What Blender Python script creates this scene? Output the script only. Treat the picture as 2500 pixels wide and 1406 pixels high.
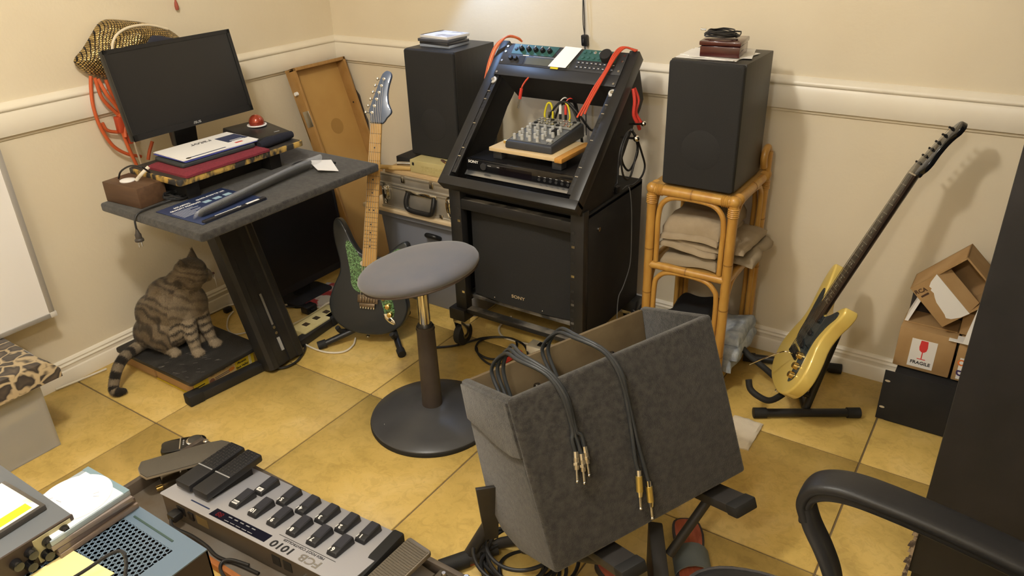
import bpy, bmesh, math, random
from mathutils import Vector as V, Matrix, noise

random.seed(11)
for o in list(bpy.data.objects):
    bpy.data.objects.remove(o)
scene = bpy.context.scene
COL = scene.collection

# ------------------------------------------------------------------ camera
cam_data = bpy.data.cameras.new('camera')
cam = bpy.data.objects.new('camera', cam_data)
COL.objects.link(cam)
cam_data.sensor_width = 36.0
cam_data.lens = 1884.07 * 36.0 / 2500.0
cam_data.clip_start = 0.02
_r = V((0.83139, 0.55496, -0.02855))
_u = V((-0.22942, 0.38957, 0.89196))
_f = V((-0.50612, 0.73502, -0.45120))
CAM = V((2.752, -2.614, 1.562))
cam.matrix_world = Matrix(((_r.x, _u.x, -_f.x, CAM.x), (_r.y, _u.y, -_f.y, CAM.y),
                           (_r.z, _u.z, -_f.z, CAM.z), (0, 0, 0, 1)))
scene.camera = cam

# ------------------------------------------------------------------ world, lights, exposure
world = bpy.data.worlds.new('world')
scene.world = world
world.use_nodes = True
world.node_tree.nodes['Background'].inputs[0].default_value = (1.0, 0.85, 0.62, 1)
world.node_tree.nodes['Background'].inputs[1].default_value = 0.02
scene.view_settings.view_transform = 'Standard'
scene.view_settings.look = 'None'
scene.view_settings.exposure = 0.0
scene.view_settings.gamma = 1.0
scene.view_settings.use_curve_mapping = False


def lamp(name, kind, loc, energy, color, size, rot=None):
    d = bpy.data.lights.new(name, kind)
    d.energy = energy
    d.color = color
    if kind == 'AREA':
        d.size = size
    else:
        d.shadow_soft_size = size
    o = bpy.data.objects.new(name, d)
    COL.objects.link(o)
    o.location = loc
    if rot:
        o.rotation_euler = rot
    return o


lamp('ceiling_bulb', 'POINT', (1.60, -2.05, 2.27), 65, (1.0, 0.95, 0.86), 0.075)
lamp('ceiling_bulb', 'POINT', (2.55, -3.25, 2.27), 36, (1.0, 0.95, 0.86), 0.075)
clip_bulb = lamp('clip_lamp_bulb', 'SPOT', (0.866, -0.246, 1.478), 7.0, (0.34, 0.56, 1.0), 0.03)
clip_bulb.data.spot_size = math.radians(156)
clip_bulb.data.spot_blend = 0.18
CLIP_AXIS = V((0.60, -0.20, -0.77)).normalized()
clip_bulb.rotation_euler = CLIP_AXIS.to_track_quat('-Z', 'Y').to_euler()

# ------------------------------------------------------------------ materials
MATS = {}


def nodes_of(m):
    return m.node_tree.nodes, m.node_tree.links


def mat(name, col, rough=0.5, metal=0.0, col2=None, vs=20.0, vdetail=4.0, lo=0.35, hi=0.65, bump=0.0, bs=None,
        coat=0.0, trans=0.0, alpha=1.0, ior=1.45, spec=0.5, emit=0.0, stretch=None, bdist=0.002, sheen=0.0, rnd=0.0):
    """Principled material; col2 mixes in through noise; bump through a second noise."""
    if name in MATS:
        return MATS[name]
    m = bpy.data.materials.new(name)
    m.use_nodes = True
    n, l = nodes_of(m)
    b = n['Principled BSDF']
    b.inputs['Base Color'].default_value = (*col, 1)
    b.inputs['Roughness'].default_value = rough
    b.inputs['Metallic'].default_value = metal
    b.inputs['IOR'].default_value = ior
    b.inputs['Specular IOR Level'].default_value = spec
    b.inputs['Coat Weight'].default_value = coat
    b.inputs['Transmission Weight'].default_value = trans
    b.inputs['Alpha'].default_value = alpha
    b.inputs['Sheen Weight'].default_value = sheen
    if emit:
        b.inputs['Emission Color'].default_value = (*col, 1)
        b.inputs['Emission Strength'].default_value = emit
    vec = None
    if col2 or bump:
        tc = n.new('ShaderNodeTexCoord')
        vec = tc.outputs['Object']
        if stretch:
            mp = n.new('ShaderNodeMapping')
            mp.inputs['Scale'].default_value = stretch
            l.new(vec, mp.inputs['Vector'])
            vec = mp.outputs['Vector']
    if col2:
        t = n.new('ShaderNodeTexNoise')
        t.inputs['Scale'].default_value = vs
        t.inputs['Detail'].default_value = vdetail
        l.new(vec, t.inputs['Vector'])
        r = n.new('ShaderNodeValToRGB')
        r.color_ramp.elements[0].position = lo
        r.color_ramp.elements[1].position = hi
        r.color_ramp.elements[0].color = (*col, 1)
        r.color_ramp.elements[1].color = (*col2, 1)
        l.new(t.outputs['Fac'], r.inputs['Fac'])
        out = r.outputs['Color']
        if rnd:
            oi = n.new('ShaderNodeObjectInfo')
            mr = n.new('ShaderNodeMapRange')
            mr.inputs['To Min'].default_value = 1 - rnd
            mr.inputs['To Max'].default_value = 1 + rnd
            l.new(oi.outputs['Random'], mr.inputs['Value'])
            hs = n.new('ShaderNodeHueSaturation')
            l.new(mr.outputs['Result'], hs.inputs['Value'])
            l.new(out, hs.inputs['Color'])
            out = hs.outputs['Color']
        l.new(out, b.inputs['Base Color'])
    if bump:
        t2 = n.new('ShaderNodeTexNoise')
        t2.inputs['Scale'].default_value = bs or vs * 4
        t2.inputs['Detail'].default_value = 3
        l.new(vec, t2.inputs['Vector'])
        bp = n.new('ShaderNodeBump')
        bp.inputs['Strength'].default_value = bump
        bp.inputs['Distance'].default_value = bdist
        l.new(t2.outputs['Fac'], bp.inputs['Height'])
        l.new(bp.outputs['Normal'], b.inputs['Normal'])
    MATS[name] = m
    return m


# ------------------------------------------------------------------ mesh helpers
class MB:
    def __init__(self, M=None):
        self.v, self.f, self.M = [], [], M

    def add(self, vs, fs):
        k = len(self.v)
        self.v += [(self.M @ V(p)) if self.M else V(p) for p in vs]
        self.f += [tuple(i + k for i in f) for f in fs]
        return self

    def box(self, x0, x1, y0, y1, z0, z1):
        return self.add([(x0, y0, z0), (x1, y0, z0), (x1, y1, z0), (x0, y1, z0), (x0, y0, z1), (x1, y0, z1), (x1, y1, z1), (x0, y1, z1)],
                        [(3, 2, 1, 0), (4, 5, 6, 7), (0, 1, 5, 4), (1, 2, 6, 5), (2, 3, 7, 6), (3, 0, 4, 7)])

    def cbox(self, c, s):
        return self.box(c[0] - s[0] / 2, c[0] + s[0] / 2, c[1] - s[1] / 2, c[1] + s[1] / 2, c[2] - s[2] / 2, c[2] + s[2] / 2)

    def hexa(self, bot, top):
        """eight corners: bot 4 ccw seen from above, top 4"""
        return self.add(list(bot) + list(top), [(3, 2, 1, 0), (4, 5, 6, 7), (0, 1, 5, 4), (1, 2, 6, 5), (2, 3, 7, 6), (3, 0, 4, 7)])

    def prism(self, poly, a, b, fn):
        """poly 2-D ccw; fn(u,v,w) -> xyz; extruded w from a to b"""
        n = len(poly)
        vs = [fn(u, v, a) for u, v in poly] + [fn(u, v, b) for u, v in poly]
        fs = [tuple(range(n - 1, -1, -1)), tuple(range(n, 2 * n))]
        fs += [(i, (i + 1) % n, n + (i + 1) % n, n + i) for i in range(n)]
        return self.add(vs, fs)

    def ring_loft(self, rings, caps=True, closed=False):
        n = len(rings[0])
        vs = [p for r in rings for p in r]
        fs = []
        m = len(rings)
        for i in range(m if closed else m - 1):
            j = (i + 1) % m
            for k in range(n):
                q = (k + 1) % n
                fs.append((i * n + k, i * n + q, j * n + q, j * n + k))
        if caps and not closed:
            fs.append(tuple(range(n - 1, -1, -1)))
            fs.append(tuple((m - 1) * n + k for k in range(n)))
        return self.add(vs, fs)

    def cyl(self, p0, p1, r0, r1=None, n=16, caps=True):
        r1 = r0 if r1 is None else r1
        p0, p1 = V(p0), V(p1)
        d = (p1 - p0).normalized()
        a = d.orthogonal().normalized()
        b = d.cross(a)
        ring = lambda p, r: [p + (a * math.cos(t) + b * math.sin(t)) * r for t in [2 * math.pi * k / n for k in range(n)]]
        return self.ring_loft([ring(p0, r0), ring(p1, r1)], caps)

    def tube(self, pts, r, n=8, smooth=4, closed=False, radii=None, flat=1.0):
        if smooth > 1:
            pts, radii = spline(pts, smooth, closed, radii)
        pts = [V(p) for p in pts]
        m = len(pts)
        rings = []
        prev = None
        for i in range(m):
            if closed:
                d = pts[(i + 1) % m] - pts[i - 1]
            else:
                d = pts[min(i + 1, m - 1)] - pts[max(i - 1, 0)]
            if d.length < 1e-9:
                d = V((0, 0, 1))
            d.normalize()
            if prev is None:
                a = d.orthogonal().normalized()
            else:
                a = prev - d * prev.dot(d)
                a = a.normalized() if a.length > 1e-6 else d.orthogonal().normalized()
            prev = a
            b = d.cross(a)
            rr = radii[i] if radii else r
            rings.append([pts[i] + (a * math.cos(t) + b * math.sin(t) * flat) * rr for t in [2 * math.pi * k / n for k in range(n)]])
        return self.ring_loft(rings, True, closed)

    def lathe(self, prof, c=(0, 0, 0), n=32, axis=None, caps=True):
        """prof list of (r, h) from bottom to top about axis through c"""
        ax = V(axis or (0, 0, 1)).normalized()
        a = ax.orthogonal().normalized()
        b = ax.cross(a)
        c = V(c)
        rings = [[c + ax * h + (a * math.cos(t) + b * math.sin(t)) * max(r, 1e-4) for t in [2 * math.pi * k / n for k in range(n)]] for r, h in prof]
        return self.ring_loft(rings, caps, not caps)

    def ball(self, c, r, n=16, R=None):
        if not hasattr(r, '__len__'):
            r = (r, r, r)
        m = max(6, n // 2)
        rings = []
        for i in range(1, m):
            th = math.pi * i / m
            ring = []
            for k in range(n):
                ph = 2 * math.pi * k / n
                p = V((r[0] * math.sin(th) * math.cos(ph), r[1] * math.sin(th) * math.sin(ph), -r[2] * math.cos(th)))
                ring.append(V(c) + (R @ p if R else p))
            rings.append(ring)
        k = len(self.v)
        self.ring_loft(rings, True)
        return self

    def build(self, name, m, parent=None, bevel=0.0, seg=2, smooth=True, ang=40, loc=None, rot=None, fix=True):
        me = bpy.data.meshes.new(name)
        bm = bmesh.new()
        bv = [bm.verts.new(p) for p in self.v]
        for f in self.f:
            try:
                bm.faces.new([bv[i] for i in f])
            except ValueError:
                pass
        if fix:
            bmesh.ops.recalc_face_normals(bm, faces=bm.faces)
        if bevel > 0:
            ed = [e for e in bm.edges if len(e.link_faces) == 2 and e.calc_face_angle(0) > math.radians(28)]
            bmesh.ops.bevel(bm, geom=ed, offset=bevel, segments=seg, affect='EDGES', profile=0.5, clamp_overlap=True)
        bm.to_mesh(me)
        bm.free()
        if smooth:
            me.polygons.foreach_set('use_smooth', [True] * len(me.polygons))
            me.set_sharp_from_angle(angle=math.radians(ang))
        me.materials.append(m)
        o = bpy.data.objects.new(name, me)
        COL.objects.link(o)
        if parent:
            o.parent = parent
        if loc:
            o.location = loc
        if rot is not None:
            o.rotation_euler = rot if not isinstance(rot, Matrix) else rot.to_euler()
        return o


def spline(pts, k, closed=False, radii=None):
    pts = [V(p) for p in pts]
    n = len(pts)
    out, ro = [], []
    rng = range(n) if closed else range(n - 1)
    for i in rng:
        p1, p2 = pts[i], pts[(i + 1) % n]
        p0 = pts[i - 1] if (closed or i > 0) else p1 * 2 - p2
        p3 = pts[(i + 2) % n] if (closed or i + 2 < n) else p2 * 2 - p1
        for j in range(k):
            t = j / k
            out.append(0.5 * ((2 * p1) + (p2 - p0) * t + (2 * p0 - 5 * p1 + 4 * p2 - p3) * t * t + (3 * p1 - p0 - 3 * p2 + p3) * t ** 3))
            if radii:
                ro.append(radii[i] * (1 - t) + radii[(i + 1) % n] * t)
    if not closed:
        out.append(pts[-1])
        if radii:
            ro.append(radii[-1])
    return out, (ro if radii else None)


def spline2(poly, k):
    p, _ = spline([V((a, b, 0)) for a, b in poly], k, True)
    return [(q.x, q.y) for q in p]


def round_rect(x0, x1, y0, y1, r, n=5):
    out = []
    for cx, cy, a0 in ((x1 - r, y0 + r, -90), (x1 - r, y1 - r, 0), (x0 + r, y1 - r, 90), (x0 + r, y0 + r, 180)):
        for k in range(n + 1):
            a = math.radians(a0 + 90 * k / n)
            out.append((cx + r * math.cos(a), cy + r * math.sin(a)))
    return out


XY = lambda u, v, w: (u, v, w)
YZ = lambda u, v, w: (w, u, v)
XZ = lambda u, v, w: (u, w, v)


def tag(o, label=None, cat=None, group=None, kind=None):
    if label:
        o['label'] = label
    if cat:
        o['category'] = cat
    if group:
        o['group'] = group
    if kind:
        o['kind'] = kind
    return o


def thing(name, label, cat, loc=(0, 0, 0), rot=None, group=None):
    o = bpy.data.objects.new(name, None)
    o.empty_display_size = 0.05
    COL.objects.link(o)
    o.location = loc
    if rot is not None:
        if isinstance(rot, Matrix):
            o.matrix_world = Matrix.Translation(V(loc)) @ rot.to_4x4()
        else:
            o.rotation_euler = (0, 0, rot)
    return tag(o, label, cat, group)


def copy_tree(o, parent=None):
    c = o.copy()
    COL.objects.link(c)
    if parent:
        c.parent = parent
    for ch in list(o.children):
        copy_tree(ch, c)
    return c


def basis(x, y):
    x = V(x).normalized()
    y = V(y)
    y = (y - x * x.dot(y)).normalized()
    z = x.cross(y)
    return Matrix((x, y, z)).transposed()


def text(body, size, m, parent, at, x, y, name='lettering', depth=0.0004, align='CENTER', width=1.0, shear=0.0, bold=0.0):
    cu = bpy.data.curves.new('t', 'FONT')
    cu.body = body
    cu.size = size
    cu.extrude = depth
    cu.align_x = align
    cu.align_y = 'CENTER'
    cu.shear = shear
    cu.offset = bold
    cu.resolution_u = 3
    ob = bpy.data.objects.new('t', cu)
    COL.objects.link(ob)
    me = bpy.data.meshes.new_from_object(ob)
    bpy.data.objects.remove(ob)
    me.name = name
    if width != 1.0:
        me.transform(Matrix.Diagonal((width, 1, 1, 1)))
    me.materials.clear()
    me.materials.append(m)
    o = bpy.data.objects.new(name, me)
    COL.objects.link(o)
    o.parent = parent
    o.matrix_local = Matrix.Translation(V(at)) @ basis(x, y).to_4x4()
    return o


def fuzz(src, name, m, count, length, width, lay=0.6, seed=1, flow=None, colfn=None):
    """short fibres standing on the surface of src, one mesh of thin blades; child of src"""
    rng = random.Random(seed)
    me = src.data
    me.calc_loop_triangles()
    tris = me.loop_triangles
    vs = [v.co.copy() for v in me.vertices]
    acc, tot = [], 0.0
    for t in tris:
        tot += t.area
        acc.append(tot)
    import bisect
    pv, pf, cols = [], [], []
    for i in range(count):
        t = tris[min(bisect.bisect(acc, rng.random() * tot), len(tris) - 1)]
        a, b = rng.random(), rng.random()
        if a + b > 1:
            a, b = 1 - a, 1 - b
        p = vs[t.vertices[0]] * (1 - a - b) + vs[t.vertices[1]] * a + vs[t.vertices[2]] * b
        nn = V(t.normal)
        tan = V((rng.uniform(-1, 1), rng.uniform(-1, 1), rng.uniform(-1, 1)))
        if flow:
            tan = flow(p) + tan * 0.35
        tan = tan - nn * nn.dot(tan)
        if tan.length < 1e-4:
            continue
        tan.normalize()
        d = (nn * (1 - lay) + tan * lay).normalized() * length * rng.uniform(0.6, 1.3)
        s = d.cross(nn)
        if s.length < 1e-6:
            continue
        s = s.normalized() * width
        k = len(pv)
        base = p - nn * 0.001
        pv += [base - s, base + s, base + d]
        pf.append((k, k + 1, k + 2))
        if colfn:
            cols.append(colfn(p))
    nm = bpy.data.meshes.new(name)
    nm.from_pydata(pv, [], pf)
    if colfn:
        at = nm.color_attributes.new('fur', 'FLOAT_COLOR', 'POINT')
        flat = []
        for c in cols:
            flat += [*c, 1] * 3
        at.data.foreach_set('color', flat)
    nm.materials.append(m)
    o = bpy.data.objects.new(name, nm)
    COL.objects.link(o)
    o.parent = src.parent if src.parent else src
    o['kind'] = 'stuff'
    return o


def inflate(outline, thick, fn, rings=7, wr=0.0, ws=25.0, seed=0.0):
    """pillow-like closed shell over a 2-D outline; fn(u,v,w) -> xyz"""
    cx = sum(p[0] for p in outline) / len(outline)
    cy = sum(p[1] for p in outline) / len(outline)
    m = MB()
    top, bot = [], []
    for k in range(rings + 1):
        s = math.cos(math.pi / 2 * k / rings) if k < rings else 0.02
        h = thick * math.sin(math.pi / 2 * k / rings)
        rt, rb = [], []
        for u, v in outline:
            x, y = cx + (u - cx) * s, cy + (v - cy) * s
            w = wr * noise.noise(V((x * ws, y * ws, seed))) * min(1.0, k / 2)
            rt.append(fn(x, y, h + w))
            rb.append(fn(x, y, -h * 0.25))
        top.append(rt)
        bot.append(rb)
    m.ring_loft(list(reversed(bot[1:])) + top, True)
    return m


def soft_slab(x0, x1, y0, y1, z0, z1, nx=14, ny=14, wr=0.004, ws=18.0, seed=0.0, sag=None, fold=0.0):
    """cloth-like slab with wavy top and rounded rim"""
    m = MB()
    g = []
    for j in range(ny + 1):
        for i in range(nx + 1):
            u, v = i / nx, j / ny
            x, y = x0 + (x1 - x0) * u, y0 + (y1 - y0) * v
            e = min(u, 1 - u, v, 1 - v) * max(nx, ny) / 2
            edge = math.sqrt(max(0.0, 1 - (1 - min(1, e)) ** 2))
            w = wr * noise.noise(V((x * ws, y * ws, seed)))
            g.append((x + wr * noise.noise(V((y * ws, seed, 3))), y + wr * noise.noise(V((x * ws, seed, 7))), z0 + (z1 - z0) * (0.45 + 0.55 * edge) + w + (sag(x, y) if sag else 0)))
    N = (nx + 1) * (ny + 1)
    b = [(p[0], p[1], z0 + (sag(p[0], p[1]) if sag else 0)) for p in g]
    vs = g + b
    fs = []
    idx = lambda i, j: j * (nx + 1) + i
    for j in range(ny):
        for i in range(nx):
            fs.append((idx(i, j), idx(i + 1, j), idx(i + 1, j + 1), idx(i, j + 1)))
            fs.append((N + idx(i, j + 1), N + idx(i + 1, j + 1), N + idx(i + 1, j), N + idx(i, j)))
    rim = [idx(i, 0) for i in range(nx)] + [idx(nx, j) for j in range(ny)] + [idx(i, ny) for i in range(nx, 0, -1)] + [idx(0, j) for j in range(ny, 0, -1)]
    for a, c in zip(rim, rim[1:] + rim[:1]):
        fs.append((a, N + a, N + c, c))
    return m.add(vs, fs)
PTS = {
    'cord_a': [(0.035,-1.182,1.056),(0.035,-1.193,1.016),(0.035,-1.202,0.955),(0.035,-1.197,0.881),(0.035,-1.171,0.808),(0.035,-1.127,0.765),(0.035,-1.076,0.741)],
    'cord_b': [(0.045,-1.175,1.049),(0.045,-1.172,0.992),(0.045,-1.157,0.953),(0.045,-1.128,0.91),(0.045,-1.118,0.878),(0.045,-1.125,0.843)],
    'cord_c': [(0.05,-1.142,1.036),(0.05,-1.137,1.0),(0.05,-1.124,0.954),(0.05,-1.123,0.917),(0.05,-1.131,0.867),(0.05,-1.126,0.805),(0.05,-1.113,0.733),(0.05,-1.109,0.711)],
    'cord_d': [(0.04,-1.117,1.03),(0.04,-1.114,0.98),(0.04,-1.112,0.936),(0.04,-1.112,0.861),(0.04,-1.1,0.828)],
    'cord_e': [(0.03,-1.184,0.892),(0.03,-1.173,0.863),(0.03,-1.134,0.847),(0.03,-1.099,0.845)],
    'cord_f': [(0.06,-1.033,0.791),(0.06,-1.054,0.757),(0.06,-1.067,0.729)],
    'white_cord': [(0.055,-1.109,1.03),(0.055,-1.114,0.988),(0.055,-1.121,0.947),(0.055,-1.112,0.893),(0.055,-1.102,0.831),(0.055,-1.098,0.768),(0.055,-1.094,0.72)],
    'strap': [(0.12,-1.143,1.145),(0.12,-1.133,1.17),(0.12,-1.108,1.193),(0.12,-1.067,1.206),(0.12,-1.013,1.207),(0.12,-0.968,1.198),(0.12,-0.924,1.181)],
    'bag_outline': [(0.01,-1.222,1.112),(0.01,-1.181,1.146),(0.01,-1.141,1.184),(0.01,-1.107,1.216),(0.01,-1.074,1.227),(0.01,-1.025,1.22),(0.01,-0.959,1.205),(0.01,-0.883,1.181),(0.01,-0.835,1.154),(0.01,-0.809,1.119),(0.01,-0.829,1.058),(0.01,-0.902,0.979),(0.01,-1.009,0.99),(0.01,-1.098,1.017),(0.01,-1.164,1.051),(0.01,-1.201,1.075)],
    'flap_outline': [(0.09,-1.129,1.127),(0.09,-1.114,1.158),(0.09,-1.085,1.181),(0.09,-1.044,1.193),(0.09,-0.982,1.193),(0.09,-0.914,1.172),(0.09,-0.878,1.147),(0.09,-0.868,1.134),(0.09,-0.904,1.145),(0.09,-0.946,1.157),(0.09,-0.99,1.161),(0.09,-1.017,1.151),(0.09,-1.041,1.12)],
    'lining': [(0.1,-1.047,1.121),(0.1,-1.025,1.155),(0.1,-0.99,1.172),(0.1,-0.94,1.16),(0.1,-0.891,1.14),(0.1,-0.901,1.12)],
    'tassel': [(0.02,-0.787,1.259),(0.02,-0.784,1.247),(0.02,-0.777,1.237),(0.02,-0.771,1.228)],
    'mail': [(0.293,-1.182,0.825),(0.479,-1.186,0.825),(0.514,-0.907,0.825),(0.327,-0.887,0.825)],
    'brochure': [(0.502,-1.338,0.703),(0.731,-1.343,0.703),(0.747,-1.09,0.703),(0.526,-1.071,0.703)],
    'bagpts': [(0.67,-1.311,0.715),(0.718,-1.315,0.715),(0.672,-0.75,0.715),(0.545,-0.741,0.715)],
    'headercard': [(0.589,-0.754,0.73),(0.587,-0.716,0.73),(0.762,-0.743,0.73),(0.75,-0.793,0.73)],
    'maroon': [(0.295,-1.221,0.8),(0.558,-1.248,0.8),(0.508,-0.871,0.8),(0.259,-0.839,0.8)],
    'tblbox': [(0.227,-0.837,0.8),(0.509,-0.894,0.8),(0.496,-0.745,0.8),(0.255,-0.71,0.8)],
    'plugcord': [(0.46,-1.264,0.709),(0.46,-1.303,0.703),(0.46,-1.339,0.694),(0.46,-1.359,0.686),(0.46,-1.368,0.661)],
    'boxcable1': [(0.292,-1.317,0.77),(0.324,-1.32,0.8),(0.394,-1.323,0.83),(0.439,-1.313,0.83),(0.417,-1.278,0.8)],
    'boxcable2': [(0.368,-1.303,0.77),(0.382,-1.287,0.79),(0.394,-1.263,0.81)],
    'magazine': [(0.154,-0.636,0.015),(0.236,-0.643,0.015),(0.292,-0.459,0.015),(0.202,-0.423,0.015)],
    'wcable1': [(-0.011,-0.989,0.006),(0.01,-0.917,0.006),(0.031,-0.848,0.006),(0.079,-0.797,0.006),(0.236,-0.726,0.006),(0.27,-0.639,0.006),(0.296,-0.541,0.006),(0.325,-0.467,0.006)],
    'wcable2': [(0.379,-0.83,0.006),(0.407,-0.765,0.006),(0.461,-0.7,0.006),(0.508,-0.663,0.006)],
    'wcable3': [(0.514,-0.897,0.006),(0.612,-0.912,0.006),(0.696,-0.905,0.006),(0.747,-0.867,0.006),(0.742,-0.812,0.006),(0.712,-0.768,0.006)],
    'bcable1': [(0.248,-0.737,0.008),(0.31,-0.7,0.008),(0.38,-0.645,0.008),(0.449,-0.591,0.008)],
    'bcable_desk': [(0.58,-1.099,0.008),(0.633,-1.076,0.008),(0.645,-1.025,0.008),(0.624,-0.969,0.008),(0.587,-0.92,0.008),(0.537,-0.895,0.008)],
    'wcable0': [(0.098,-0.878,0.008),(0.125,-0.925,0.008),(0.194,-0.985,0.008),(0.259,-1.005,0.008),(0.294,-0.972,0.008),(0.312,-0.934,0.008)],
    'basecord': [(0.02,-1.611,0.006),(0.039,-1.521,0.006),(0.052,-1.431,0.006)],
    'gsA': [(0.646,-0.888,0.015),(0.604,-0.754,0.015),(0.964,-0.753,0.015),(0.885,-0.586,0.015)],
    'deskfoot': [(0.531,-1.394,0.018),(0.602,-1.046,0.018),(0.546,-0.902,0.018),(0.544,-0.708,0.018)],
    'coil1': [(1.032,-0.659,0.006),(1.089,-0.607,0.006),(1.124,-0.546,0.006),(1.151,-0.501,0.006),(1.203,-0.462,0.006),(1.263,-0.448,0.006),(1.301,-0.487,0.006),(1.318,-0.547,0.006),(1.283,-0.606,0.006),(1.236,-0.62,0.006),(1.182,-0.594,0.006),(1.157,-0.537,0.006),(1.18,-0.486,0.006),(1.238,-0.456,0.006),(1.311,-0.463,0.006),(1.361,-0.504,0.006),(1.393,-0.553,0.006)],
    'coil2': [(1.199,-0.595,0.006),(1.248,-0.623,0.006),(1.296,-0.638,0.006),(1.319,-0.625,0.006)],
    'plugred': [(1.322,-0.63,0.01),(1.327,-0.6,0.01),(1.336,-0.502,0.01)],
    'wcord_rack': [(1.146,-0.373,0.006),(1.172,-0.416,0.006),(1.213,-0.448,0.006),(1.269,-0.444,0.006),(1.318,-0.43,0.006)],
    'swcord': [(1.311,-0.012,1.279),(1.315,-0.012,1.224),(1.32,-0.012,1.153),(1.321,-0.012,1.096),(1.323,-0.012,1.064),(1.325,-0.012,1.023),(1.329,-0.012,0.886),(1.334,-0.012,0.728)],
    'swbody': [(1.323,-0.02,1.1),(1.331,-0.02,1.066)],
    'orL1': [(1.072,-0.27,0.987),(1.074,-0.25,1.013),(1.107,-0.25,1.074),(1.14,-0.25,1.105),(1.176,-0.25,1.106)],
    'orL2': [(1.069,-0.27,0.98),(1.083,-0.25,1.029),(1.119,-0.25,1.089),(1.158,-0.25,1.107)],
    'orR1': [(1.616,-0.24,1.098),(1.604,-0.24,1.104),(1.59,-0.24,1.094),(1.573,-0.24,1.053),(1.559,-0.24,1.011),(1.548,-0.24,0.976),(1.54,-0.24,0.947),(1.539,-0.24,0.919)],
    'orR2': [(1.627,-0.25,1.098),(1.606,-0.25,1.104),(1.583,-0.25,1.082),(1.567,-0.25,1.03),(1.562,-0.25,0.993),(1.56,-0.25,0.961)],
    'redback': [(1.66,-0.3,0.998),(1.66,-0.292,0.95),(1.66,-0.291,0.909),(1.66,-0.273,0.878),(1.66,-0.26,0.849)],
    'orjack': [(1.272,-0.35,0.992),(1.268,-0.35,0.97),(1.254,-0.35,0.933),(1.242,-0.35,0.9)],
    'yel1': [(1.307,-0.24,0.814),(1.305,-0.24,0.849),(1.316,-0.24,0.883),(1.33,-0.24,0.886),(1.338,-0.24,0.86),(1.338,-0.24,0.83)],
    'yel2': [(1.403,-0.24,0.821),(1.409,-0.24,0.847),(1.402,-0.24,0.882),(1.389,-0.24,0.898)],
    'mbl1': [(1.324,-0.24,0.829),(1.342,-0.24,0.868),(1.372,-0.24,0.896),(1.405,-0.24,0.894),(1.447,-0.24,0.858),(1.471,-0.2,0.8),(1.474,-0.15,0.796)],
    'mbl2': [(1.336,-0.22,0.818),(1.347,-0.22,0.857),(1.369,-0.22,0.886),(1.403,-0.22,0.878),(1.428,-0.22,0.837),(1.449,-0.22,0.81)],
    'mbl3': [(1.312,-0.1,0.902),(1.335,-0.1,0.856),(1.344,-0.1,0.814),(1.359,-0.1,0.753)],
    'mbl4': [(1.329,-0.1,0.901),(1.347,-0.1,0.83),(1.362,-0.1,0.754)],
    'whiteplug': [(1.372,-0.24,0.891),(1.367,-0.24,0.864),(1.365,-0.24,0.846),(1.365,-0.24,0.819)],
    'redplug': [(1.389,-0.24,0.892),(1.384,-0.24,0.866),(1.382,-0.24,0.845),(1.382,-0.24,0.818)],
    'hangA': [(1.7,-0.348,0.887),(1.7,-0.392,0.877),(1.7,-0.427,0.839),(1.7,-0.437,0.788),(1.7,-0.439,0.733),(1.7,-0.456,0.724)],
    'hangB': [(1.72,-0.39,0.897),(1.72,-0.351,0.863),(1.72,-0.302,0.795),(1.72,-0.274,0.745),(1.72,-0.293,0.714),(1.72,-0.349,0.702),(1.72,-0.396,0.71)],
    'hangC': [(1.7,-0.357,0.886),(1.7,-0.413,0.849),(1.7,-0.408,0.793),(1.7,-0.359,0.749),(1.7,-0.314,0.767),(1.7,-0.292,0.804),(1.7,-0.323,0.86),(1.7,-0.357,0.886)],
    'hangD': [(1.71,-0.363,0.889),(1.71,-0.319,0.826),(1.71,-0.336,0.775),(1.71,-0.368,0.728),(1.71,-0.409,0.74),(1.71,-0.434,0.788),(1.71,-0.433,0.842),(1.71,-0.393,0.888)],
    'hook': [(1.69,-0.363,0.848),(1.69,-0.312,0.867)],
    'thinwire': [(1.65,-0.272,0.652),(1.65,-0.249,0.545),(1.65,-0.24,0.414),(1.65,-0.246,0.334),(1.65,-0.295,0.271),(1.65,-0.333,0.236)],
    'sandal1': [(2.186,-1.025,0.03),(2.25,-1.041,0.03),(2.279,-1.136,0.03),(2.295,-1.223,0.03),(2.238,-1.251,0.03),(2.197,-1.119,0.03)],
    'sandal2': [(2.067,-1.235,0.03),(2.118,-1.168,0.03),(2.201,-1.193,0.03),(2.198,-1.285,0.03),(2.079,-1.303,0.03)],
    'cableheap': [(1.882,-1.483,0.03),(1.939,-1.399,0.03),(1.88,-1.387,0.03)],
    'legs': [(1.761,-1.525,0.02),(1.815,-1.399,0.02),(1.805,-1.368,0.12),(1.908,-1.451,0.3)],
    'swab': [(2.168,-0.476,0.005),(2.259,-0.48,0.005),(2.253,-0.632,0.005),(2.223,-0.639,0.005)],
    'fcb': [(0.944,-1.551,0.06),(1.615,-1.557,0.06),(1.121,-1.557,0.06)],
    'greypedal': [(0.811,-1.74,0.1),(0.893,-1.742,0.1),(0.993,-1.567,0.1),(0.89,-1.549,0.1)],
    'smallpedal': [(0.687,-1.606,0.035),(0.742,-1.632,0.035),(0.789,-1.531,0.035),(0.723,-1.516,0.035)],
    'wah': [(1.668,-1.567,0.12),(1.739,-1.568,0.12),(1.704,-1.724,0.12),(1.636,-1.73,0.12)],
    'wahb': [(1.714,-1.547,0.05),(1.802,-1.548,0.05),(1.728,-1.505,0.05)],
    'board': [(0.693,-1.911,0.03),(0.824,-1.759,0.03),(1.208,-1.817,0.03),(1.388,-1.804,0.03),(1.091,-1.538,0.03),(1.59,-1.534,0.03),(1.78,-1.539,0.03)],
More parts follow.
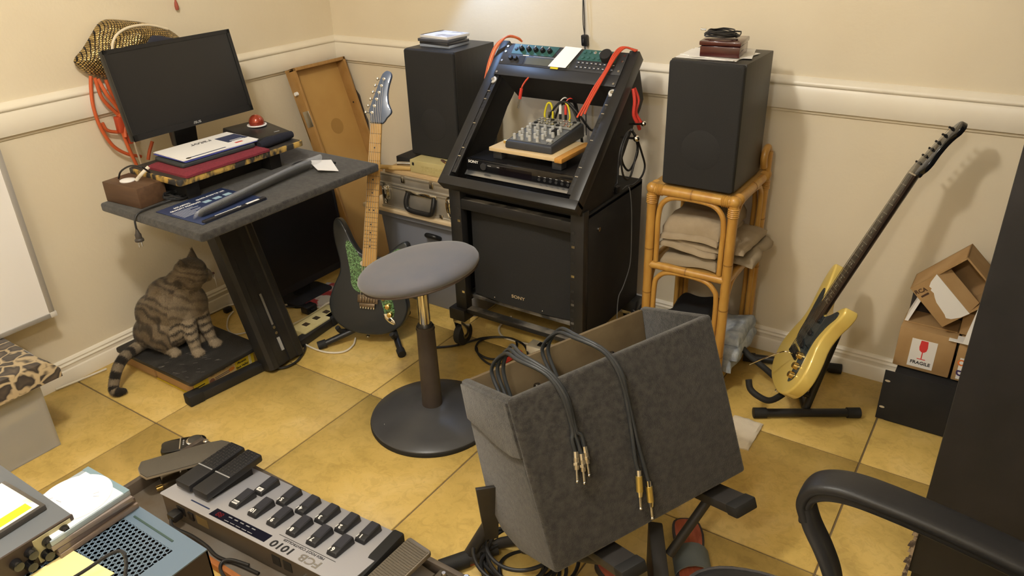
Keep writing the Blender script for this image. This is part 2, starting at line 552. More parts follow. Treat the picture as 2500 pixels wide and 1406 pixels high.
    'pcord': [(1.047,-1.767,0.07),(1.065,-1.807,0.07),(1.105,-1.797,0.07),(1.161,-1.798,0.07),(1.239,-1.818,0.07),(1.276,-1.821,0.07),(1.329,-1.799,0.07)],
    'pcord2': [(1.297,-1.788,0.06),(1.272,-1.82,0.06),(1.286,-1.844,0.06),(1.328,-1.857,0.06),(1.384,-1.845,0.06),(1.409,-1.814,0.06)],
    'disc': [(1.527,-2.187,0.655)],
    'stack': [(1.474,-2.133,0.65),(1.596,-2.133,0.65),(1.595,-2.226,0.65)],
    'amp': [(1.572,-2.119,0.61),(1.782,-2.127,0.61),(1.566,-2.212,0.61),(1.68,-2.173,0.61)],
    'unit': [(1.577,-2.22,0.665),(1.355,-2.229,0.665),(1.537,-2.233,0.665),(1.583,-2.341,0.665)],
    'paper': [(1.597,-2.244,0.615),(1.692,-2.234,0.615),(1.589,-2.309,0.615)],
    'ampcable': [(1.68,-2.274,0.63),(1.703,-2.253,0.66),(1.716,-2.23,0.66),(1.734,-2.223,0.66),(1.762,-2.23,0.66),(1.747,-2.225,0.62)],
    'armtop': [(2.586,-1.513,0.56),(2.591,-1.519,0.6),(2.607,-1.501,0.64),(2.635,-1.468,0.65),(2.685,-1.427,0.65),(2.779,-1.419,0.65),(2.897,-1.452,0.65)],
    'armpost': [(2.588,-1.511,0.55),(2.613,-1.494,0.52),(2.633,-1.459,0.47),(2.655,-1.447,0.42)],
}

# ------------------------------------------------------------------ palette
M_wall = mat('wall_paint', (0.78, 0.69, 0.52), 0.62, col2=(0.75, 0.655, 0.485), vs=3, bump=0.25, bs=70, bdist=0.003)
M_trim = mat('trim_paint', (0.83, 0.77, 0.64), 0.34, col2=(0.80, 0.73, 0.60), vs=6, bump=0.05, bs=90)
M_ceil = mat('ceiling_paint', (0.82, 0.80, 0.76), 0.8, bump=0.3, bs=90)
M_grout = mat('grout', (0.16, 0.115, 0.06), 0.9, bump=0.3, bs=300)
M_black = mat('black_paint', (0.012, 0.012, 0.013), 0.42, col2=(0.02, 0.02, 0.021), vs=14, bump=0.06, bs=260)
M_blackmat = mat('black_matte', (0.010, 0.010, 0.011), 0.75, col2=(0.017, 0.016, 0.016), vs=9)
M_plastic = mat('black_plastic', (0.013, 0.013, 0.014), 0.38, bump=0.05, bs=500)
M_rubber = mat('rubber', (0.014, 0.014, 0.014), 0.7, bump=0.1, bs=300)
M_steel = mat('steel', (0.62, 0.61, 0.58), 0.22, 1.0)
M_chrome = mat('chrome', (0.80, 0.79, 0.76), 0.10, 1.0)
M_alu = mat('aluminium', (0.56, 0.54, 0.50), 0.36, 0.75, col2=(0.46, 0.44, 0.40), vs=9)
M_gold = mat('brass', (0.72, 0.53, 0.20), 0.25, 1.0)
M_white = mat('white_print', (0.86, 0.85, 0.82), 0.55)
M_paper = mat('paper', (0.84, 0.82, 0.78), 0.7)
M_blue_p = mat('blue_print', (0.05, 0.06, 0.30), 0.5)
M_navy = mat('navy_print', (0.03, 0.045, 0.11), 0.4)
M_red = mat('red_plastic', (0.62, 0.05, 0.035), 0.4)
M_orange = mat('orange_jacket', (0.58, 0.115, 0.035), 0.5)
M_wcord = mat('white_jacket', (0.70, 0.64, 0.52), 0.5)
M_cord = mat('black_jacket', (0.016, 0.016, 0.017), 0.42)
M_yellowc = mat('yellow_jacket', (0.72, 0.62, 0.03), 0.4)
M_cream = mat('cream_plastic', (0.68, 0.60, 0.32), 0.45, col2=(0.55, 0.47, 0.22), vs=12)
M_ink = mat('black_ink', (0.02, 0.02, 0.02), 0.6)
M_greyink = mat('grey_ink', (0.35, 0.35, 0.35), 0.5)
M_carpet = mat('carpet_grey', (0.014, 0.0125, 0.011), 0.95, col2=(0.044, 0.040, 0.034), vs=75, vdetail=6, bump=0.9, bs=420, sheen=0.25)
M_carpet2 = mat('carpet_fibre', (0.020, 0.018, 0.015), 0.95, col2=(0.105, 0.096, 0.082), vs=70, sheen=0.3)
M_cardboard = mat('cardboard', (0.43, 0.27, 0.12), 0.8, col2=(0.37, 0.22, 0.09), vs=12, bump=0.05)
M_grille = mat('speaker_cloth', (0.014, 0.014, 0.015), 0.85, col2=(0.022, 0.022, 0.022), vs=600, bump=0.5, bs=1400, bdist=0.0006)
M_vinyl = mat('ash_vinyl', (0.020, 0.019, 0.017), 0.45, col2=(0.025, 0.0235, 0.021), vs=60, stretch=(1, 1, 0.06), bump=0.04)
M_glass = mat('clear_plastic', (0.9, 0.92, 0.95), 0.08, trans=0.0, alpha=0.22)


def tile_material():
    m = bpy.data.materials.new('stone_tile')
    m.use_nodes = True
    n, l = nodes_of(m)
    b = n['Principled BSDF']
    tc = n.new('ShaderNodeTexCoord')
    oi = n.new('ShaderNodeObjectInfo')
    add = n.new('ShaderNodeVectorMath')
    add.operation = 'MULTIPLY_ADD'
    add.inputs[1].default_value = (1, 1, 1)
    cmb = n.new('ShaderNodeCombineXYZ')
    mul = n.new('ShaderNodeMath')
    mul.operation = 'MULTIPLY'
    mul.inputs[1].default_value = 40
    l.new(oi.outputs['Random'], mul.inputs[0])
    for k in range(3):
        l.new(mul.outputs[0], cmb.inputs[k])
    l.new(tc.outputs['Object'], add.inputs[0])
    l.new(cmb.outputs[0], add.inputs[2])
    big = n.new('ShaderNodeTexNoise')
    big.inputs['Scale'].default_value = 4.5
    big.inputs['Detail'].default_value = 6
    big.inputs['Roughness'].default_value = 0.62
    big.inputs['Distortion'].default_value = 0.5
    l.new(add.outputs[0], big.inputs['Vector'])
    r = n.new('ShaderNodeValToRGB')
    e = r.color_ramp.elements
    e[0].position, e[0].color = 0.28, (0.46, 0.32, 0.085, 1)
    e[1].position, e[1].color = 0.74, (0.70, 0.51, 0.19, 1)
    x = e.new(0.50)
    x.color = (0.62, 0.43, 0.125, 1)
    l.new(big.outputs['Fac'], r.inputs['Fac'])
    sm = n.new('ShaderNodeTexNoise')
    sm.inputs['Scale'].default_value = 26
    sm.inputs['Detail'].default_value = 7
    sm.inputs['Roughness'].default_value = 0.7
    sm.inputs['Distortion'].default_value = 1.2
    l.new(add.outputs[0], sm.inputs['Vector'])
    r2 = n.new('ShaderNodeValToRGB')
    r2.color_ramp.elements[0].position = 0.40
    r2.color_ramp.elements[0].color = (0.72, 0.70, 0.64, 1)
    r2.color_ramp.elements[1].position = 0.52
    r2.color_ramp.elements[1].color = (1, 1, 1, 1)
    l.new(sm.outputs['Fac'], r2.inputs['Fac'])
    mx = n.new('ShaderNodeMix')
    mx.data_type = 'RGBA'
    mx.blend_type = 'MULTIPLY'
    mx.inputs[0].default_value = 0.45
    l.new(r.outputs['Color'], mx.inputs[6])
    l.new(r2.outputs['Color'], mx.inputs[7])
    l.new(mx.outputs[2], b.inputs['Base Color'])
    b.inputs['Roughness'].default_value = 0.42
    b.inputs['Specular IOR Level'].default_value = 0.35
    bp = n.new('ShaderNodeBump')
    bp.inputs['Strength'].default_value = 0.12
    bp.inputs['Distance'].default_value = 0.003
    l.new(sm.outputs['Fac'], bp.inputs['Height'])
    l.new(bp.outputs['Normal'], b.inputs['Normal'])
    return m


M_tile = tile_material()

# ------------------------------------------------------------------ the room
RX, RY, RZ = 3.59, -3.90, 2.44


def struct(o, label, cat):
    return tag(o, label, cat, kind='structure')


floor = struct(MB().box(-0.1, RX + 0.1, RY - 0.1, 0.1, -0.06, -0.0035).build('floor', M_grout), 'tan stone tile floor with thin dark grout lines', 'floor')
T = 0.512
tile_me = None
for i in range(7):
    for j in range(8):
        x0 = 0.0044 + i * T
        y1 = 0.003 - j * T
        if tile_me is None:
            g = 0.0026
            t0 = MB().box(g, T - g, -T + g, -g, -0.012, 0).build('tile', M_tile, floor, bevel=0.0014, seg=1, ang=60)
            tile_me = t0.data
            o = t0
        else:
            o = bpy.data.objects.new('tile', tile_me)
            COL.objects.link(o)
            o.parent = floor
        o.location = (x0, y1, 0)
struct(MB().box(-0.12, 0, RY - 0.1, 0.12, -0.06, RZ).build('wall_left', M_wall), 'cream painted wall behind the desk and monitor', 'wall')
struct(MB().box(-0.12, RX + 0.12, 0, 0.12, -0.06, RZ).build('wall_back', M_wall), 'cream painted wall behind the audio rack and speakers', 'wall')
struct(MB().box(RX, RX + 0.12, RY - 0.1, 0.12, -0.06, RZ).build('wall_right', M_wall), 'cream painted wall behind the tall black cabinet', 'wall')
struct(MB().box(-0.12, RX + 0.12, RY - 0.12, RY, -0.06, RZ).build('wall_front', M_wall), 'cream painted wall facing the corner', 'wall')
struct(MB().box(-0.12, RX + 0.12, RY - 0.12, 0.12, RZ, RZ + 0.1).build('ceiling', M_ceil), 'white ceiling over the room', 'ceiling')
base_prof = [(0, 0), (0.020, 0), (0.020, 0.050), (0.017, 0.054), (0.014, 0.055), (0.014, 0.068), (0.0165, 0.070), (0.0165, 0.073), (0.010, 0.077), (0.010, 0.082), (0.012, 0.084), (0.008, 0.089), (0.004, 0.093), (0, 0.093)]
rail_prof = [(0, 0.918), (0.018, 0.918), (0.019, 0.920), (0.019, 0.986), (0.016, 0.990), (0.015, 0.993), (0.021, 0.997), (0.022, 1.003), (0.018, 1.010), (0.011, 1.016), (0.006, 1.021), (0, 1.022)]
rail_bead = [(0, 0.906), (0.006, 0.906), (0.008, 0.911), (0.006, 0.918), (0, 0.918)]
for nm, prof, n1, n2 in (('baseboard', base_prof, 'baseboard_left', 'baseboard_back'), ('chair rail', rail_prof, 'trim_1', 'trim_2'), ('bead', rail_bead, 'trim_3', 'trim_4')):
    lab = {'baseboard': 'stepped white baseboard along the %s', 'chair rail': 'white chair rail board running along the %s', 'bead': 'narrow bead under the chair rail of the %s'}[nm]
    m = M_trim if nm != 'bead' else M_wall
    struct(MB().prism(prof, RY, 0, lambda u, v, w: (u, w, v)).build(n1, m, ang=50), lab % 'wall behind the desk', 'trim')
    struct(MB().prism(prof, 0, RX, lambda u, v, w: (w, -u, v)).build(n2, m, ang=50), lab % 'wall behind the rack', 'trim')

# ------------------------------------------------------------------ ceiling fixtures and the clip lamp above the frame
M_bulbglass = mat('bulb_base', (0.8, 0.78, 0.72), 0.4)
for k, (x, y) in enumerate(((1.60, -2.05), (2.55, -3.25))):
    t = thing('ceiling_light', ['round white ceiling lamp holder above the pedal board', 'round white ceiling lamp holder behind the office chair'][k], 'ceiling light', (x, y, RZ), group='ceiling lamp holders')
    MB().lathe([(0.05, -0.035), (0.062, -0.03), (0.065, -0.012), (0.07, 0.0)], n=28).build('canopy', M_bulbglass, t)
    MB().lathe([(0.014, -0.09), (0.022, -0.085), (0.022, -0.03)], n=20).build('socket', M_bulbglass, t)
t = thing('clip_lamp', 'small clip lamp with cool light fixed to the wall above the loudspeaker', 'lamp', (0.85, 0, 1.58))
MB().box(-0.03, 0.03, -0.02, 0, -0.04, 0.04).build('clip', M_plastic, t, bevel=0.003)
MB().tube([(0, -0.02, 0), (0, -0.06, 0.06), (-0.01, -0.16, 0.08), (-0.02, -0.22, 0.0)], 0.006).build('arm', M_steel, t)
MB().lathe([(0.055, -0.045), (0.045, -0.01), (0.02, 0.03), (0.012, 0.035), (0.012, 0.033), (0.018, 0.026), (0.042, -0.012), (0.052, -0.045)], (-0.022, -0.234, -0.048), n=24, axis=-CLIP_AXIS, caps=False).build('lamp_shade', M_alu, t)

# ------------------------------------------------------------------ computer stand
M_wornply = mat('worn_plywood', (0.03, 0.028, 0.026), 0.6, col2=(0.50, 0.32, 0.08), vs=30, lo=0.46, hi=0.60, stretch=(1, 1, 0.5), bump=0.1)
M_plytop = mat('dark_shelf_top', (0.028, 0.026, 0.024), 0.55, col2=(0.05, 0.04, 0.03), vs=16)
st = thing('computer_stand', 'black column stand with carpet covered desk top and plywood monitor shelf', 'desk', (0, 0, 0))
top = MB().prism(round_rect(0.262, 0.797, -1.388, -0.612, 0.012), 0.672, 0.700, XY).build('desk_top', M_carpet, st, bevel=0.007, seg=3)
fuzz(top, 'carpet_pile', M_carpet2, 15000, 0.0045, 0.00035, 0.55, 3)
shelf = MB().prism(round_rect(0.262, 0.545, -1.262, -0.735, 0.012), 0.765, 0.7855, XY).build('monitor_shelf', M_wornply, st, bevel=0.003)
MB().prism(round_rect(0.268, 0.539, -1.256, -0.741, 0.010), 0.7850, 0.7862, XY).build('shelf_top', M_plytop, shelf)
for y in (-1.19, -0.84):
    MB().box(0.30, 0.50, y - 0.025, y + 0.025, 0.70, 0.765).build('riser', M_blackmat, st, bevel=0.002)
MB().box(0.44, 0.455, -1.165, -0.865, 0.702, 0.765).build('riser_panel', M_blackmat, st, bevel=0.002)
b0, b1 = V((0.60, -1.04, 0.012)), V((0.475, -1.097, 0.672))
ax = (b1 - b0).normalized()
wy = V((0, 1, 0))
wx = V((1, 0, 0.19)).normalized()
sec = [(-0.085, -0.03), (-0.085, 0.022), (-0.072, 0.034), (-0.050, 0.034), (-0.046, 0.028), (-0.012, 0.028), (-0.009, 0.022), (0.009, 0.022), (0.012, 0.028), (0.046, 0.028), (0.050, 0.034), (0.072, 0.034), (0.085, 0.022), (0.085, -0.03)]
MB().ring_loft([[p + wy * a * s + wx * b for a, b in sec] for p, s in ((b0, 0.98), (b1, 0.93))]).build('column', M_black, st, ang=25)
q = b0 + ax * 0.05
MB().ring_loft([[q + ax * s + wy * a + wx * b for a, b in ((-0.006, 0.022), (0.006, 0.022), (0.006, 0.0255), (-0.006, 0.0255))] for s in (0.0, 0.055)]).build('slot_cover', M_greyink, st)
MB().ring_loft([[q + ax * s + wy * a + wx * b for a, b in ((-0.004, 0.022), (0.004, 0.022), (0.004, 0.0245), (-0.004, 0.0245))] for s in (0.11, 0.24)]).build('slot_strip', mat('dull_grey', (0.16, 0.15, 0.14), 0.5), st)
for s in (0.075, 0.098):
    c = q + ax * s + wx * 0.022
    MB().cyl(c, c + wx * 0.004, 0.006, n=12).build('screw', M_steel, st)
for a, b in (((0.575, -1.03), (0.527, -1.40)), ((0.575, -1.05), (0.535, -0.70))):
    d = (V((*b, 0)) - V((*a, 0))).normalized()
    s = V((-d.y, d.x, 0)) * 0.019
    A, B = V((*a, 0)), V((*b, 0))
    foot = MB().hexa([A - s, A + s, B + s, B - s], [A - s + V((0, 0, 0.036)), A + s + V((0, 0, 0.036)), B + s + V((0, 0, 0.036)), B - s + V((0, 0, 0.036))]).build('foot_bar', M_black, st, bevel=0.004)
    s2 = s * 1.18
    A2, B2 = B - d * 0.045, B + d * 0.012
    MB().hexa([A2 - s2, A2 + s2, B2 + s2, B2 - s2], [p + V((0, 0, 0.042)) for p in (A2 - s2, A2 + s2, B2 + s2, B2 - s2)]).build('end_cap', M_rubber, foot, bevel=0.005)

# monitor
mt = thing('computer_monitor', 'black widescreen computer monitor on the plywood shelf', 'monitor', (0.29, -1.0, 0.786))
Mm = Matrix.Translation((0.285 - 0.29, 0, 0.235)) @ Matrix.Rotation(math.radians(-11.5), 4, 'Y')
W2, H2 = 0.2435, 0.147
MB(Mm).box(-0.028, 0, -W2, W2, -H2, H2).build('housing', M_plastic, mt, bevel=0.004)
bz = MB(Mm)
for a in ((-W2, W2, H2 - 0.013, H2), (-W2, W2, -H2, -H2 + 0.020), (-W2, -W2 + 0.013, -H2, H2), (W2 - 0.013, W2, -H2, H2)):
    bz.box(0.0, 0.004, a[0], a[1], a[2], a[3])
bz.build('bezel', M_plastic, mt)
MB(Mm).box(0.0, 0.0012, -W2 + 0.012, W2 - 0.012, -H2 + 0.019, H2 - 0.012).build('screen', mat('lcd_off', (0.016, 0.016, 0.017), 0.28, bump=0.02, bs=900), mt)
text('/SUS', 0.0115, M_greyink, mt, Mm @ V((0.0046, 0, -H2 + 0.010)), (0, 1, 0), (Mm.to_3x3() @ V((0, 0, 1))), width=1.4, bold=0.0002)
MB().hexa([(-0.09, -0.045, 0.01), (-0.06, -0.045, 0.01), (-0.06, 0.045, 0.01), (-0.09, 0.045, 0.01)], [(-0.10, -0.05, 0.22), (-0.045, -0.05, 0.22), (-0.045, 0.05, 0.22), (-0.10, 0.05, 0.22)]).build('neck', M_plastic, mt, bevel=0.004)
MB().prism(round_rect(-0.10 + 0.07, 0.12, -0.10, 0.10, 0.03), 0, 0.012, XY).build('foot', M_plastic, mt, bevel=0.003)

# things lying on the shelf
M_maroon = mat('maroon_neoprene', (0.20, 0.022, 0.035), 0.9, col2=(0.15, 0.018, 0.028), vs=200, bump=0.3, bs=800)
ma = tag(soft_slab(0.335, 0.548, -1.235, -0.895, 0.7865, 0.803, 20, 26, 0.0015, 30).build('mouse_pad', M_maroon), 'maroon padded sleeve on the edge of the monitor shelf', 'sleeve')
kb = thing('tablet', 'dark grey tablet lying on the maroon sleeve', 'tablet', (0.42, -1.06, 0.8045), -0.05)
MB().prism(round_rect(-0.085, 0.085, -0.145, 0.145, 0.012), 0, 0.012, XY).build('body', mat('tablet_grey', (0.035, 0.04, 0.042), 0.5), kb, bevel=0.003)
MB().prism(round_rect(-0.075, 0.075, -0.132, 0.132, 0.006), 0.0118, 0.0125, XY).build('surface', mat('tablet_face', (0.012, 0.012, 0.012), 0.3), kb)
env = [(0.405, -1.045, 0.8185, 0.10, M_blue_p, 'blue printed envelope at the bottom of the mail pile', 0.005), (0.398, -1.040, 0.8205, 0.06, M_paper, 'plain white envelope in the middle of the mail pile', 0.0), (0.400, -1.036, 0.8225, 0.085, M_paper, 'white printed mailer on top of the mail pile', -0.004)]
for k, (x, y, z, a, m, lab, dz) in enumerate(env):
    e = thing('envelope', lab, 'mail', (x, y, z), a - 0.12, group='mail on the monitor shelf')
    MB().box(-0.092, 0.092, -0.145, 0.145, 0, 0.0015).build('sheet', m, e)
    if k == 2:
        MB().box(-0.045, 0.035, 0.06, 0.142, 0.0013, 0.0022).build('card', M_navy, e)
        text('rator', 0.040, M_ink, e, (-0.045, 0.005, 0.0017), (0, -1, 0), (1, 0, 0), name='print')
        for q in range(3):
            MB().box(0.02 + q * 0.012, 0.024 + q * 0.012, 0.075, 0.125, 0.0021, 0.0024).build('print', M_white if q else M_paper, e)
        MB().box(0.055, 0.066, 0.07, 0.10, 0.0014, 0.0018).build('print', M_red, e)
        MB().box(0.072, 0.079, -0.12, 0.02, 0.0014, 0.0018).build('print', M_navy, e)
        MB().ball((0.076, -0.125, 0.0013), (0.008, 0.010, 0.0008), 14).build('print', M_gold, e)
tb = thing('trackball', 'black trackball deck with a copper red ball', 'trackball', (0.40, -0.805, 0.7865), -0.12)
MB().hexa([(-0.13, -0.085, 0), (0.075, -0.085, 0), (0.075, 0.085, 0), (-0.13, 0.085, 0)], [(-0.125, -0.08, 0.042), (0.07, -0.08, 0.026), (0.07, 0.08, 0.026), (-0.125, 0.08, 0.042)]).build('body', M_plastic, tb, bevel=0.004)
MB().lathe([(0.036, 0), (0.036, 0.003), (0.031, 0.004), (0.029, 0.001)], (-0.065, 0.028, 0.038), n=32).build('ring', M_white, tb)
MB().ball((-0.065, 0.028, 0.050), 0.0285, 28).build('ball', mat('copper_ball', (0.33, 0.045, 0.02), 0.16, 0.35, coat=0.6), tb)
MB().box(0.042, 0.046, 0.028, 0.050, 0.0278, 0.0292).build('badge', M_greyink, tb)
wr = tag(MB().tube([(0.508, -0.905, 0.803), (0.505, -0.86, 0.805), (0.500, -0.80, 0.805), (0.495, -0.745, 0.803)], 0.017, 14, 6, radii=[0.013, 0.017, 0.017, 0.013]).build('wrist_rest', mat('navy_fabric', (0.012, 0.013, 0.022), 0.95, bump=0.3, bs=500)), 'dark navy fabric wrist rest at the shelf edge', 'wrist rest')

# things lying on the desk top
bxm = mat('brown_wood', (0.115, 0.062, 0.032), 0.5, col2=(0.085, 0.045, 0.024), vs=10, stretch=(1, 6, 6))
bx = thing('junction_box', 'brown wooden box with a white outlet in its top', 'box', (0.352, -1.305, 0.7005), 0.07)
MB().box(-0.088, 0.088, -0.052, 0.052, 0, 0.068).build('body', bxm, bx, bevel=0.003)
MB().lathe([(0.024, 0), (0.024, 0.004), (0.02, 0.005)], (-0.015, -0.008, 0.067), n=28).build('outlet', M_white, bx)
tag(MB().tube(PTS['boxcable1'], 0.003, 8).build('lead', M_cord), 'short black lead arching from the brown box to the shelf', 'cable')
tag(MB().tube(PTS['boxcable2'], 0.0055, 8, flat=0.4).build('flat_lead', M_wcord), 'flat white lead from the brown box outlet', 'cable')
rng = random.Random(5)
heap = []
for k in range(26):
    a = k * 1.25
    heap.append((0.46 + 0.032 * math.cos(a) * rng.uniform(0.6, 1.2), -1.225 + 0.045 * math.sin(a) * rng.uniform(0.6, 1.2), 0.706 + 0.012 * rng.random() + (k % 5) * 0.003))
pc = thing('mains_cable', 'dark power cord bunched beside the brown box with its plug hanging over the desk edge', 'cable', (0, 0, 0))
MB().tube(heap + [(0.47, -1.30, 0.706), (0.475, -1.35, 0.707), (0.478, -1.385, 0.704), (0.480, -1.400, 0.690), (0.482, -1.404, 0.670), (0.482, -1.404, 0.655)], 0.0032, 7, 4).build('cord', M_cord, pc)
pl = MB().lathe([(0.004, 0.0), (0.007, -0.012), (0.010, -0.018), (0.010, -0.030), (0.014, -0.034), (0.014, -0.040), (0.006, -0.042)], (0.482, -1.404, 0.658), n=14).build('plug', mat('plug_brown', (0.05, 0.042, 0.036), 0.5), pc)
for dy in (-0.005, 0.005):
    MB().cbox((0.482, -1.404 + dy, 0.607), (0.005, 0.0015, 0.018)).build('prong', M_steel, pl)
br = thing('string_package', 'dark blue printed guitar part package on the desk corner', 'package', (0.622, -1.213, 0.7005), 0.0)
Mb = Matrix.Rotation(0.03, 4, 'Z')
MB(Mb).box(-0.115, 0.115, -0.128, 0.128, 0, 0.0025).build('card', M_navy, br, bevel=0.0008)
MB(Mb).box(0.098, 0.116, -0.120, 0.126, 0.0, 0.010).build('tube_edge', mat('pack_black', (0.015, 0.016, 0.022), 0.35), br, bevel=0.004)
text('SOLARTEC', 0.0125, M_white, br, (-0.082, -0.055, 0.0028), (0, 1, 0), (-1, 0, 0), name='print', bold=0.0002)
text('QUALITY PRODUCT', 0.0125, M_white, br, (-0.062, -0.055, 0.0028), (0, 1, 0), (-1, 0, 0), name='print', bold=0.0002)
text('QUICK STEPS TO USE', 0.0115, M_white, br, (-0.085, 0.055, 0.0028), (0, 1, 0), (-1, 0, 0), name='print', bold=0.0002)
lines = MB()
for k in range(8):
    lines.box(-0.045 + k * 0.0085, -0.0425 + k * 0.0085, -0.118, -0.118 + 0.075 + 0.02 * math.sin(k * 2.3), 0.0024, 0.0029)
lines.build('print', mat('print_grey', (0.42, 0.44, 0.5), 0.6), br)
for y in (0.0, 0.04, 0.08):
    MB().box(-0.055, -0.035, y, y + 0.026, 0.0024, 0.003).build('print', mat('print_cyan', (0.35, 0.5, 0.58), 0.5), br)
MB().box(0.1055, 0.1085, -0.07, 0.03, 0.0098, 0.0104).build('print', M_white, br)
MB().box(0.103, 0.112, 0.05, 0.10, 0.0095, 0.0105).build('sticker', M_white, br)
MB().cyl((0.107, 0.02, 0.0095), (0.107, 0.02, 0.0106), 0.006, n=16).build('print', M_greyink, br)
sp = thing('bagged_strap', 'black strap sealed in a long clear plastic bag with a white header card', 'package', (0, 0, 0))
path = [(0.685, -1.30, 0.716), (0.678, -1.20, 0.718), (0.655, -1.05, 0.719), (0.632, -0.90, 0.719), (0.62, -0.80, 0.717)]
MB().tube(path, 0.026, 14, 6, radii=[0.022, 0.027, 0.028, 0.03, 0.032], flat=0.38).build('strap', mat('webbing', (0.022, 0.022, 0.023), 0.7, bump=0.3, bs=500), sp)
MB().tube([(0.69, -1.325, 0.714)] + [(p[0], p[1], p[2] + 0.001) for p in path] + [(0.615, -0.745, 0.72)], 0.03, 16, 6, radii=[0.012, 0.026, 0.031, 0.032, 0.036, 0.042, 0.036], flat=0.40).build('bag', mat('poly_bag', (0.75, 0.78, 0.82), 0.16, alpha=0.20, bump=0.6, bs=60, bdist=0.004), sp, ang=80)
MB().hexa([(0.588, -0.765, 0.722), (0.690, -0.815, 0.716), (0.742, -0.765, 0.706), (0.640, -0.700, 0.714)], [(0.588, -0.765, 0.7235), (0.690, -0.815, 0.7175), (0.742, -0.765, 0.7075), (0.640, -0.700, 0.7155)]).build('header_card', M_paper, sp)
MB().tube([(0.57, -0.83, 0.705), (0.55, -0.80, 0.712), (0.555, -0.755, 0.712), (0.60, -0.72, 0.712), (0.66, -0.70, 0.706)], 0.004, 7).build('loose_lead', M_cord, sp)

# ------------------------------------------------------------------ under the desk
tv = thing('flat_screen', 'black flat screen standing on the floor under the desk', 'monitor', (0.245, -0.603, 0))
Mt = Matrix.Translation((0, 0, 0.26)) @ Matrix.Rotation(math.radians(-5), 4, 'Y')
MB(Mt).box(-0.03, 0.012, -0.258, 0.258, -0.20, 0.185).build('housing', M_blackmat, tv, bevel=0.006)
MB(Mt).box(0.0115, 0.0135, -0.240, 0.240, -0.165, 0.168).build('screen', mat('dark_screen', (0.008, 0.008, 0.009), 0.35), tv)
MB().prism(round_rect(-0.06, 0.075, -0.11, 0.11, 0.03), 0, 0.018, XY).build('foot', M_blackmat, tv, bevel=0.004)
MB().box(-0.03, -0.005, -0.04, 0.04, 0.015, 0.09).build('neck', M_blackmat, tv, bevel=0.003)
mg = thing('magazine', 'red and white magazine on the floor under the flat screen', 'magazine', (0.335, -0.56, 0), 0.35)
MB().box(-0.05, 0.055, -0.11, 0.11, 0.001, 0.012).build('pages', M_paper, mg, bevel=0.001)
MB().box(-0.051, 0.056, -0.111, 0.111, 0.012, 0.0132).build('cover', mat('red_cover', (0.42, 0.05, 0.045), 0.4, col2=(0.6, 0.55, 0.45), vs=12, lo=0.48, hi=0.54), mg)
ps = thing('power_strip', 'cream power strip on the floor beside the desk column', 'power strip', (0.503, -0.775, 0), 0.06)
MB().prism(round_rect(-0.048, 0.048, -0.115, 0.115, 0.006), 0, 0.042, XY).build('body', M_cream, ps, bevel=0.004)
for y in (-0.06, 0.0, 0.06):
    MB().box(-0.012, 0.014, y - 0.012, y + 0.012, 0.0415, 0.0432).build('socket', mat('socket_dark', (0.05, 0.035, 0.02), 0.6), ps)
MB().box(-0.040, -0.034, -0.10, 0.10, 0.0415, 0.0428).build('groove', mat('cream_dark', (0.40, 0.33, 0.15), 0.5), ps)
adp = thing('wall_adapter', 'black wall adapter plugged in behind the cream power strip', 'adapter', (0.375, -0.70, 0))
MB().box(-0.022, 0.022, -0.028, 0.028, 0.001, 0.035).build('body', M_plastic, adp, bevel=0.005)
MB().box(0.022, 0.034, -0.012, 0.012, 0.010, 0.024).build('boss', M_plastic, adp, bevel=0.003)
for nm, mm, r, lab in (('wcable1', M_wcord, 0.004, 'white cable running along the wall behind the desk column'), ('wcable2', M_wcord, 0.0038, 'white cable lying beside the cream power strip'), ('wcable3', M_wcord, 0.0038, 'white cable looping on the floor in front of the dark guitar'), ('bcable1', M_cord, 0.004, 'black cable from the wall adapter behind the power strip'), ('bcable_desk', M_cord, 0.0045, 'black cable curling round the foot of the desk column'), ('wcable0', M_wcord, 0.003, 'thin tan cable curling on the floor behind the cat'), ('basecord', M_wcord, 0.004, 'white cable lying along the baseboard by the cat tail')):
    pts = [(max(p[0], 0.024), p[1], max(p[2], r)) for p in PTS[nm]]
    if nm == 'wcable2':
        pts = [(0.40, -0.86, 0.006), (0.42, -0.77, 0.012), (0.44, -0.70, 0.03), (0.46, -0.66, 0.05), (0.50, -0.645, 0.046)]
    tag(MB().tube(pts, r, 8, 5).build('cable', mm), lab, 'cable')
tag(MB().box(0.055, 0.078, -0.90, -0.865, 0.0, 0.02).build('plug', M_plastic, bevel=0.004), 'small black plug by the baseboard behind the desk column', 'plug')

# phone books and mat
M_ypaper = mat('phone_book_pages', (0.52, 0.33, 0.16), 0.85, col2=(0.45, 0.28, 0.13), vs=300, stretch=(0.05, 0.05, 3), bump=0.3)
M_ycover = mat('yellow_cover', (0.78, 0.60, 0.04), 0.42)
M_tan = mat('tan_print', (0.74, 0.55, 0.26), 0.5)
pb = thing('phone_book', 'yellow phone book with a printed spine under the black mat', 'book', (0.385, -1.235, 0))
MB().box(-0.11, 0.112, -0.128, 0.128, 0.004, 0.062).build('pages', M_ypaper, pb, bevel=0.002)
cv = MB().prism([(-0.112, 0.0), (0.122, 0.0), (0.127, 0.006), (0.127, 0.060), (0.122, 0.066), (-0.112, 0.066), (-0.112, 0.063), (0.120, 0.063), (0.123, 0.058), (0.123, 0.008), (0.120, 0.003), (-0.112, 0.003)], -0.13, 0.13, lambda u, v, w: (u, w, v)).build('cover', M_ycover, pb)
sx = 0.1272
MB().box(sx - 0.0004, sx + 0.0003, -0.072, 0.045, 0.006, 0.061).build('print', M_tan, pb)
text('NEED A PLUMBER NOW?', 0.0098, M_ink, pb, (sx + 0.0003, -0.015, 0.0525), (0, 1, 0), (0, 0, 1), name='print', width=0.9)
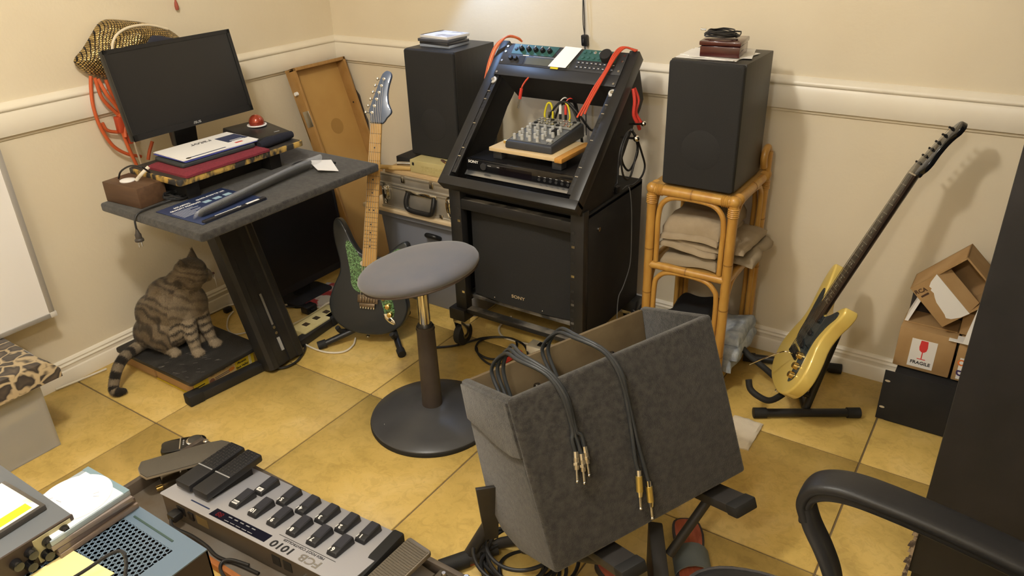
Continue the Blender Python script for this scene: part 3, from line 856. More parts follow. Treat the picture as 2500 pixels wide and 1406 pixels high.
text('480-752-1992', 0.0105, M_ink, pb, (sx + 0.0003, -0.008, 0.0185), (0, 1, 0), (0, 0, 1), name='print')
text('Phoenix', 0.0125, M_ink, pb, (sx + 0.0003, 0.075, 0.043), (0, 1, 0), (0, 0, 1), name='print', shear=0.25, bold=0.0002)
text('East Valley', 0.0125, M_ink, pb, (sx + 0.0003, 0.075, 0.026), (0, 1, 0), (0, 0, 1), name='print', bold=0.0002)
for z, w_ in ((0.038, 0.03), (0.030, 0.026), (0.019, 0.034)):
    MB().box(sx, sx + 0.0005, -0.118, -0.118 + w_, z - 0.002, z + 0.002).build('print', M_ink, pb)
for z in (0.037, 0.031):
    MB().box(sx, sx + 0.0005, -0.045, 0.018, z - 0.0012, z + 0.0012).build('print', M_navy, pb)
MB().ball((sx, 0.028, 0.036), (0.0006, 0.016, 0.009), 14).build('print', mat('orange_print', (0.75, 0.25, 0.04), 0.5), pb)
MB().ball((sx, -0.058, 0.030), (0.0006, 0.014, 0.014), 14).build('print', mat('purple_print', (0.30, 0.14, 0.10), 0.5), pb)
for y in (0.107, 0.113):
    MB().box(sx, sx + 0.0005, y, y + 0.0025, 0.006, 0.060).build('print', M_white, pb)
pb2 = thing('phone_book', 'plain tan paged phone book under the black mat by the wall', 'book', (0.16, -1.235, 0))
MB().box(-0.11, 0.105, -0.13, 0.13, 0.003, 0.063).build('pages', M_ypaper, pb2, bevel=0.002)
MB().box(-0.112, 0.107, -0.132, 0.132, 0.063, 0.066).build('cover', M_tan, pb2)
M_mat = mat('scuffed_rubber', (0.020, 0.019, 0.018), 0.5, col2=(0.038, 0.036, 0.033), vs=25, lo=0.5, hi=0.75, bump=0.5, bs=180)
mt2 = thing('rubber_mat', 'scuffed black rubber board on the phone books under the cat', 'mat', (0.3, -1.235, 0.0665))
MB().prism(round_rect(-0.225, 0.235, -0.155, 0.155, 0.012), 0, 0.018, XY).build('board', M_mat, mt2, bevel=0.004)
rng = random.Random(3)
for k in range(26):
    x, y, a, L = rng.uniform(-0.02, 0.22), rng.uniform(-0.15, 0.0), rng.uniform(0.3, 1.1), rng.uniform(0.008, 0.022)
    MB(Matrix.Translation((x, y, 0.0179)) @ Matrix.Rotation(a, 4, 'Z')).box(-L / 2, L / 2, -0.0007, 0.0007, 0, 0.0004).build('scratch', mat('scuff', (0.16, 0.15, 0.13), 0.7), mt2)

# ------------------------------------------------------------------ the cat
ZM = 0.0845


def build_cat():
    m = MB()
    E = lambda c, r, R=None: m.ball(c, r, 28, R)
    rot = lambda a, ax_: Matrix.Rotation(a, 3, ax_)
    E((0.238, -1.255, 0.172), (0.100, 0.106, 0.092))          # belly and haunches
    E((0.232, -1.275, 0.225), (0.080, 0.076, 0.080))          # flank
    E((0.205, -1.285, 0.150), (0.075, 0.080, 0.068))
    E((0.265, -1.295, 0.150), (0.062, 0.058, 0.064))          # near thigh
    E((0.205, -1.20, 0.150), (0.065, 0.06, 0.064))
    E((0.262, -1.232, 0.245), (0.090, 0.100, 0.104))          # trunk
    E((0.280, -1.205, 0.285), (0.074, 0.080, 0.078))          # chest and shoulders
    E((0.250, -1.225, 0.292), (0.072, 0.078, 0.060))
    E((0.302, -1.185, 0.245), (0.064, 0.066, 0.080))          # breast
    E((0.292, -1.178, 0.330), (0.064, 0.068, 0.052))          # neck ruff
    E((0.300, -1.150, 0.362), (0.057, 0.060, 0.050))          # skull
    E((0.332, -1.142, 0.344), (0.034, 0.036, 0.030))          # cheeks
    E((0.290, -1.112, 0.344), (0.034, 0.030, 0.029))
    E((0.318, -1.112, 0.336), (0.032, 0.030, 0.026))          # muzzle
    E((0.3265, -1.094, 0.3285), (0.0165, 0.0140, 0.0135))
    E((0.321, -1.099, 0.318), (0.015, 0.014, 0.010))          # chin
    # ears
    for tip, base in (((0.284, -1.112, 0.432), (0.288, -1.124, 0.388)), ((0.318, -1.188, 0.424), (0.312, -1.178, 0.384))):
        tip, base = V(tip), V(base)
        for k in range(7):
            t = k / 6
            p = base.lerp(tip, t)
            r = 0.026 * (1 - t) + 0.0035
            m.ball(p, (r, r * 0.75, 0.009), 12)
    # legs
    def limb(pts, rad):
        p, r = spline(pts, 6, False, rad)
        for a, b in zip(p, r):
            m.ball(a, b, 12)
    limb([(0.318, -1.215, 0.235), (0.345, -1.235, 0.180), (0.372, -1.246, 0.130), (0.383, -1.250, 0.105)], [0.036, 0.029, 0.021, 0.019])
    limb([(0.322, -1.165, 0.225), (0.345, -1.170, 0.165), (0.368, -1.173, 0.125), (0.378, -1.174, 0.105)], [0.034, 0.026, 0.020, 0.018])
    limb([(0.24, -1.30, 0.12), (0.275, -1.305, 0.104), (0.305, -1.300, 0.100)], [0.026, 0.021, 0.018])
    limb([(0.24, -1.19, 0.12), (0.28, -1.185, 0.104), (0.30, -1.185, 0.100)], [0.026, 0.021, 0.018])
    # paws with toes
    def paw(c, d, s=1.0):
        c, d = V(c), V(d).normalized()
        side = V((-d.y, d.x, 0))
        m.ball(c, (0.021 * s, 0.021 * s, 0.014), 14)
        for q in (-1.35, -0.45, 0.45, 1.35):
            p = c + d * (0.021 - 0.004 * abs(q)) * s + side * q * 0.0105 * s
            m.ball((p.x, p.y, ZM + 0.0088), (0.0098 * s, 0.0078 * s, 0.0090), 10, Matrix.Rotation(math.atan2(d.y, d.x), 3, 'Z'))
    paw((0.392, -1.252, ZM + 0.013), (1.0, -0.15, 0))
    paw((0.388, -1.175, ZM + 0.013), (1.0, 0.05, 0))
    paw((0.318, -1.300, ZM + 0.013), (1.0, -0.05, 0), 0.95)
    paw((0.312, -1.185, ZM + 0.013), (1.0, 0.1, 0), 0.9)
    # tail
    tail = [(0.185, -1.305, 0.112), (0.190, -1.360, 0.110), (0.200, -1.400, 0.109), (0.212, -1.436, 0.105), (0.222, -1.470, 0.082), (0.232, -1.497, 0.050), (0.243, -1.512, 0.026), (0.258, -1.506, 0.0175), (0.268, -1.490, 0.0170)]
    p, r = spline(tail, 8, False, [0.026, 0.0225, 0.021, 0.020, 0.019, 0.0185, 0.0175, 0.016, 0.011])
    for a, b in zip(p, r):
        m.ball(a, b, 12)
    o = m.build('body_raw', M_black, smooth=False, fix=False)
    rm = o.modifiers.new('r', 'REMESH')
    rm.mode = 'VOXEL'
    rm.voxel_size = 0.0034
    sm = o.modifiers.new('s', 'SMOOTH')
    sm.iterations = 5
    sm.factor = 0.5
    dg = bpy.context.evaluated_depsgraph_get()
    dg.update()
    me = bpy.data.meshes.new_from_object(o.evaluated_get(dg))
    bpy.data.objects.remove(o)
    return me, p


def smoothstep(a, b, x):
    t = min(1, max(0, (x - a) / (b - a)))
    return t * t * (3 - 2 * t)


cat_me, tail_pts = build_cat()
DK, MD, LT = V((0.018, 0.014, 0.011)), V((0.125, 0.090, 0.052)), V((0.30, 0.235, 0.155))
tail_len = len(tail_pts)


def mix(a, b, t):
    return a * (1 - t) + b * t


def fur_colour(p):
    n1 = noise.noise(p * 22)
    n2 = noise.noise(p * 70)
    ti, td = 0, 9
    if p.y < -1.335 and p.z < 0.14:
        for k, q in enumerate(tail_pts):
            d = (q - p).length
            if d < td:
                td, ti = d, k
        s = ti / (tail_len - 1)
        if s > 0.12:
            band = math.sin((s * 6.3 - 0.3) * 2 * math.pi)
            c = mix(LT * 0.72, DK, smoothstep(-0.15, 0.25, band + n2 * 0.2))
            return mix(c, DK, smoothstep(0.80, 0.86, s))
    if p.z > 0.312 and p.y > -1.215:                                   # head
        top = smoothstep(0.385, 0.410, p.z)
        st = math.sin(p.z * 230 + p.y * 120 + n1 * 4)
        c = mix(mix(MD, LT, 0.35 + 0.3 * n1), DK, 0.50 * smoothstep(0.1, 0.8, st + n2 * 0.4))
        c = mix(c, mix(DK, MD, 0.35), top * 0.75)
        muz = smoothstep(0.05, 0.025, (p - V((0.332, -1.098, 0.323))).length)
        return mix(c, LT, muz * 0.8)
    if p.x > 0.325 and p.z < 0.215:                                     # forelegs
        band = math.sin(p.z * 230 + n1 * 2.5)
        c = mix(LT * 0.95, DK, smoothstep(0.1, 0.6, band + n2 * 0.3) * smoothstep(0.105, 0.13, p.z) * 0.9)
        return c
    if p.z < 0.112 and p.x > 0.28:
        return mix(LT, MD, 0.3 + 0.3 * n2)
    w = p.y * 185 + (p.z - 0.2) * 70 + n1 * 4.5 + math.sin(p.z * 48) * 1.4
    s = math.sin(w)
    c = mix(mix(MD, LT, 0.22 + 0.30 * n1), DK, smoothstep(-0.1, 0.75, s + n2 * 0.8) * 0.72)
    if p.x > 0.33 and p.z < 0.33:
        neck = math.sin(p.z * 150 + p.y * 60 + n1 * 3)
        c = mix(mix(LT, MD, 0.55), DK, 0.5 * smoothstep(0.2, 0.9, neck + n2 * 0.7))
    back = smoothstep(0.225, 0.16, p.x)
    return mix(c, DK * 1.6, back * 0.6)


at = cat_me.color_attributes.new('fur', 'FLOAT_COLOR', 'POINT')
flat = []
for v in cat_me.vertices:
    flat += [*fur_colour(v.co), 1]
at.data.foreach_set('color', flat)
cat_me.polygons.foreach_set('use_smooth', [True] * len(cat_me.polygons))


def fur_material(name, rough):
    m = bpy.data.materials.new(name)
    m.use_nodes = True
    n, l = nodes_of(m)
    b = n['Principled BSDF']
    a = n.new('ShaderNodeAttribute')
    a.attribute_name = 'fur'
    t = n.new('ShaderNodeTexNoise')
    t.inputs['Scale'].default_value = 260
    tc = n.new('ShaderNodeTexCoord')
    l.new(tc.outputs['Object'], t.inputs['Vector'])
    mr = n.new('ShaderNodeMapRange')
    mr.inputs['To Min'].default_value = 0.55
    mr.inputs['To Max'].default_value = 1.45
    l.new(t.outputs['Fac'], mr.inputs['Value'])
    hs = n.new('ShaderNodeHueSaturation')
    l.new(a.outputs['Color'], hs.inputs['Color'])
    l.new(mr.outputs['Result'], hs.inputs['Value'])
    l.new(hs.outputs['Color'], b.inputs['Base Color'])
    b.inputs['Roughness'].default_value = rough
    b.inputs['Specular IOR Level'].default_value = 0.25
    b.inputs['Sheen Weight'].default_value = 0.15
    return m


M_fur = fur_material('tabby_fur', 0.8)
cat_t = thing('cat', 'brown tabby cat sitting on the black rubber board, head turned to the right', 'cat', (0.3, -1.235, ZM))
cat_me.materials.clear()
cat_me.materials.append(M_fur)
cat_me.name = 'body'
cat_body = bpy.data.objects.new('body', cat_me)
COL.objects.link(cat_body)
cat_body.parent = cat_t
cat_body.location = (-0.3, 1.235, -ZM)


def fur_flow(p):
    if p.y < -1.335 and p.z < 0.14:
        return V((0.2, -1, -0.3))
    if p.z > 0.32:
        return (p - V((0.33, -1.09, 0.35))).normalized()
    return V((-0.15, -0.1, -1))


fo = fuzz(cat_body, 'fur', M_fur, 70000, 0.0105, 0.00050, 0.74, 8, fur_flow, fur_colour)
fo.location = (-0.3, 1.235, -ZM)
off = V((-0.3, 1.235, -ZM))
eye_m = mat('cat_eye', (0.30, 0.26, 0.06), 0.08, coat=0.8)
pup = mat('cat_pupil', (0.004, 0.004, 0.004), 0.08)
fdir = V((0.42, 0.90, -0.12)).normalized()
for c in ((0.3395, -1.1155, 0.3555), (0.3050, -1.0990, 0.3555)):
    ey = MB().ball(V(c) + off, 0.0078, 16).build('eye', eye_m, cat_t)
    MB().ball(V(c) + off + fdir * 0.0042, (0.0044, 0.0044, 0.0056), 12).build('pupil', pup, ey)
MB().ball(V((0.3325, -1.0805, 0.3325)) + off, (0.0062, 0.0052, 0.0042), 12).build('nose', mat('cat_nose', (0.10, 0.035, 0.025), 0.5), cat_t)
mo = MB()
for sgn in (-1, 1):
    sd = V((0.9, -0.42, 0)) * sgn
    a = V((0.3335, -1.0815, 0.3280)) + off
    mo.tube([a, a + V((0.0005, 0.0005, -0.006)), a + V((0, -0.003, -0.0095)) + sd * 0.008], 0.0008, 5)
mo.build('mouth', pup, cat_t)
wh = MB()
for sgn in (-1, 1):
    for k in range(5):
        a = V((0.329, -1.090, 0.3275)) + off + V((0.9, -0.42, 0)) * 0.010 * sgn
        wh.tube([a, a + (V((0.9, -0.42, 0)) * sgn * 0.8 + fdir * 0.35 + V((0, 0, 0.25 * (k - 2)))) * 0.022, a + (V((0.9, -0.42, 0)) * sgn + fdir * 0.1 + V((0, 0, 0.22 * (k - 2) - 0.15))) * 0.05], 0.00025, 4, 3)
wh.build('whiskers', M_white, cat_t)

# ------------------------------------------------------------------ whiteboard, storage bin, leopard cushion
wb = thing('whiteboard', 'white board with grey frame leaning by the wall at the left edge', 'whiteboard', (0.09, -1.95, 0.313))
MB().box(0.0, 0.010, -0.375, 0.375, 0.012, 0.62).build('panel', mat('gloss_white', (0.86, 0.84, 0.82), 0.22), wb)
fm = mat('frame_grey', (0.42, 0.40, 0.37), 0.4, 0.3)
MB().box(-0.003, 0.014, 0.372, 0.390, 0.018, 0.62).build('frame_edge', fm, wb, bevel=0.002)
MB().box(-0.003, 0.014, -0.390, -0.372, 0.018, 0.62).build('frame_edge', fm, wb, bevel=0.002)
MB().box(-0.003, 0.014, -0.375, 0.375, 0.0, 0.016).build('frame_edge', fm, wb, bevel=0.002)
MB().box(-0.003, 0.014, -0.375, 0.375, 0.62, 0.636).build('frame_edge', fm, wb, bevel=0.002)
for y in (-0.395, 0.372):
    MB().box(-0.004, 0.016, y, y + 0.023, -0.001, 0.019).build('corner_cap', mat('cap_plastic', (0.66, 0.63, 0.58), 0.4), wb, bevel=0.003)
bn = thing('storage_bin', 'clear plastic storage bin full of papers by the wall', 'storage bin', (0.205, -2.0, 0))
M_clear = mat('bin_plastic', (0.62, 0.60, 0.56), 0.3, alpha=0.42)
sh = MB()
for a in ((-0.148, 0.148, 0.222, 0.228), (-0.148, 0.148, -0.228, -0.222), (0.142, 0.148, -0.228, 0.228), (-0.148, -0.142, -0.228, 0.228)):
    sh.box(a[0], a[1], a[2], a[3], 0.002, 0.232)
sh.box(-0.148, 0.148, -0.228, 0.228, 0.001, 0.005)
sh.build('bin_body', M_clear, bn)
MB().prism(round_rect(-0.158, 0.158, -0.24, 0.262, 0.02), 0.232, 0.246, XY).build('lid', mat('bin_lid', (0.74, 0.70, 0.66), 0.4), bn, bevel=0.003)
MB().box(-0.03, 0.05, 0.258, 0.268, 0.236, 0.250).build('latch', mat('purple_plastic', (0.22, 0.10, 0.34), 0.4), bn, bevel=0.002)
cols = [((0.16, 0.14, 0.11), 0.008, 0.044), ((0.22, 0.20, 0.17), 0.046, 0.074), ((0.12, 0.11, 0.11), 0.076, 0.108), ((0.10, 0.10, 0.11), 0.110, 0.142), ((0.72, 0.60, 0.34), 0.144, 0.176), ((0.17, 0.15, 0.14), 0.178, 0.220)]
names = ['grey paper bundle at the bottom of the clear bin', 'pale paper bundle second from the bottom of the clear bin', 'dark paper bundle below the middle of the clear bin', 'charcoal folder stack in the middle of the clear bin', 'cream folder stack with a scribble inside the clear bin', 'brown folder stack at the top of the clear bin']
for k, (c, z0, z1) in enumerate(cols):
    pk = thing('paper_bundle', names[k], 'papers', (0.205, -2.0, z0), group='paper bundles in the clear bin')
    MB().box(-0.132, 0.134, -0.205, 0.205, 0, z1 - z0).build('sheets', mat('bundle%d' % k, c, 0.8, col2=tuple(x * 0.75 for x in c), vs=200, stretch=(0.02, 0.02, 4)), pk, bevel=0.002)
    if k == 4:
        MB().tube([(0.1345, 0.02, 0.012), (0.1345, 0.06, 0.018), (0.1345, 0.09, 0.012), (0.1345, 0.11, 0.022), (0.1345, 0.13, 0.018)], 0.0012, 6).build('scribble', M_greyink, pk)


def leopard():
    m = bpy.data.materials.new('leopard_plush')
    m.use_nodes = True
    n, l = nodes_of(m)
    b = n['Principled BSDF']
    tc = n.new('ShaderNodeTexCoord')
    nz = n.new('ShaderNodeTexNoise')
    nz.inputs['Scale'].default_value = 14
    mx = n.new('ShaderNodeMix')
    mx.data_type = 'RGBA'
    mx.inputs[0].default_value = 0.06
    l.new(tc.outputs['Object'], mx.inputs[6])
    l.new(tc.outputs['Object'], nz.inputs['Vector'])
    l.new(nz.outputs['Color'], mx.inputs[7])
    vo = n.new('ShaderNodeTexVoronoi')
    vo.feature = 'DISTANCE_TO_EDGE'
    vo.inputs['Scale'].default_value = 20
    l.new(mx.outputs[2], vo.inputs['Vector'])
    r = n.new('ShaderNodeValToRGB')
    e = r.color_ramp.elements
    e[0].position, e[0].color = 0.035, (0.46, 0.35, 0.20, 1)
    e[1].position, e[1].color = 0.42, (0.12, 0.085, 0.055, 1)
    x = e.new(0.10)
    x.color = (0.030, 0.022, 0.016, 1)
    l.new(vo.outputs['Distance'], r.inputs['Fac'])
    l.new(r.outputs['Color'], b.inputs['Base Color'])
    b.inputs['Roughness'].default_value = 0.9
    b.inputs['Sheen Weight'].default_value = 0.3
    return m


cu = soft_slab(0.035, 0.385, -2.30, -1.715, 0.2465, 0.312, 22, 28, 0.006, 9, 4.0, lambda x, y: 0.0).build('leopard_cushion', leopard())
tag(cu, 'leopard print plush cushion on top of the clear storage bin', 'cushion')
fuzz(cu, 'plush_pile', cu.data.materials[0], 6000, 0.004, 0.0004, 0.6, 9)

# ------------------------------------------------------------------ sequin bag and cords on the wall


def sequins():
    m = bpy.data.materials.new('gold_sequins')
    m.use_nodes = True
    n, l = nodes_of(m)
    b = n['Principled BSDF']
    tc = n.new('ShaderNodeTexCoord')
    mp = n.new('ShaderNodeMapping')
    mp.inputs['Rotation'].default_value = (math.radians(90) * 0, math.radians(0), 0)
    mp.inputs['Rotation'].default_value = (math.radians(-58), 0, 0)
    l.new(tc.outputs['Object'], mp.inputs['Vector'])
    sep = n.new('ShaderNodeSeparateXYZ')
    l.new(mp.outputs['Vector'], sep.inputs[0])
    cmb = n.new('ShaderNodeCombineXYZ')
    l.new(sep.outputs['Y'], cmb.inputs['X'])
    l.new(sep.outputs['Z'], cmb.inputs['Y'])
    bk = n.new('ShaderNodeTexBrick')
    bk.inputs['Scale'].default_value = 1.0
    bk.inputs['Brick Width'].default_value = 0.0062
    bk.inputs['Row Height'].default_value = 0.0078
    bk.inputs['Mortar Size'].default_value = 0.0011
    bk.inputs['Color1'].default_value = (0.80, 0.60, 0.24, 1)
    bk.inputs['Color2'].default_value = (0.34, 0.24, 0.10, 1)
    bk.inputs['Mortar'].default_value = (0.012, 0.010, 0.012, 1)
    l.new(cmb.outputs[0], bk.inputs['Vector'])
    l.new(bk.outputs['Color'], b.inputs['Base Color'])
    b.inputs['Metallic'].default_value = 0.75
    b.inputs['Roughness'].default_value = 0.32
    vo = n.new('ShaderNodeTexVoronoi')
    vo.inputs['Scale'].default_value = 170
    l.new(mp.outputs['Vector'], vo.inputs['Vector'])
    bp = n.new('ShaderNodeBump')
    bp.inputs['Strength'].default_value = 0.9
    bp.inputs['Distance'].default_value = 0.003
    l.new(vo.outputs['Distance'], bp.inputs['Height'])
    l.new(bp.outputs['Normal'], b.inputs['Normal'])
    return m


M_seq = sequins()
bag = thing('sequin_bag', 'gold sequin bag hanging on the wall behind the monitor', 'bag', (0, 0, 0))
ol = [(p[1], p[2]) for p in PTS['bag_outline']]
ol = spline2(ol, 3)
inflate(ol, 0.085, lambda u, v, w: (0.026 + w, u, v), 9, 0.020, 16, 2.0).build('pouch', M_seq, bag, ang=70)
ol = spline2([(p[1], p[2]) for p in PTS['flap_outline']], 3)
inflate(ol, 0.040, lambda u, v, w: (0.098 + w, u, v), 6, 0.008, 30, 5.0).build('flap', M_seq, bag, ang=70)
ol = spline2([(p[1], p[2]) for p in PTS['lining']], 3)
inflate(ol, 0.012, lambda u, v, w: (0.128 + w, u, v), 4, 0.004, 30, 5.0).build('lining', mat('dark_lining', (0.03, 0.032, 0.05), 0.7), bag, ang=70)
MB().tube([(p[0] + 0.022, p[1], p[2]) for p in PTS['strap']], 0.0045, 8).build('piping', mat('cream_cord', (0.72, 0.62, 0.45), 0.6), bag)
ec = thing('extension_cord', 'orange extension cord hung in loops under the sequin bag', 'cable', (0, 0, 0))
for k in ('cord_a', 'cord_b', 'cord_c', 'cord_d', 'cord_e', 'cord_f'):
    MB().tube([(p[0], p[1], p[2]) for p in PTS[k]], 0.0062, 9, 5).build('cord_loop', M_orange, ec)
MB().tube([(0.05, -1.168, 1.045), (0.062, -1.158, 0.99), (0.058, -1.132, 0.94), (0.05, -1.116, 0.89), (0.06, -1.13, 0.83)], 0.0062, 9, 5).build('cord_loop', M_orange, ec)
MB().box(0.03, 0.058, -1.142, -1.112, 0.846, 0.905).build('connector', mat('orange_dark', (0.52, 0.07, 0.025), 0.5), ec, bevel=0.005)
MB().box(0.03, 0.056, -1.118, -1.090, 0.800, 0.838).build('connector', mat('orange_dark', (0.52, 0.07, 0.025), 0.5), ec, bevel=0.005)
tag(MB().tube(PTS['white_cord'], 0.0035, 8, 5).build('white_cable', M_wcord), 'thin off-white cord hanging beside the orange extension cord', 'cable')
tl = thing('tassel', 'small reddish brown tassel hanging high on the wall', 'tassel', (0.012, -0.782, 1.235))
MB().lathe([(0.006, -0.012), (0.0075, 0.0), (0.006, 0.012), (0.003, 0.022), (0.0015, 0.05)], n=14).build('bead', mat('tassel_red', (0.35, 0.08, 0.05), 0.6), tl)
MB().tube([(0, 0, 0.04), (-0.004, 0.001, 0.10), (-0.008, 0, 0.16)], 0.0012, 6).build('string', M_wcord, tl)

# ------------------------------------------------------------------ wooden tray leaning in the corner
M_trayw = mat('honey_wood', (0.40, 0.225, 0.075), 0.45, col2=(0.33, 0.175, 0.05), vs=14, stretch=(8, 1, 1), bump=0.04)
M_trayf = mat('tray_floor', (0.50, 0.30, 0.095), 0.5, col2=(0.44, 0.25, 0.075), vs=5)
ang = math.atan2(0.285, 0.90)
Rt = basis((0, 1, 0), (-math.sin(ang), 0, math.cos(ang)))          # local x = world y, local y = up the tray, local z = out
tr = thing('wooden_tray', 'shallow honey coloured wooden case lid leaning in the room corner', 'tray', (0.318, -0.188, 0.02), Rt)
Lw, Lh = 0.155, 0.945
MB().box(-Lw, Lw, 0.0, Lh, 0.0, 0.006).build('base_panel', M_trayf, tr)
MB().cyl((0.02, 0.66, 0.0059), (0.02, 0.66, 0.0063), 0.036, n=28).build('stain', mat('brown_stain', (0.36, 0.20, 0.055), 0.6), tr)
for a in ((-Lw, -Lw + 0.014, 0, Lh), (Lw - 0.014, Lw, 0, Lh), (-Lw, Lw, 0, 0.014), (-Lw, Lw, Lh - 0.014, Lh)):
    MB().box(a[0], a[1], a[2], a[3], 0.0, 0.056).build('side_board', M_trayw, tr, bevel=0.002)
MB().cyl((-Lw - 0.001, 0.84, 0.03), (-Lw - 0.014, 0.84, 0.03), 0.009, 0.008, n=16).build('knob', M_white, tr)
MB().box(-Lw - 0.002, -Lw + 0.003, 0.69, 0.76, 0.02, 0.057).build('latch', M_steel, tr, bevel=0.0008)
MB().tube([(Lw + 0.002, 0.86, 0.03), (Lw + 0.012, 0.80, 0.03), (Lw + 0.034, 0.74, 0.03), (Lw + 0.034, 0.66, 0.03), (Lw + 0.012, 0.60, 0.03), (Lw + 0.006, 0.50, 0.03), (Lw + 0.004, 0.46, 0.03)], 0.008, 10, 5, flat=0.5).build('handle', mat('dark_leather', (0.05, 0.035, 0.025), 0.6), tr)
for y in (0.50, 0.74):
    MB().cyl((Lw - 0.016, y, 0.03), (Lw - 0.0138, y, 0.03), 0.004, n=10).build('rivet', M_plastic, tr)

# ------------------------------------------------------------------ electric guitars
BODY = [(0.0, 0.0), (0.010, 0.075), (0.045, 0.130), (0.105, 0.155), (0.165, 0.142), (0.222, 0.113), (0.275, 0.118), (0.318, 0.137), (0.350, 0.143), (0.366, 0.130), (0.356, 0.108), (0.330, 0.080), (0.306, 0.055), (0.298, 0.032),
        (0.300, 0.0), (0.308, -0.032), (0.322, -0.055), (0.352, -0.078), (0.392, -0.100), (0.424, -0.122), (0.432, -0.140), (0.412, -0.152), (0.368, -0.150), (0.318, -0.136), (0.268, -0.120), (0.225, -0.120), (0.168, -0.142), (0.105, -0.155), (0.045, -0.132), (0.010, -0.078)]
GUARD = [(0.062, 0.086), (0.085, 0.105), (0.115, 0.104), (0.175, 0.085), (0.225, 0.078), (0.280, 0.095), (0.318, 0.118), (0.338, 0.118), (0.336, 0.100), (0.314, 0.074), (0.298, 0.050), (0.292, 0.030), (0.290, -0.030),
         (0.310, -0.050), (0.345, -0.078), (0.352, -0.092), (0.335, -0.098), (0.290, -0.088), (0.235, -0.075), (0.190, -0.068), (0.165, -0.050), (0.160, -0.02), (0.158, 0.030), (0.135, 0.052), (0.095, 0.066), (0.070, 0.076)]
HEADA = [(0.788, -0.021), (0.812, -0.026), (0.830, -0.033), (0.842, -0.031), (0.900, -0.014), (0.955, 0.002), (0.970, 0.010), (0.978, 0.022), (0.974, 0.036), (0.958, 0.041), (0.930, 0.035), (0.895, 0.032), (0.862, 0.038), (0.840, 0.050), (0.826, 0.050), (0.810, 0.036), (0.788, 0.021)]
HEADB = [(0.788, -0.021), (0.806, -0.024), (0.816, -0.032), (0.830, -0.030), (0.900, -0.010), (0.945, 0.004), (0.962, 0.010), (0.975, 0.024), (0.976, 0.042), (0.962, 0.056), (0.942, 0.056), (0.928, 0.046), (0.905, 0.036), (0.870, 0.034), (0.838, 0.040), (0.815, 0.036), (0.800, 0.024), (0.788, 0.021)]


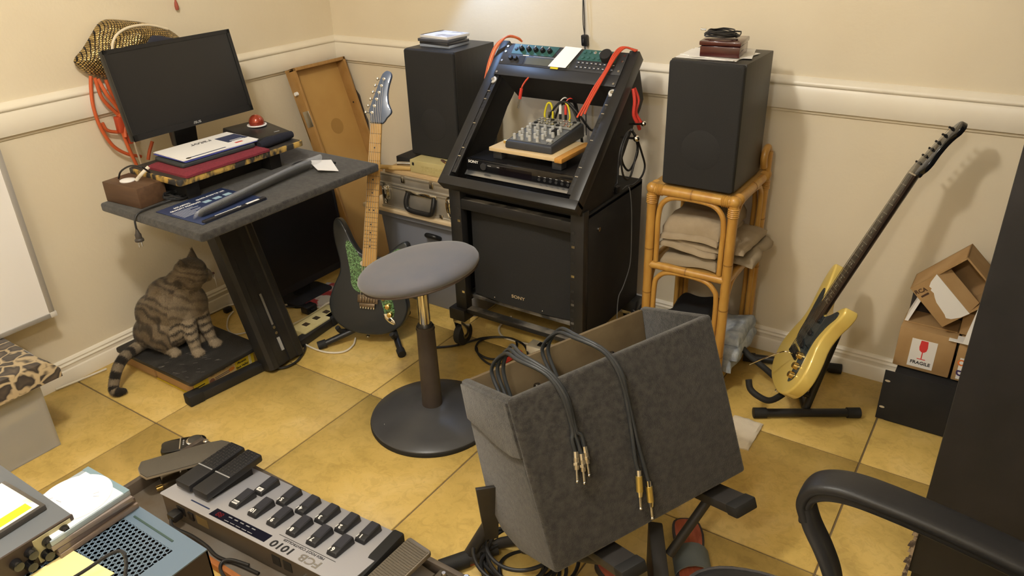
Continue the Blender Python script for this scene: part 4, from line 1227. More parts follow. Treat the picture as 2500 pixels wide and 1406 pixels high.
def guitar(label, R3, loc, sc, mats, style):
    bodym, guardm, boardm, neckm, headm, hw = mats
    g = thing('electric_guitar', label, 'guitar', loc, R3)
    k = lambda *p: tuple(c * sc for c in p)
    S = Matrix.Scale(sc, 4)
    MB(S).prism(spline2(BODY, 4), -0.044, 0.0, XY).build('body', bodym, g, bevel=0.007 * sc, seg=4, ang=50)
    MB(S).prism(spline2(GUARD, 3), 0.0002, 0.0026, XY).build('pickguard', guardm, g)
    # neck with round back
    rings = []
    for s, w, dz in ((0.262, 0.028, 0.016), (0.33, 0.0275, 0.016), (0.5, 0.0250, 0.0165), (0.788, 0.021, 0.0175)):
        rings.append([(s, w * math.cos(a), 0.0045 - max(0, math.sin(a)) * dz * 1.1) for a in [math.pi * q / 10 for q in range(11)]])
    MB(S).ring_loft(rings).build('neck', neckm, g, ang=50)
    MB(S).hexa([(0.262, -0.028, 0.004), (0.788, -0.021, 0.004), (0.788, 0.021, 0.004), (0.262, 0.028, 0.004)], [(0.262, -0.0275, 0.0105), (0.788, -0.0205, 0.0105), (0.788, 0.0205, 0.0105), (0.262, 0.0275, 0.0105)]).build('fretboard', boardm, g)
    for n_ in range(1, 22):
        s = 0.788 - 0.648 * (1 - 2 ** (-n_ / 12))
        w = 0.0205 + (0.788 - s) / 0.526 * 0.007
        MB(S).box(s - 0.0009, s + 0.0009, -w, w, 0.0100, 0.0118).build('fret', hw['fret'], g)
    dots = MB(S)
    for n_ in (3, 5, 7, 9, 12, 15, 17, 19, 21):
        s0 = 0.788 - 0.648 * (1 - 2 ** (-(n_ - 0.5) / 12))
        for t in ((-0.008, 0.008) if n_ == 12 else (0.0,)):
            dots.cyl((s0, t, 0.0103), (s0, t, 0.0108), 0.0031, n=12)
    dots.build('position_dots', hw['dot'], g)
    MB(S).box(0.7875, 0.792, -0.021, 0.021, 0.004, 0.0135).build('nut', hw['nut'], g)
    hd = MB(S).prism(spline2(HEADA if style == 'a' else HEADB, 2), -0.012, 0.004, lambda u, v, w: (u, v, w - (u - 0.788) * 0.10)).build('headstock', headm, g, bevel=0.002 * sc, ang=50)
    # tuners along the bass edge
    tn = []
    for q in range(6):
        s = 0.826 + q * 0.0245
        e = -0.030 + q * 0.0068
        z = 0.004 - (s - 0.788) * 0.10
        tu = MB(S).cyl((s, e + 0.011, z), (s, e + 0.011, z + 0.012), 0.0032, n=12).cyl((s, e + 0.011, z), (s, e + 0.011, z + 0.0025), 0.0052, n=12)
        tu.cyl((s, e + 0.002, z - 0.012), (s, e - 0.016, z - 0.012), 0.0022, n=8)
        tu.ball((s, e - 0.019, z - 0.012), (0.0062, 0.0052, 0.0036), 12)
        tu.build('tuner', hw['tuner'], g)
        tn.append((s, e + 0.011, z + 0.009))
    for q in range(6):
        y0 = -0.026 + q * 0.0104
        y1 = -0.0165 + q * 0.0066
        MB(S).tube([(0.142, y0, 0.0135), (0.45, (y0 + y1) / 2, 0.0150), (0.79, y1, 0.0138), tn[q]], 0.00055 + 0.0001 * (5 - q), 4, 1).build('string', hw['string'], g)
    # pickups
    for s, a in ((0.272, 0.0), (0.222, 0.0), (0.178, 0.18)):
        P = S @ Matrix.Translation((s, 0.0, 0.0)) @ Matrix.Rotation(a, 4, 'Z')
        pk = MB(P).prism(round_rect(-0.009, 0.009, -0.036, 0.036, 0.009), 0.002, 0.0085, XY).build('pickup', hw['pickup'], g, bevel=0.001)
        pole = MB(P)
        for q in range(6):
            pole.cyl((0, -0.026 + q * 0.0104, 0.0084), (0, -0.026 + q * 0.0104, 0.0090), 0.0022, n=8)
        pole.build('pole_pieces', hw['tuner'], pk)
    # bridge
    MB(S).box(0.122, 0.152, -0.040, 0.040, 0.0, 0.0065).build('bridge_plate', hw['bridge'], g, bevel=0.001)
    for q in range(6):
        y = -0.026 + q * 0.0104
        MB(S).box(0.126, 0.146, y - 0.0044, y + 0.0044, 0.006, 0.0125).build('saddle', hw['bridge'], g, bevel=0.0008)
    if style == 'a':
        MB(S).box(0.108, 0.122, -0.030, 0.030, 0.0, 0.011).build('tailpiece', hw['bridge'], g, bevel=0.001)
        for q in range(6):
            y = -0.026 + q * 0.0104
            MB(S).cyl((0.109, y, 0.006), (0.101, y, 0.006), 0.0040, n=12).build('fine_tuner', hw['tuner'], g)
    # knobs, switch, jack
    for s, t in ((0.150, 0.062), (0.118, 0.080), (0.088, 0.090)):
        MB(S).lathe([(0.0125, 0.0025), (0.0115, 0.009), (0.0095, 0.0165), (0.008, 0.0175)], (s, t, 0.0), n=20).build('control_knob', hw['knob'], g)
    MB(S).cyl((0.186, 0.070, 0.002), (0.192, 0.072, 0.014), 0.0016, 0.0026, n=8).build('pickup_switch', hw['tuner'], g)
    if style == 'a':
        jk = MB(S @ Matrix.Translation((0.070, 0.088, 0.0)) @ Matrix.Rotation(math.radians(-52), 4, 'Z')).ball((0, 0, 0.001), (0.030, 0.0125, 0.004), 24).build('jack_plate', M_chrome, g)
        MB(S @ Matrix.Translation((0.068, 0.091, 0.0))).cyl((0, 0, 0.003), (0, 0, 0.0062), 0.006, n=16).build('jack_socket', M_ink, jk)
    else:
        MB(S).tube([(0.138, 0.030, 0.010), (0.136, 0.034, 0.030), (0.128, 0.032, 0.048), (0.085, 0.010, 0.070), (0.020, -0.028, 0.095)], 0.0024, 8, 5).build('tremolo_arm', M_chrome, g)
    MB(S).lathe([(0.0045, -0.004), (0.005, 0.006), (0.0085, 0.010), (0.0085, 0.013)], (0, 0, -0.022), n=16, axis=(-1, 0, 0)).build('strap_button', M_chrome, g)
    return g


def pearl(name, a, b, sc):
    m = bpy.data.materials.new(name)
    m.use_nodes = True
    n, l = nodes_of(m)
    p = n['Principled BSDF']
    tc = n.new('ShaderNodeTexCoord')
    vo = n.new('ShaderNodeTexVoronoi')
    vo.inputs['Scale'].default_value = sc
    l.new(tc.outputs['Object'], vo.inputs['Vector'])
    nz = n.new('ShaderNodeTexNoise')
    nz.inputs['Scale'].default_value = sc * 0.8
    nz.inputs['Distortion'].default_value = 3
    l.new(tc.outputs['Object'], nz.inputs['Vector'])
    r = n.new('ShaderNodeValToRGB')
    e = r.color_ramp.elements
    e[0].position, e[0].color = 0.40, (*a, 1)
    e[1].position, e[1].color = 0.62, (*b, 1)
    l.new(nz.outputs['Fac'], r.inputs['Fac'])
    l.new(r.outputs['Color'], p.inputs['Base Color'])
    p.inputs['Roughness'].default_value = 0.18
    p.inputs['Coat Weight'].default_value = 0.5
    return m


M_maple = mat('maple', (0.55, 0.33, 0.10), 0.35, col2=(0.48, 0.27, 0.075), vs=12, stretch=(1, 8, 8), coat=0.3)
M_rose = mat('rosewood', (0.030, 0.018, 0.012), 0.45, col2=(0.05, 0.03, 0.018), vs=40, stretch=(1, 8, 8))
M_string = mat('string_steel', (0.55, 0.53, 0.50), 0.3, 1.0)
M_bronze = mat('aged_bridge', (0.22, 0.17, 0.12), 0.38, 0.85)
M_blueblack = mat('satin_blue_black', (0.016, 0.020, 0.024), 0.42, coat=0.25)
M_gblack = mat('gloss_black', (0.008, 0.008, 0.009), 0.15, coat=0.5)
Rb = Matrix(((-0.0813, 0.9168, 0.3910), (0.3110, 0.3960, -0.8640), (0.9469, -0.0513, 0.3174)))
HWA = dict(fret=mat('dark_fret', (0.16, 0.11, 0.06), 0.4, 0.6), dot=M_ink, nut=M_ink, tuner=M_chrome, string=M_string, pickup=mat('cream_cover', (0.55, 0.5, 0.38), 0.4), bridge=M_bronze, knob=M_gold)
HWB = dict(fret=mat('fret_wire', (0.5, 0.48, 0.44), 0.3, 1.0), dot=mat('pearl_dot', (0.6, 0.58, 0.5), 0.3), nut=mat('bone', (0.5, 0.42, 0.3), 0.4), tuner=mat('black_chrome', (0.03, 0.03, 0.03), 0.3, 0.6), string=M_string, pickup=M_plastic, bridge=mat('black_bridge', (0.03, 0.028, 0.025), 0.3, 0.5), knob=M_gold)
gA = guitar('dark blue black electric guitar with green pearl pickguard and maple neck', Rb, (0.790, -0.780, 0.052), 1.03,
            (M_blueblack, pearl('green_pearl', (0.008, 0.035, 0.012), (0.16, 0.34, 0.14), 120), M_maple, M_maple, mat('slate_blue', (0.085, 0.115, 0.18), 0.32, coat=0.3), HWA), 'a')
Ry = Matrix(((0.3293, 0.4338, -0.8387), (0.3038, -0.8897, -0.3409), (0.8940, 0.1426, 0.4247)))
gB = guitar('pale metallic yellow electric guitar with dark pickguard standing by the wall', Ry, (2.262, -0.427, 0.127), 0.97,
            (mat('yellow_metallic', (0.80, 0.60, 0.16), 0.26, 0.1, coat=0.8), pearl('dark_pearl', (0.010, 0.016, 0.020), (0.055, 0.075, 0.085), 150), M_rose, mat('dark_neck', (0.02, 0.014, 0.012), 0.3, coat=0.4), M_gblack, HWB), 'b')

# guitar stands
sA = thing('guitar_stand', 'low black tube stand under the dark guitar', 'guitar stand', (0, 0, 0))
MB().cyl((0.79, -0.68, 0.085), (0.652, -0.885, 0.018), 0.012, n=14).build('leg', M_black, sA)
MB().cyl((0.66, -0.875, 0.0225), (0.640, -0.900, 0.016), 0.0165, n=14).build('rubber_foot', M_rubber, sA)
MB().cyl((0.81, -0.665, 0.085), (0.950, -0.765, 0.018), 0.012, n=14).build('leg', M_black, sA)
MB().cyl((0.945, -0.762, 0.0215), (0.968, -0.778, 0.016), 0.0165, n=14).build('rubber_foot', M_rubber, sA)
MB().cyl((0.80, -0.67, 0.085), (0.77, -0.51, 0.018), 0.012, n=14).build('leg', M_black, sA)
MB().cyl((0.80, -0.67, 0.06), (0.785, -0.645, 0.22), 0.012, n=14).build('post', M_black, sA)
for pts in ([(0.80, -0.675, 0.07), (0.75, -0.70, 0.045), (0.705, -0.765, 0.045), (0.690, -0.815, 0.055), (0.688, -0.832, 0.080)], [(0.80, -0.675, 0.07), (0.84, -0.69, 0.045), (0.885, -0.715, 0.045), (0.905, -0.745, 0.055), (0.908, -0.762, 0.080)]):
    MB().tube(pts, 0.0095, 10, 5).build('cradle_arm', M_rubber, sA)
sB = thing('guitar_stand', 'black tube stand holding the yellow guitar', 'guitar stand', (0, 0, 0))
for a, b in (((2.228, -0.447), (2.502, -0.279)), ((2.085, -0.126), (2.388, -0.036))):
    A, B = V((*a, 0.018)), V((*b, 0.018))
    d = (B - A).normalized()
    bar = MB().cyl(A, B, 0.0140, n=16).build('foot_bar', M_black, sB)
    for e, s in ((A, -1), (B, 1)):
        MB().cyl(e - d * s * 0.03, e + d * s * 0.012, 0.0175, n=16).build('end_cap', M_rubber, bar)
MB().cyl((2.365, -0.363, 0.018), (2.237, -0.081, 0.018), 0.011, n=14).build('spine', M_black, sB)
MB().cyl((2.358, -0.345, 0.020), (2.405, -0.240, 0.315), 0.0125, n=14).build('post', M_black, sB)
MB().cyl((2.365, -0.33, 0.065), (2.30, -0.36, 0.09), 0.010, n=14).build('yoke_stem', M_black, sB)
MB().tube([(2.30, -0.36, 0.092), (2.285, -0.41, 0.084), (2.262, -0.455, 0.084), (2.228, -0.468, 0.098), (2.200, -0.462, 0.112), (2.188, -0.452, 0.138)], 0.0105, 10, 5).build('cradle_arm', M_rubber, sB)
MB().tube([(2.30, -0.36, 0.092), (2.25, -0.32, 0.084), (2.19, -0.28, 0.09), (2.13, -0.262, 0.11), (2.09, -0.25, 0.135)], 0.0105, 10, 5).build('cradle_arm', M_rubber, sB)

# ------------------------------------------------------------------ tote, board, flight case, book
M_tote = mat('grey_tote', (0.21, 0.22, 0.26), 0.42, bump=0.05, bs=200)
tt = thing('storage_tote', 'blue grey plastic tote with lid under the aluminium case', 'storage tote', (0.80, -0.22, 0))
MB().ring_loft([[(x, y, z) for x, y in round_rect(-a, a, -b, b * 0.86, 0.03)] for a, b, z in ((0.225, 0.158, 0.0), (0.25, 0.178, 0.395))]).build('tub', M_tote, tt, bevel=0.004)
MB().prism(round_rect(-0.265, 0.265, -0.208, 0.185, 0.025), 0.395, 0.425, XY).build('lid', M_tote, tt, bevel=0.006)
hn = MB().tube([(0.02, -0.178, 0.335), (0.03, -0.200, 0.350), (0.07, -0.200, 0.350), (0.08, -0.178, 0.335)], 0.010, 10).build('latch_handle', M_plastic, tt)
bd = tag(MB().box(0.515, 1.062, -0.448, -0.05, 0.4255, 0.4405).build('shelf_board', mat('white_pine', (0.66, 0.54, 0.36), 0.6, col2=(0.60, 0.47, 0.30), vs=14, stretch=(1, 8, 8)), bevel=0.002), 'pale bare wooden board between the tote and the aluminium case', 'board')
fc = thing('flight_case', 'silver aluminium flight case with latches and a black handle', 'case', (0.845, -0.25, 0.441))
MB().box(-0.225, 0.215, -0.185, 0.165, 0, 0.098).build('case_body', M_alu, fc, bevel=0.003)
MB().box(-0.225, 0.215, -0.185, 0.165, 0.100, 0.148).build('case_lid', M_alu, fc, bevel=0.003)
edge = mat('edge_aluminium', (0.70, 0.68, 0.64), 0.28, 0.85)
for z in (0.0, 0.090, 0.101, 0.140):
    MB().box(-0.227, 0.217, -0.1885, -0.182, z, z + 0.010).build('edge_trim', edge, fc, bevel=0.001)
for x in (-0.195, 0.130):
    lt = MB().ring_loft([[(x + a, -0.1865 - d, 0.066 + b) for a, b in [(0.021 * math.cos(t), 0.040 * math.sin(t)) for t in [2 * math.pi * q / 20 for q in range(20)]]] for d in (0, 0.003)]).build('latch', M_chrome, fc)
    MB().box(x - 0.008, x + 0.008, -0.1985, -0.189, 0.045, 0.095).build('lever', M_chrome, lt, bevel=0.002)
    MB().cyl((x - 0.012, -0.195, 0.082), (x + 0.012, -0.195, 0.082), 0.004, n=12).build('pin', M_steel, lt)
    MB().tube([(x - 0.008, -0.193, 0.04), (x, -0.194, 0.022), (x + 0.008, -0.193, 0.04)], 0.003, 8).build('hasp', M_chrome, lt)
for x in (-0.10, 0.045):
    MB().box(x - 0.010, x + 0.010, -0.190, -0.184, 0.122, 0.150).build('corner_clip', M_steel, fc, bevel=0.001)
MB().box(0.075, 0.092, -0.190, -0.184, 0.002, 0.022).build('corner_clip', M_steel, fc, bevel=0.001)
MB().tube([(-0.078, -0.19, 0.086), (-0.080, -0.204, 0.050), (-0.066, -0.206, 0.022), (0.0, -0.206, 0.018), (0.046, -0.206, 0.022), (0.058, -0.204, 0.050), (0.056, -0.19, 0.086)], 0.010, 10, 4).build('handle', M_plastic, fc)
MB().box(-0.090, 0.068, -0.192, -0.186, 0.080, 0.096).build('handle_plate', M_chrome, fc, bevel=0.002)
tag(MB().box(0.640, 1.052, -0.425, -0.10, 0.5895, 0.6045).build('plywood_board', mat('raw_ply', (0.55, 0.40, 0.22), 0.65, col2=(0.48, 0.33, 0.16), vs=30, stretch=(1, 8, 8)), bevel=0.0015), 'thin raw wooden board lying on top of the aluminium case', 'board')
bk = thing('thick_book', 'thick cream paperback book with a yellow label lying on the aluminium case', 'book', (0.885, -0.335, 0.605), 0.0)
M_bookc = mat('book_cream', (0.52, 0.45, 0.22), 0.5, col2=(0.46, 0.39, 0.18), vs=10)
MB().box(-0.118, 0.135, -0.078, 0.085, 0, 0.052).build('cover', M_bookc, bk, bevel=0.003)
MB().box(0.080, 0.104, -0.0788, -0.0778, 0.002, 0.050).build('label', mat('label_yellow', (0.74, 0.66, 0.05), 0.5), bk)
MB().box(0.080, 0.104, -0.078, 0.086, 0.0517, 0.0526).build('label', mat('label_yellow', (0.74, 0.66, 0.05), 0.5), bk)
bars = MB()
for q in range(5):
    bars.box(0.084 + q * 0.004, 0.0855 + q * 0.004, -0.0792, -0.0786, 0.008, 0.044)
bars.build('print', M_ink, bk)
MB().box(-0.106, -0.096, -0.0788, -0.0779, 0.030, 0.042).build('print', M_ink, bk)
for zq in (0.018, 0.030):
    MB().box(-0.060, 0.055, -0.0788, -0.0779, zq - 0.004, zq + 0.004).build('print', mat('faded_ink', (0.40, 0.33, 0.14), 0.6, col2=(0.50, 0.43, 0.20), vs=160), bk)
kn = thing('pocket_tool', 'small brass ended pocket tool lying on the cream book', 'tool', (0.92, -0.385, 0.6585), -0.5)
MB().box(-0.026, 0.018, -0.005, 0.005, 0, 0.007).build('grip', mat('tool_brown', (0.10, 0.05, 0.04), 0.4), kn, bevel=0.002)
MB().cyl((0.016, 0, 0.005), (0.028, 0, 0.005), 0.005, n=12).build('cap', M_gold, kn)
bs_ = thing('black_box', 'long black panel lying beside the loudspeaker on the raw board', 'panel', (0.70, -0.24, 0.605), 0.0)
MB().box(-0.052, 0.026, -0.12, 0.14, 0, 0.034).build('body', M_blackmat, bs_, bevel=0.003)
dr = tag(MB().cyl((0.676, -0.385, 0.617), (0.742, -0.352, 0.617), 0.0095, n=16).build('metal_tube', M_steel), 'short steel tube lying by the cream book', 'tube')
tag(MB().cyl((0.60, -0.455, 0.615), (0.76, -0.40, 0.614), 0.009, n=12).build('drum_stick', mat('hickory', (0.50, 0.33, 0.12), 0.5)), 'long wooden dowel sticking out past the flight case', 'dowel')
tag(MB().cyl((0.675, -0.435, 0.6115), (0.765, -0.395, 0.6115), 0.0065, n=12).build('drum_stick', mat('hickory', (0.50, 0.33, 0.12), 0.5)), 'short wooden dowel beside the cream book', 'dowel')

# ------------------------------------------------------------------ loudspeakers
def speaker(label, x0, x1, yf, yb, z0, z1):
    s = thing('loudspeaker', label, 'loudspeaker', ((x0 + x1) / 2, yf, z0), group='pair of black bookshelf loudspeakers')
    w, h, d = (x1 - x0) / 2, z1 - z0, yb - yf
    MB().box(-w, w, 0.018, d, 0, h).build('cabinet', M_vinyl, s, bevel=0.002)
    MB().prism(round_rect(-w, w, 0, h, 0.010), 0.0, 0.018, lambda u, v, q: (u, q, v)).build('grille', M_grille, s, bevel=0.006, seg=3)
    MB().lathe([(0.062, 0), (0.058, 0.0012), (0.02, 0.0016)], (0.005, -0.0002, h * 0.32), n=32, axis=(0, -1, 0)).build('woofer_dome', M_grille, s)
    return s


speaker('left black loudspeaker with disc cases on top', 0.728, 0.962, -0.35, -0.085, 0.658, 1.066)
speaker('right black loudspeaker on the rattan shelf', 1.822, 2.052, -0.40, -0.135, 0.7335, 1.119)
cdm = [((0.30, 0.34, 0.42), 'blue grey disc case at the bottom of the pile on the left loudspeaker'), ((0.03, 0.03, 0.035), 'black disc case second in the pile on the left loudspeaker'), ((0.06, 0.065, 0.08), 'dark disc case third in the pile on the left loudspeaker'), ((0.74, 0.74, 0.76), 'white printed disc case on top of the left loudspeaker pile')]
for k, (c, lab) in enumerate(cdm):
    d = thing('disc_case', lab, 'disc case', (0.828 + 0.004 * (k % 2), -0.222 - 0.005 * (k % 3), 1.0665 + 0.0105 * k), [0.02, -0.06, 0.05, -0.10][k], group='disc cases on the left loudspeaker')
    MB().box(-0.071, 0.071, -0.0625, 0.0625, 0.0, 0.010).build('case', mat('cdcase%d' % k, c, 0.25, coat=0.4), d, bevel=0.001)
    MB().box(-0.0705, -0.060, -0.062, 0.062, 0.0098, 0.0103).build('hinge_strip', M_plastic, d)
    if k == 3:
        MB().box(-0.056, 0.068, -0.058, 0.058, 0.0099, 0.0105).build('sleeve', mat('sleeve_print', (0.80, 0.80, 0.80), 0.3, col2=(0.35, 0.36, 0.40), vs=18, lo=0.5, hi=0.62), d)
for k, (x, y, a, lab) in enumerate(((1.915, -0.285, 0.05, 'bottom white sheet under the mahogany box'), (1.93, -0.27, -0.22, 'crooked white sheet under the mahogany box'), (1.935, -0.262, 0.24, 'top white sheet directly under the mahogany box'))):
    tag(MB().box(-0.092, 0.092, -0.075, 0.075, 0, 0.0016).build('paper_sheet', M_paper, loc=(x, y, 1.1195 + 0.0017 * k), rot=(0, 0, a)), lab, 'paper', 'papers on the right loudspeaker')
wbx = thing('wooden_box', 'small mahogany box with lid on the right loudspeaker', 'box', (1.945, -0.282, 1.125), 0.13)
M_mahog = mat('mahogany', (0.075, 0.014, 0.012), 0.22, col2=(0.05, 0.010, 0.009), vs=20, stretch=(1, 8, 8), coat=0.5)
MB().box(-0.058, 0.058, -0.060, 0.060, 0, 0.030).build('box_body', M_mahog, wbx, bevel=0.002)
MB().box(-0.061, 0.061, -0.063, 0.063, 0.032, 0.045).build('lid', M_mahog, wbx, bevel=0.003)
cc = thing('cable_coil', 'coil of thin black cable on the mahogany box', 'cable', (1.935, -0.285, 1.1705))
pts = []
rng = random.Random(4)
for k in range(90):
    a = k * 0.42
    r = 0.034 + 0.006 * math.sin(k * 0.9)
    pts.append((1.35 * r * math.cos(a) * 0.95, r * math.sin(a), 0.004 + 0.018 * (k / 90) + 0.003 * rng.random()))
MB().tube(pts + [(0.055, 0.01, 0.020), (0.06, -0.02, 0.012)], 0.0021, 6, 2).build('cord', M_cord, cc)
MB().cyl((-0.050, 0.004, 0.021), (-0.066, 0.0, 0.022), 0.003, n=10).build('jack_plug', M_steel, cc)

# ------------------------------------------------------------------ rattan shelf
M_rat = mat('rattan_cane', (0.52, 0.29, 0.065), 0.35, col2=(0.44, 0.22, 0.045), vs=10, stretch=(4, 4, 1), coat=0.3)
M_ratd = mat('rattan_node', (0.30, 0.15, 0.035), 0.5)
rs = thing('rattan_shelf', 'honey coloured rattan shelf stand under the right loudspeaker', 'shelf', (0, 0, 0))
XL, XR, YF, YB = 1.790, 2.062, -0.395, -0.090


def cane(p, r, name, nodes=()):
    o = MB().tube(p, r, 12, 1 if len(p) == 2 else 5).build(name, M_rat, rs)
    for t in nodes:
        q = V(p[0]).lerp(V(p[-1]), t)
        d = (V(p[-1]) - V(p[0])).normalized()
        MB().cyl(q - d * 0.0022, q + d * 0.0022, r * 1.05, n=14).build('node_ring', M_ratd, o)


for x, y, h in ((XL, YF, 0.712), (XR, YF, 0.712), (XL, YB, 0.712), (XR, YB, 0.79)):
    cane([(x, y, 0.0), (x, y, h)], 0.0155, 'post', (0.22, 0.47, 0.70))
for z in (0.708, 0.440, 0.075):
    r = 0.0165 if z > 0.6 else 0.0135
    cane([(XL, YF, z), (XR, YF, z)], r, 'rail', (0.5,))
    cane([(XL, YB, z), (XR, YB, z)], r, 'rail', (0.4,))
    cane([(XL, YF, z), (XL, YB, z)], r, 'rail', (0.6,))
    cane([(XR, YF, z), (XR, YB, z)], r, 'rail', (0.55,))
    MB().box(XL, XR, YF, YB, z - 0.006 + (0.014 if z > 0.6 else 0.006), z + (0.017 if z > 0.6 else 0.008)).build('shelf_panel', mat('rattan_panel', (0.42, 0.25, 0.07), 0.6, col2=(0.34, 0.19, 0.05), vs=60, stretch=(1, 14, 1)), rs)
for z0, z1 in ((0.455, 0.690), (0.085, 0.424)):
    for x in (XL, XR):
        pass
    for y in (YF, YB):
        a, b, c = XL + 0.026, XR - 0.026, 0.075
        cane([(a, y, z0), (a, y, z0 + 0.08), (a, y, z1 - c), (a + 0.012, y, z1 - 0.026), (a + c * 0.75, y, z1), (b - c * 0.75, y, z1), (b - 0.012, y, z1 - 0.026), (b, y, z1 - c), (b, y, z0 + 0.08), (b, y, z0)], 0.0088, 'arch')
    for x in (XL, XR):
        a, b, c = YF + 0.026, YB - 0.026, 0.075
        cane([(x, a, z0), (x, a, z0 + 0.08), (x, a, z1 - c), (x, a + 0.012, z1 - 0.026), (x, a + c * 0.75, z1), (x, b - c * 0.75, z1), (x, b - 0.012, z1 - 0.026), (x, b, z1 - c), (x, b, z0 + 0.08), (x, b, z0)], 0.0088, 'arch')
for x in (XL, XR):
    for y in (YF, YB):
        wrp = MB()
        for q in range(5):
            wrp.lathe([(0.0160, -0.003), (0.0185, 0), (0.0160, 0.003)], (x, y, 0.662 + q * 0.0062), n=16)
        for q in range(4):
            sx_ = 1 if x == XL else -1
            wrp.lathe([(0.0170, -0.003), (0.0195, 0), (0.0170, 0.003)], (x + sx_ * (0.018 + q * 0.0062), y, 0.708), n=16, axis=(1, 0, 0))
            sy_ = 1 if y == YF else -1
            wrp.lathe([(0.0170, -0.003), (0.0195, 0), (0.0170, 0.003)], (x, y + sy_ * (0.018 + q * 0.0062), 0.708), n=16, axis=(0, 1, 0))
        wrp.ball((x, y, 0.710), 0.020, 16)
        wrp.build('binding', M_rat, rs)
MB().tube([(XR, YB, 0.76), (XR, YB, 0.79), (XR, YB - 0.012, 0.806), (XR, YB - 0.035, 0.800), (XR, YB - 0.045, 0.775), (XR, YB - 0.035, 0.745)], 0.012, 12, 5).build('finial', M_rat, rs)

# clothes on the rattan shelf
M_khaki = mat('khaki_cotton', (0.36, 0.285, 0.19), 0.9, col2=(0.31, 0.24, 0.155), vs=20, bump=0.25, bs=300)
M_khaki2 = mat('khaki_dark', (0.30, 0.24, 0.16), 0.9, bump=0.25, bs=300)


def folded(name, label, m, layers, seed, group):
    t = thing(name, label, 'trousers', (0, 0, 0), group=group)
    for k, (x0, x1, y0, y1, z0, z1, wr_) in enumerate(layers):
        soft_slab(x0, x1, y0, y1, z0, z1, 22, 18, wr_, 17, seed + k * 3.1, lambda x, y: 0.006 * math.sin(x * 22 + seed) * math.cos(y * 17)).build('fold', m, t, ang=80)
    return t


folded('folded_trousers', 'crumpled khaki trousers at the bottom of the rattan middle shelf', M_khaki2, [(1.825, 2.02, -0.382, -0.13, 0.452, 0.484, 0.014), (1.835, 2.125, -0.33, -0.12, 0.476, 0.500, 0.013)], 2.0, 'khaki trousers on the rattan shelf')
folded('folded_trousers', 'folded khaki trousers in the middle of the rattan shelf pile', M_khaki, [(1.822, 2.015, -0.385, -0.13, 0.505, 0.522, 0.010), (1.824, 2.10, -0.37, -0.12, 0.522, 0.538, 0.008)], 5.0, 'khaki trousers on the rattan shelf')
folded('folded_trousers', 'smooth puffed khaki trousers on top of the rattan shelf pile', M_khaki, [(1.824, 2.02, -0.385, -0.13, 0.542, 0.560, 0.007), (1.828, 2.022, -0.372, -0.12, 0.558, 0.612, 0.010)], 9.0, 'khaki trousers on the rattan shelf')
M_denim = mat('faded_denim', (0.26, 0.30, 0.36), 0.9, col2=(0.42, 0.46, 0.50), vs=40, bump=0.3, bs=400)
folded('folded_jeans', 'faded blue jeans bunched on the bottom rattan shelf', M_denim, [(1.94, 2.10, -0.36, -0.14, 0.088, 0.125, 0.012), (1.955, 2.112, -0.34, -0.13, 0.125, 0.165, 0.013), (1.97, 2.105, -0.32, -0.15, 0.165, 0.205, 0.014)], 3.0, None)
tag(soft_slab(1.82, 1.985, -0.36, -0.12, 0.085, 0.235, 16, 16, 0.02, 13, 6.0).build('black_garment', mat('black_cotton', (0.012, 0.012, 0.013), 0.95, bump=0.3, bs=300)), 'black garment heaped on the bottom rattan shelf', 'garment')

# ------------------------------------------------------------------ audio rack
M_rack = mat('rack_paint', (0.014, 0.014, 0.015), 0.40, col2=(0.020, 0.020, 0.021), vs=10, bump=0.05, bs=300)
M_dust = mat('dusty_steel', (0.03, 0.029, 0.028), 0.6, col2=(0.20, 0.18, 0.15), vs=16, lo=0.42, hi=0.62)
rk = thing('audio_rack', 'black rolling equipment rack with a sloped upper frame', 'rack', (1.365, -0.58, 0))
hw_ = 0.275
for s in (-1, 1):
    MB().box(s * hw_ - (0.05 if s > 0 else 0), s * hw_ + (0.05 if s < 0 else 0), 0.0, 0.035, 0.165, 0.655).build('front_post', M_rack, rk, bevel=0.002)
    MB().box(s * hw_ - (0.012 if s > 0 else 0), s * hw_ + (0.012 if s < 0 else 0), 0.03, 0.435, 0.165, 0.635).build('side_panel', M_blackmat, rk, bevel=0.001)
    MB().cyl((s * (hw_ + 0.0005), 0.10, 0.565), (s * (hw_ + 0.006), 0.10, 0.565), 0.008, n=12).build('bolt', M_steel, rk)
    for q in range(11):
        z = 0.20 + q * 0.036
        if q in (1, 3, 6, 9):
            MB().box(s * 0.236 - 0.006, s * 0.236 + 0.006, -0.0012, 0.003, z, z + 0.009).build('cage_nut', M_steel, rk)
        MB().box(s * 0.236 - 0.0055, s * 0.236 + 0.0055, -0.0008, 0.003, z + 0.014, z + 0.024).build('rack_hole', M_ink, rk)
MB().box(-hw_, hw_, 0.03, 0.435, 0.623, 0.640).build('deck', M_blackmat, rk, bevel=0.001)
MB().box(-0.225, 0.225, 0.002, 0.032, 0.575, 0.612).build('crossbar', M_rack, rk, bevel=0.002)
MB().box(-0.222, 0.222, 0.003, 0.030, 0.6118, 0.6126).build('dust_film', M_dust, rk)
MB().box(-hw_, hw_, 0.0, 0.036, 0.150, 0.168).build('crossbar', M_rack, rk, bevel=0.002)
MB().box(-0.225, 0.225, 0.001, 0.034, 0.1678, 0.1688).build('dust_film', M_dust, rk)
MB().box(-0.262, 0.262, 0.05, 0.43, 0.195, 0.208).build('sub_shelf', M_dust, rk, bevel=0.001)
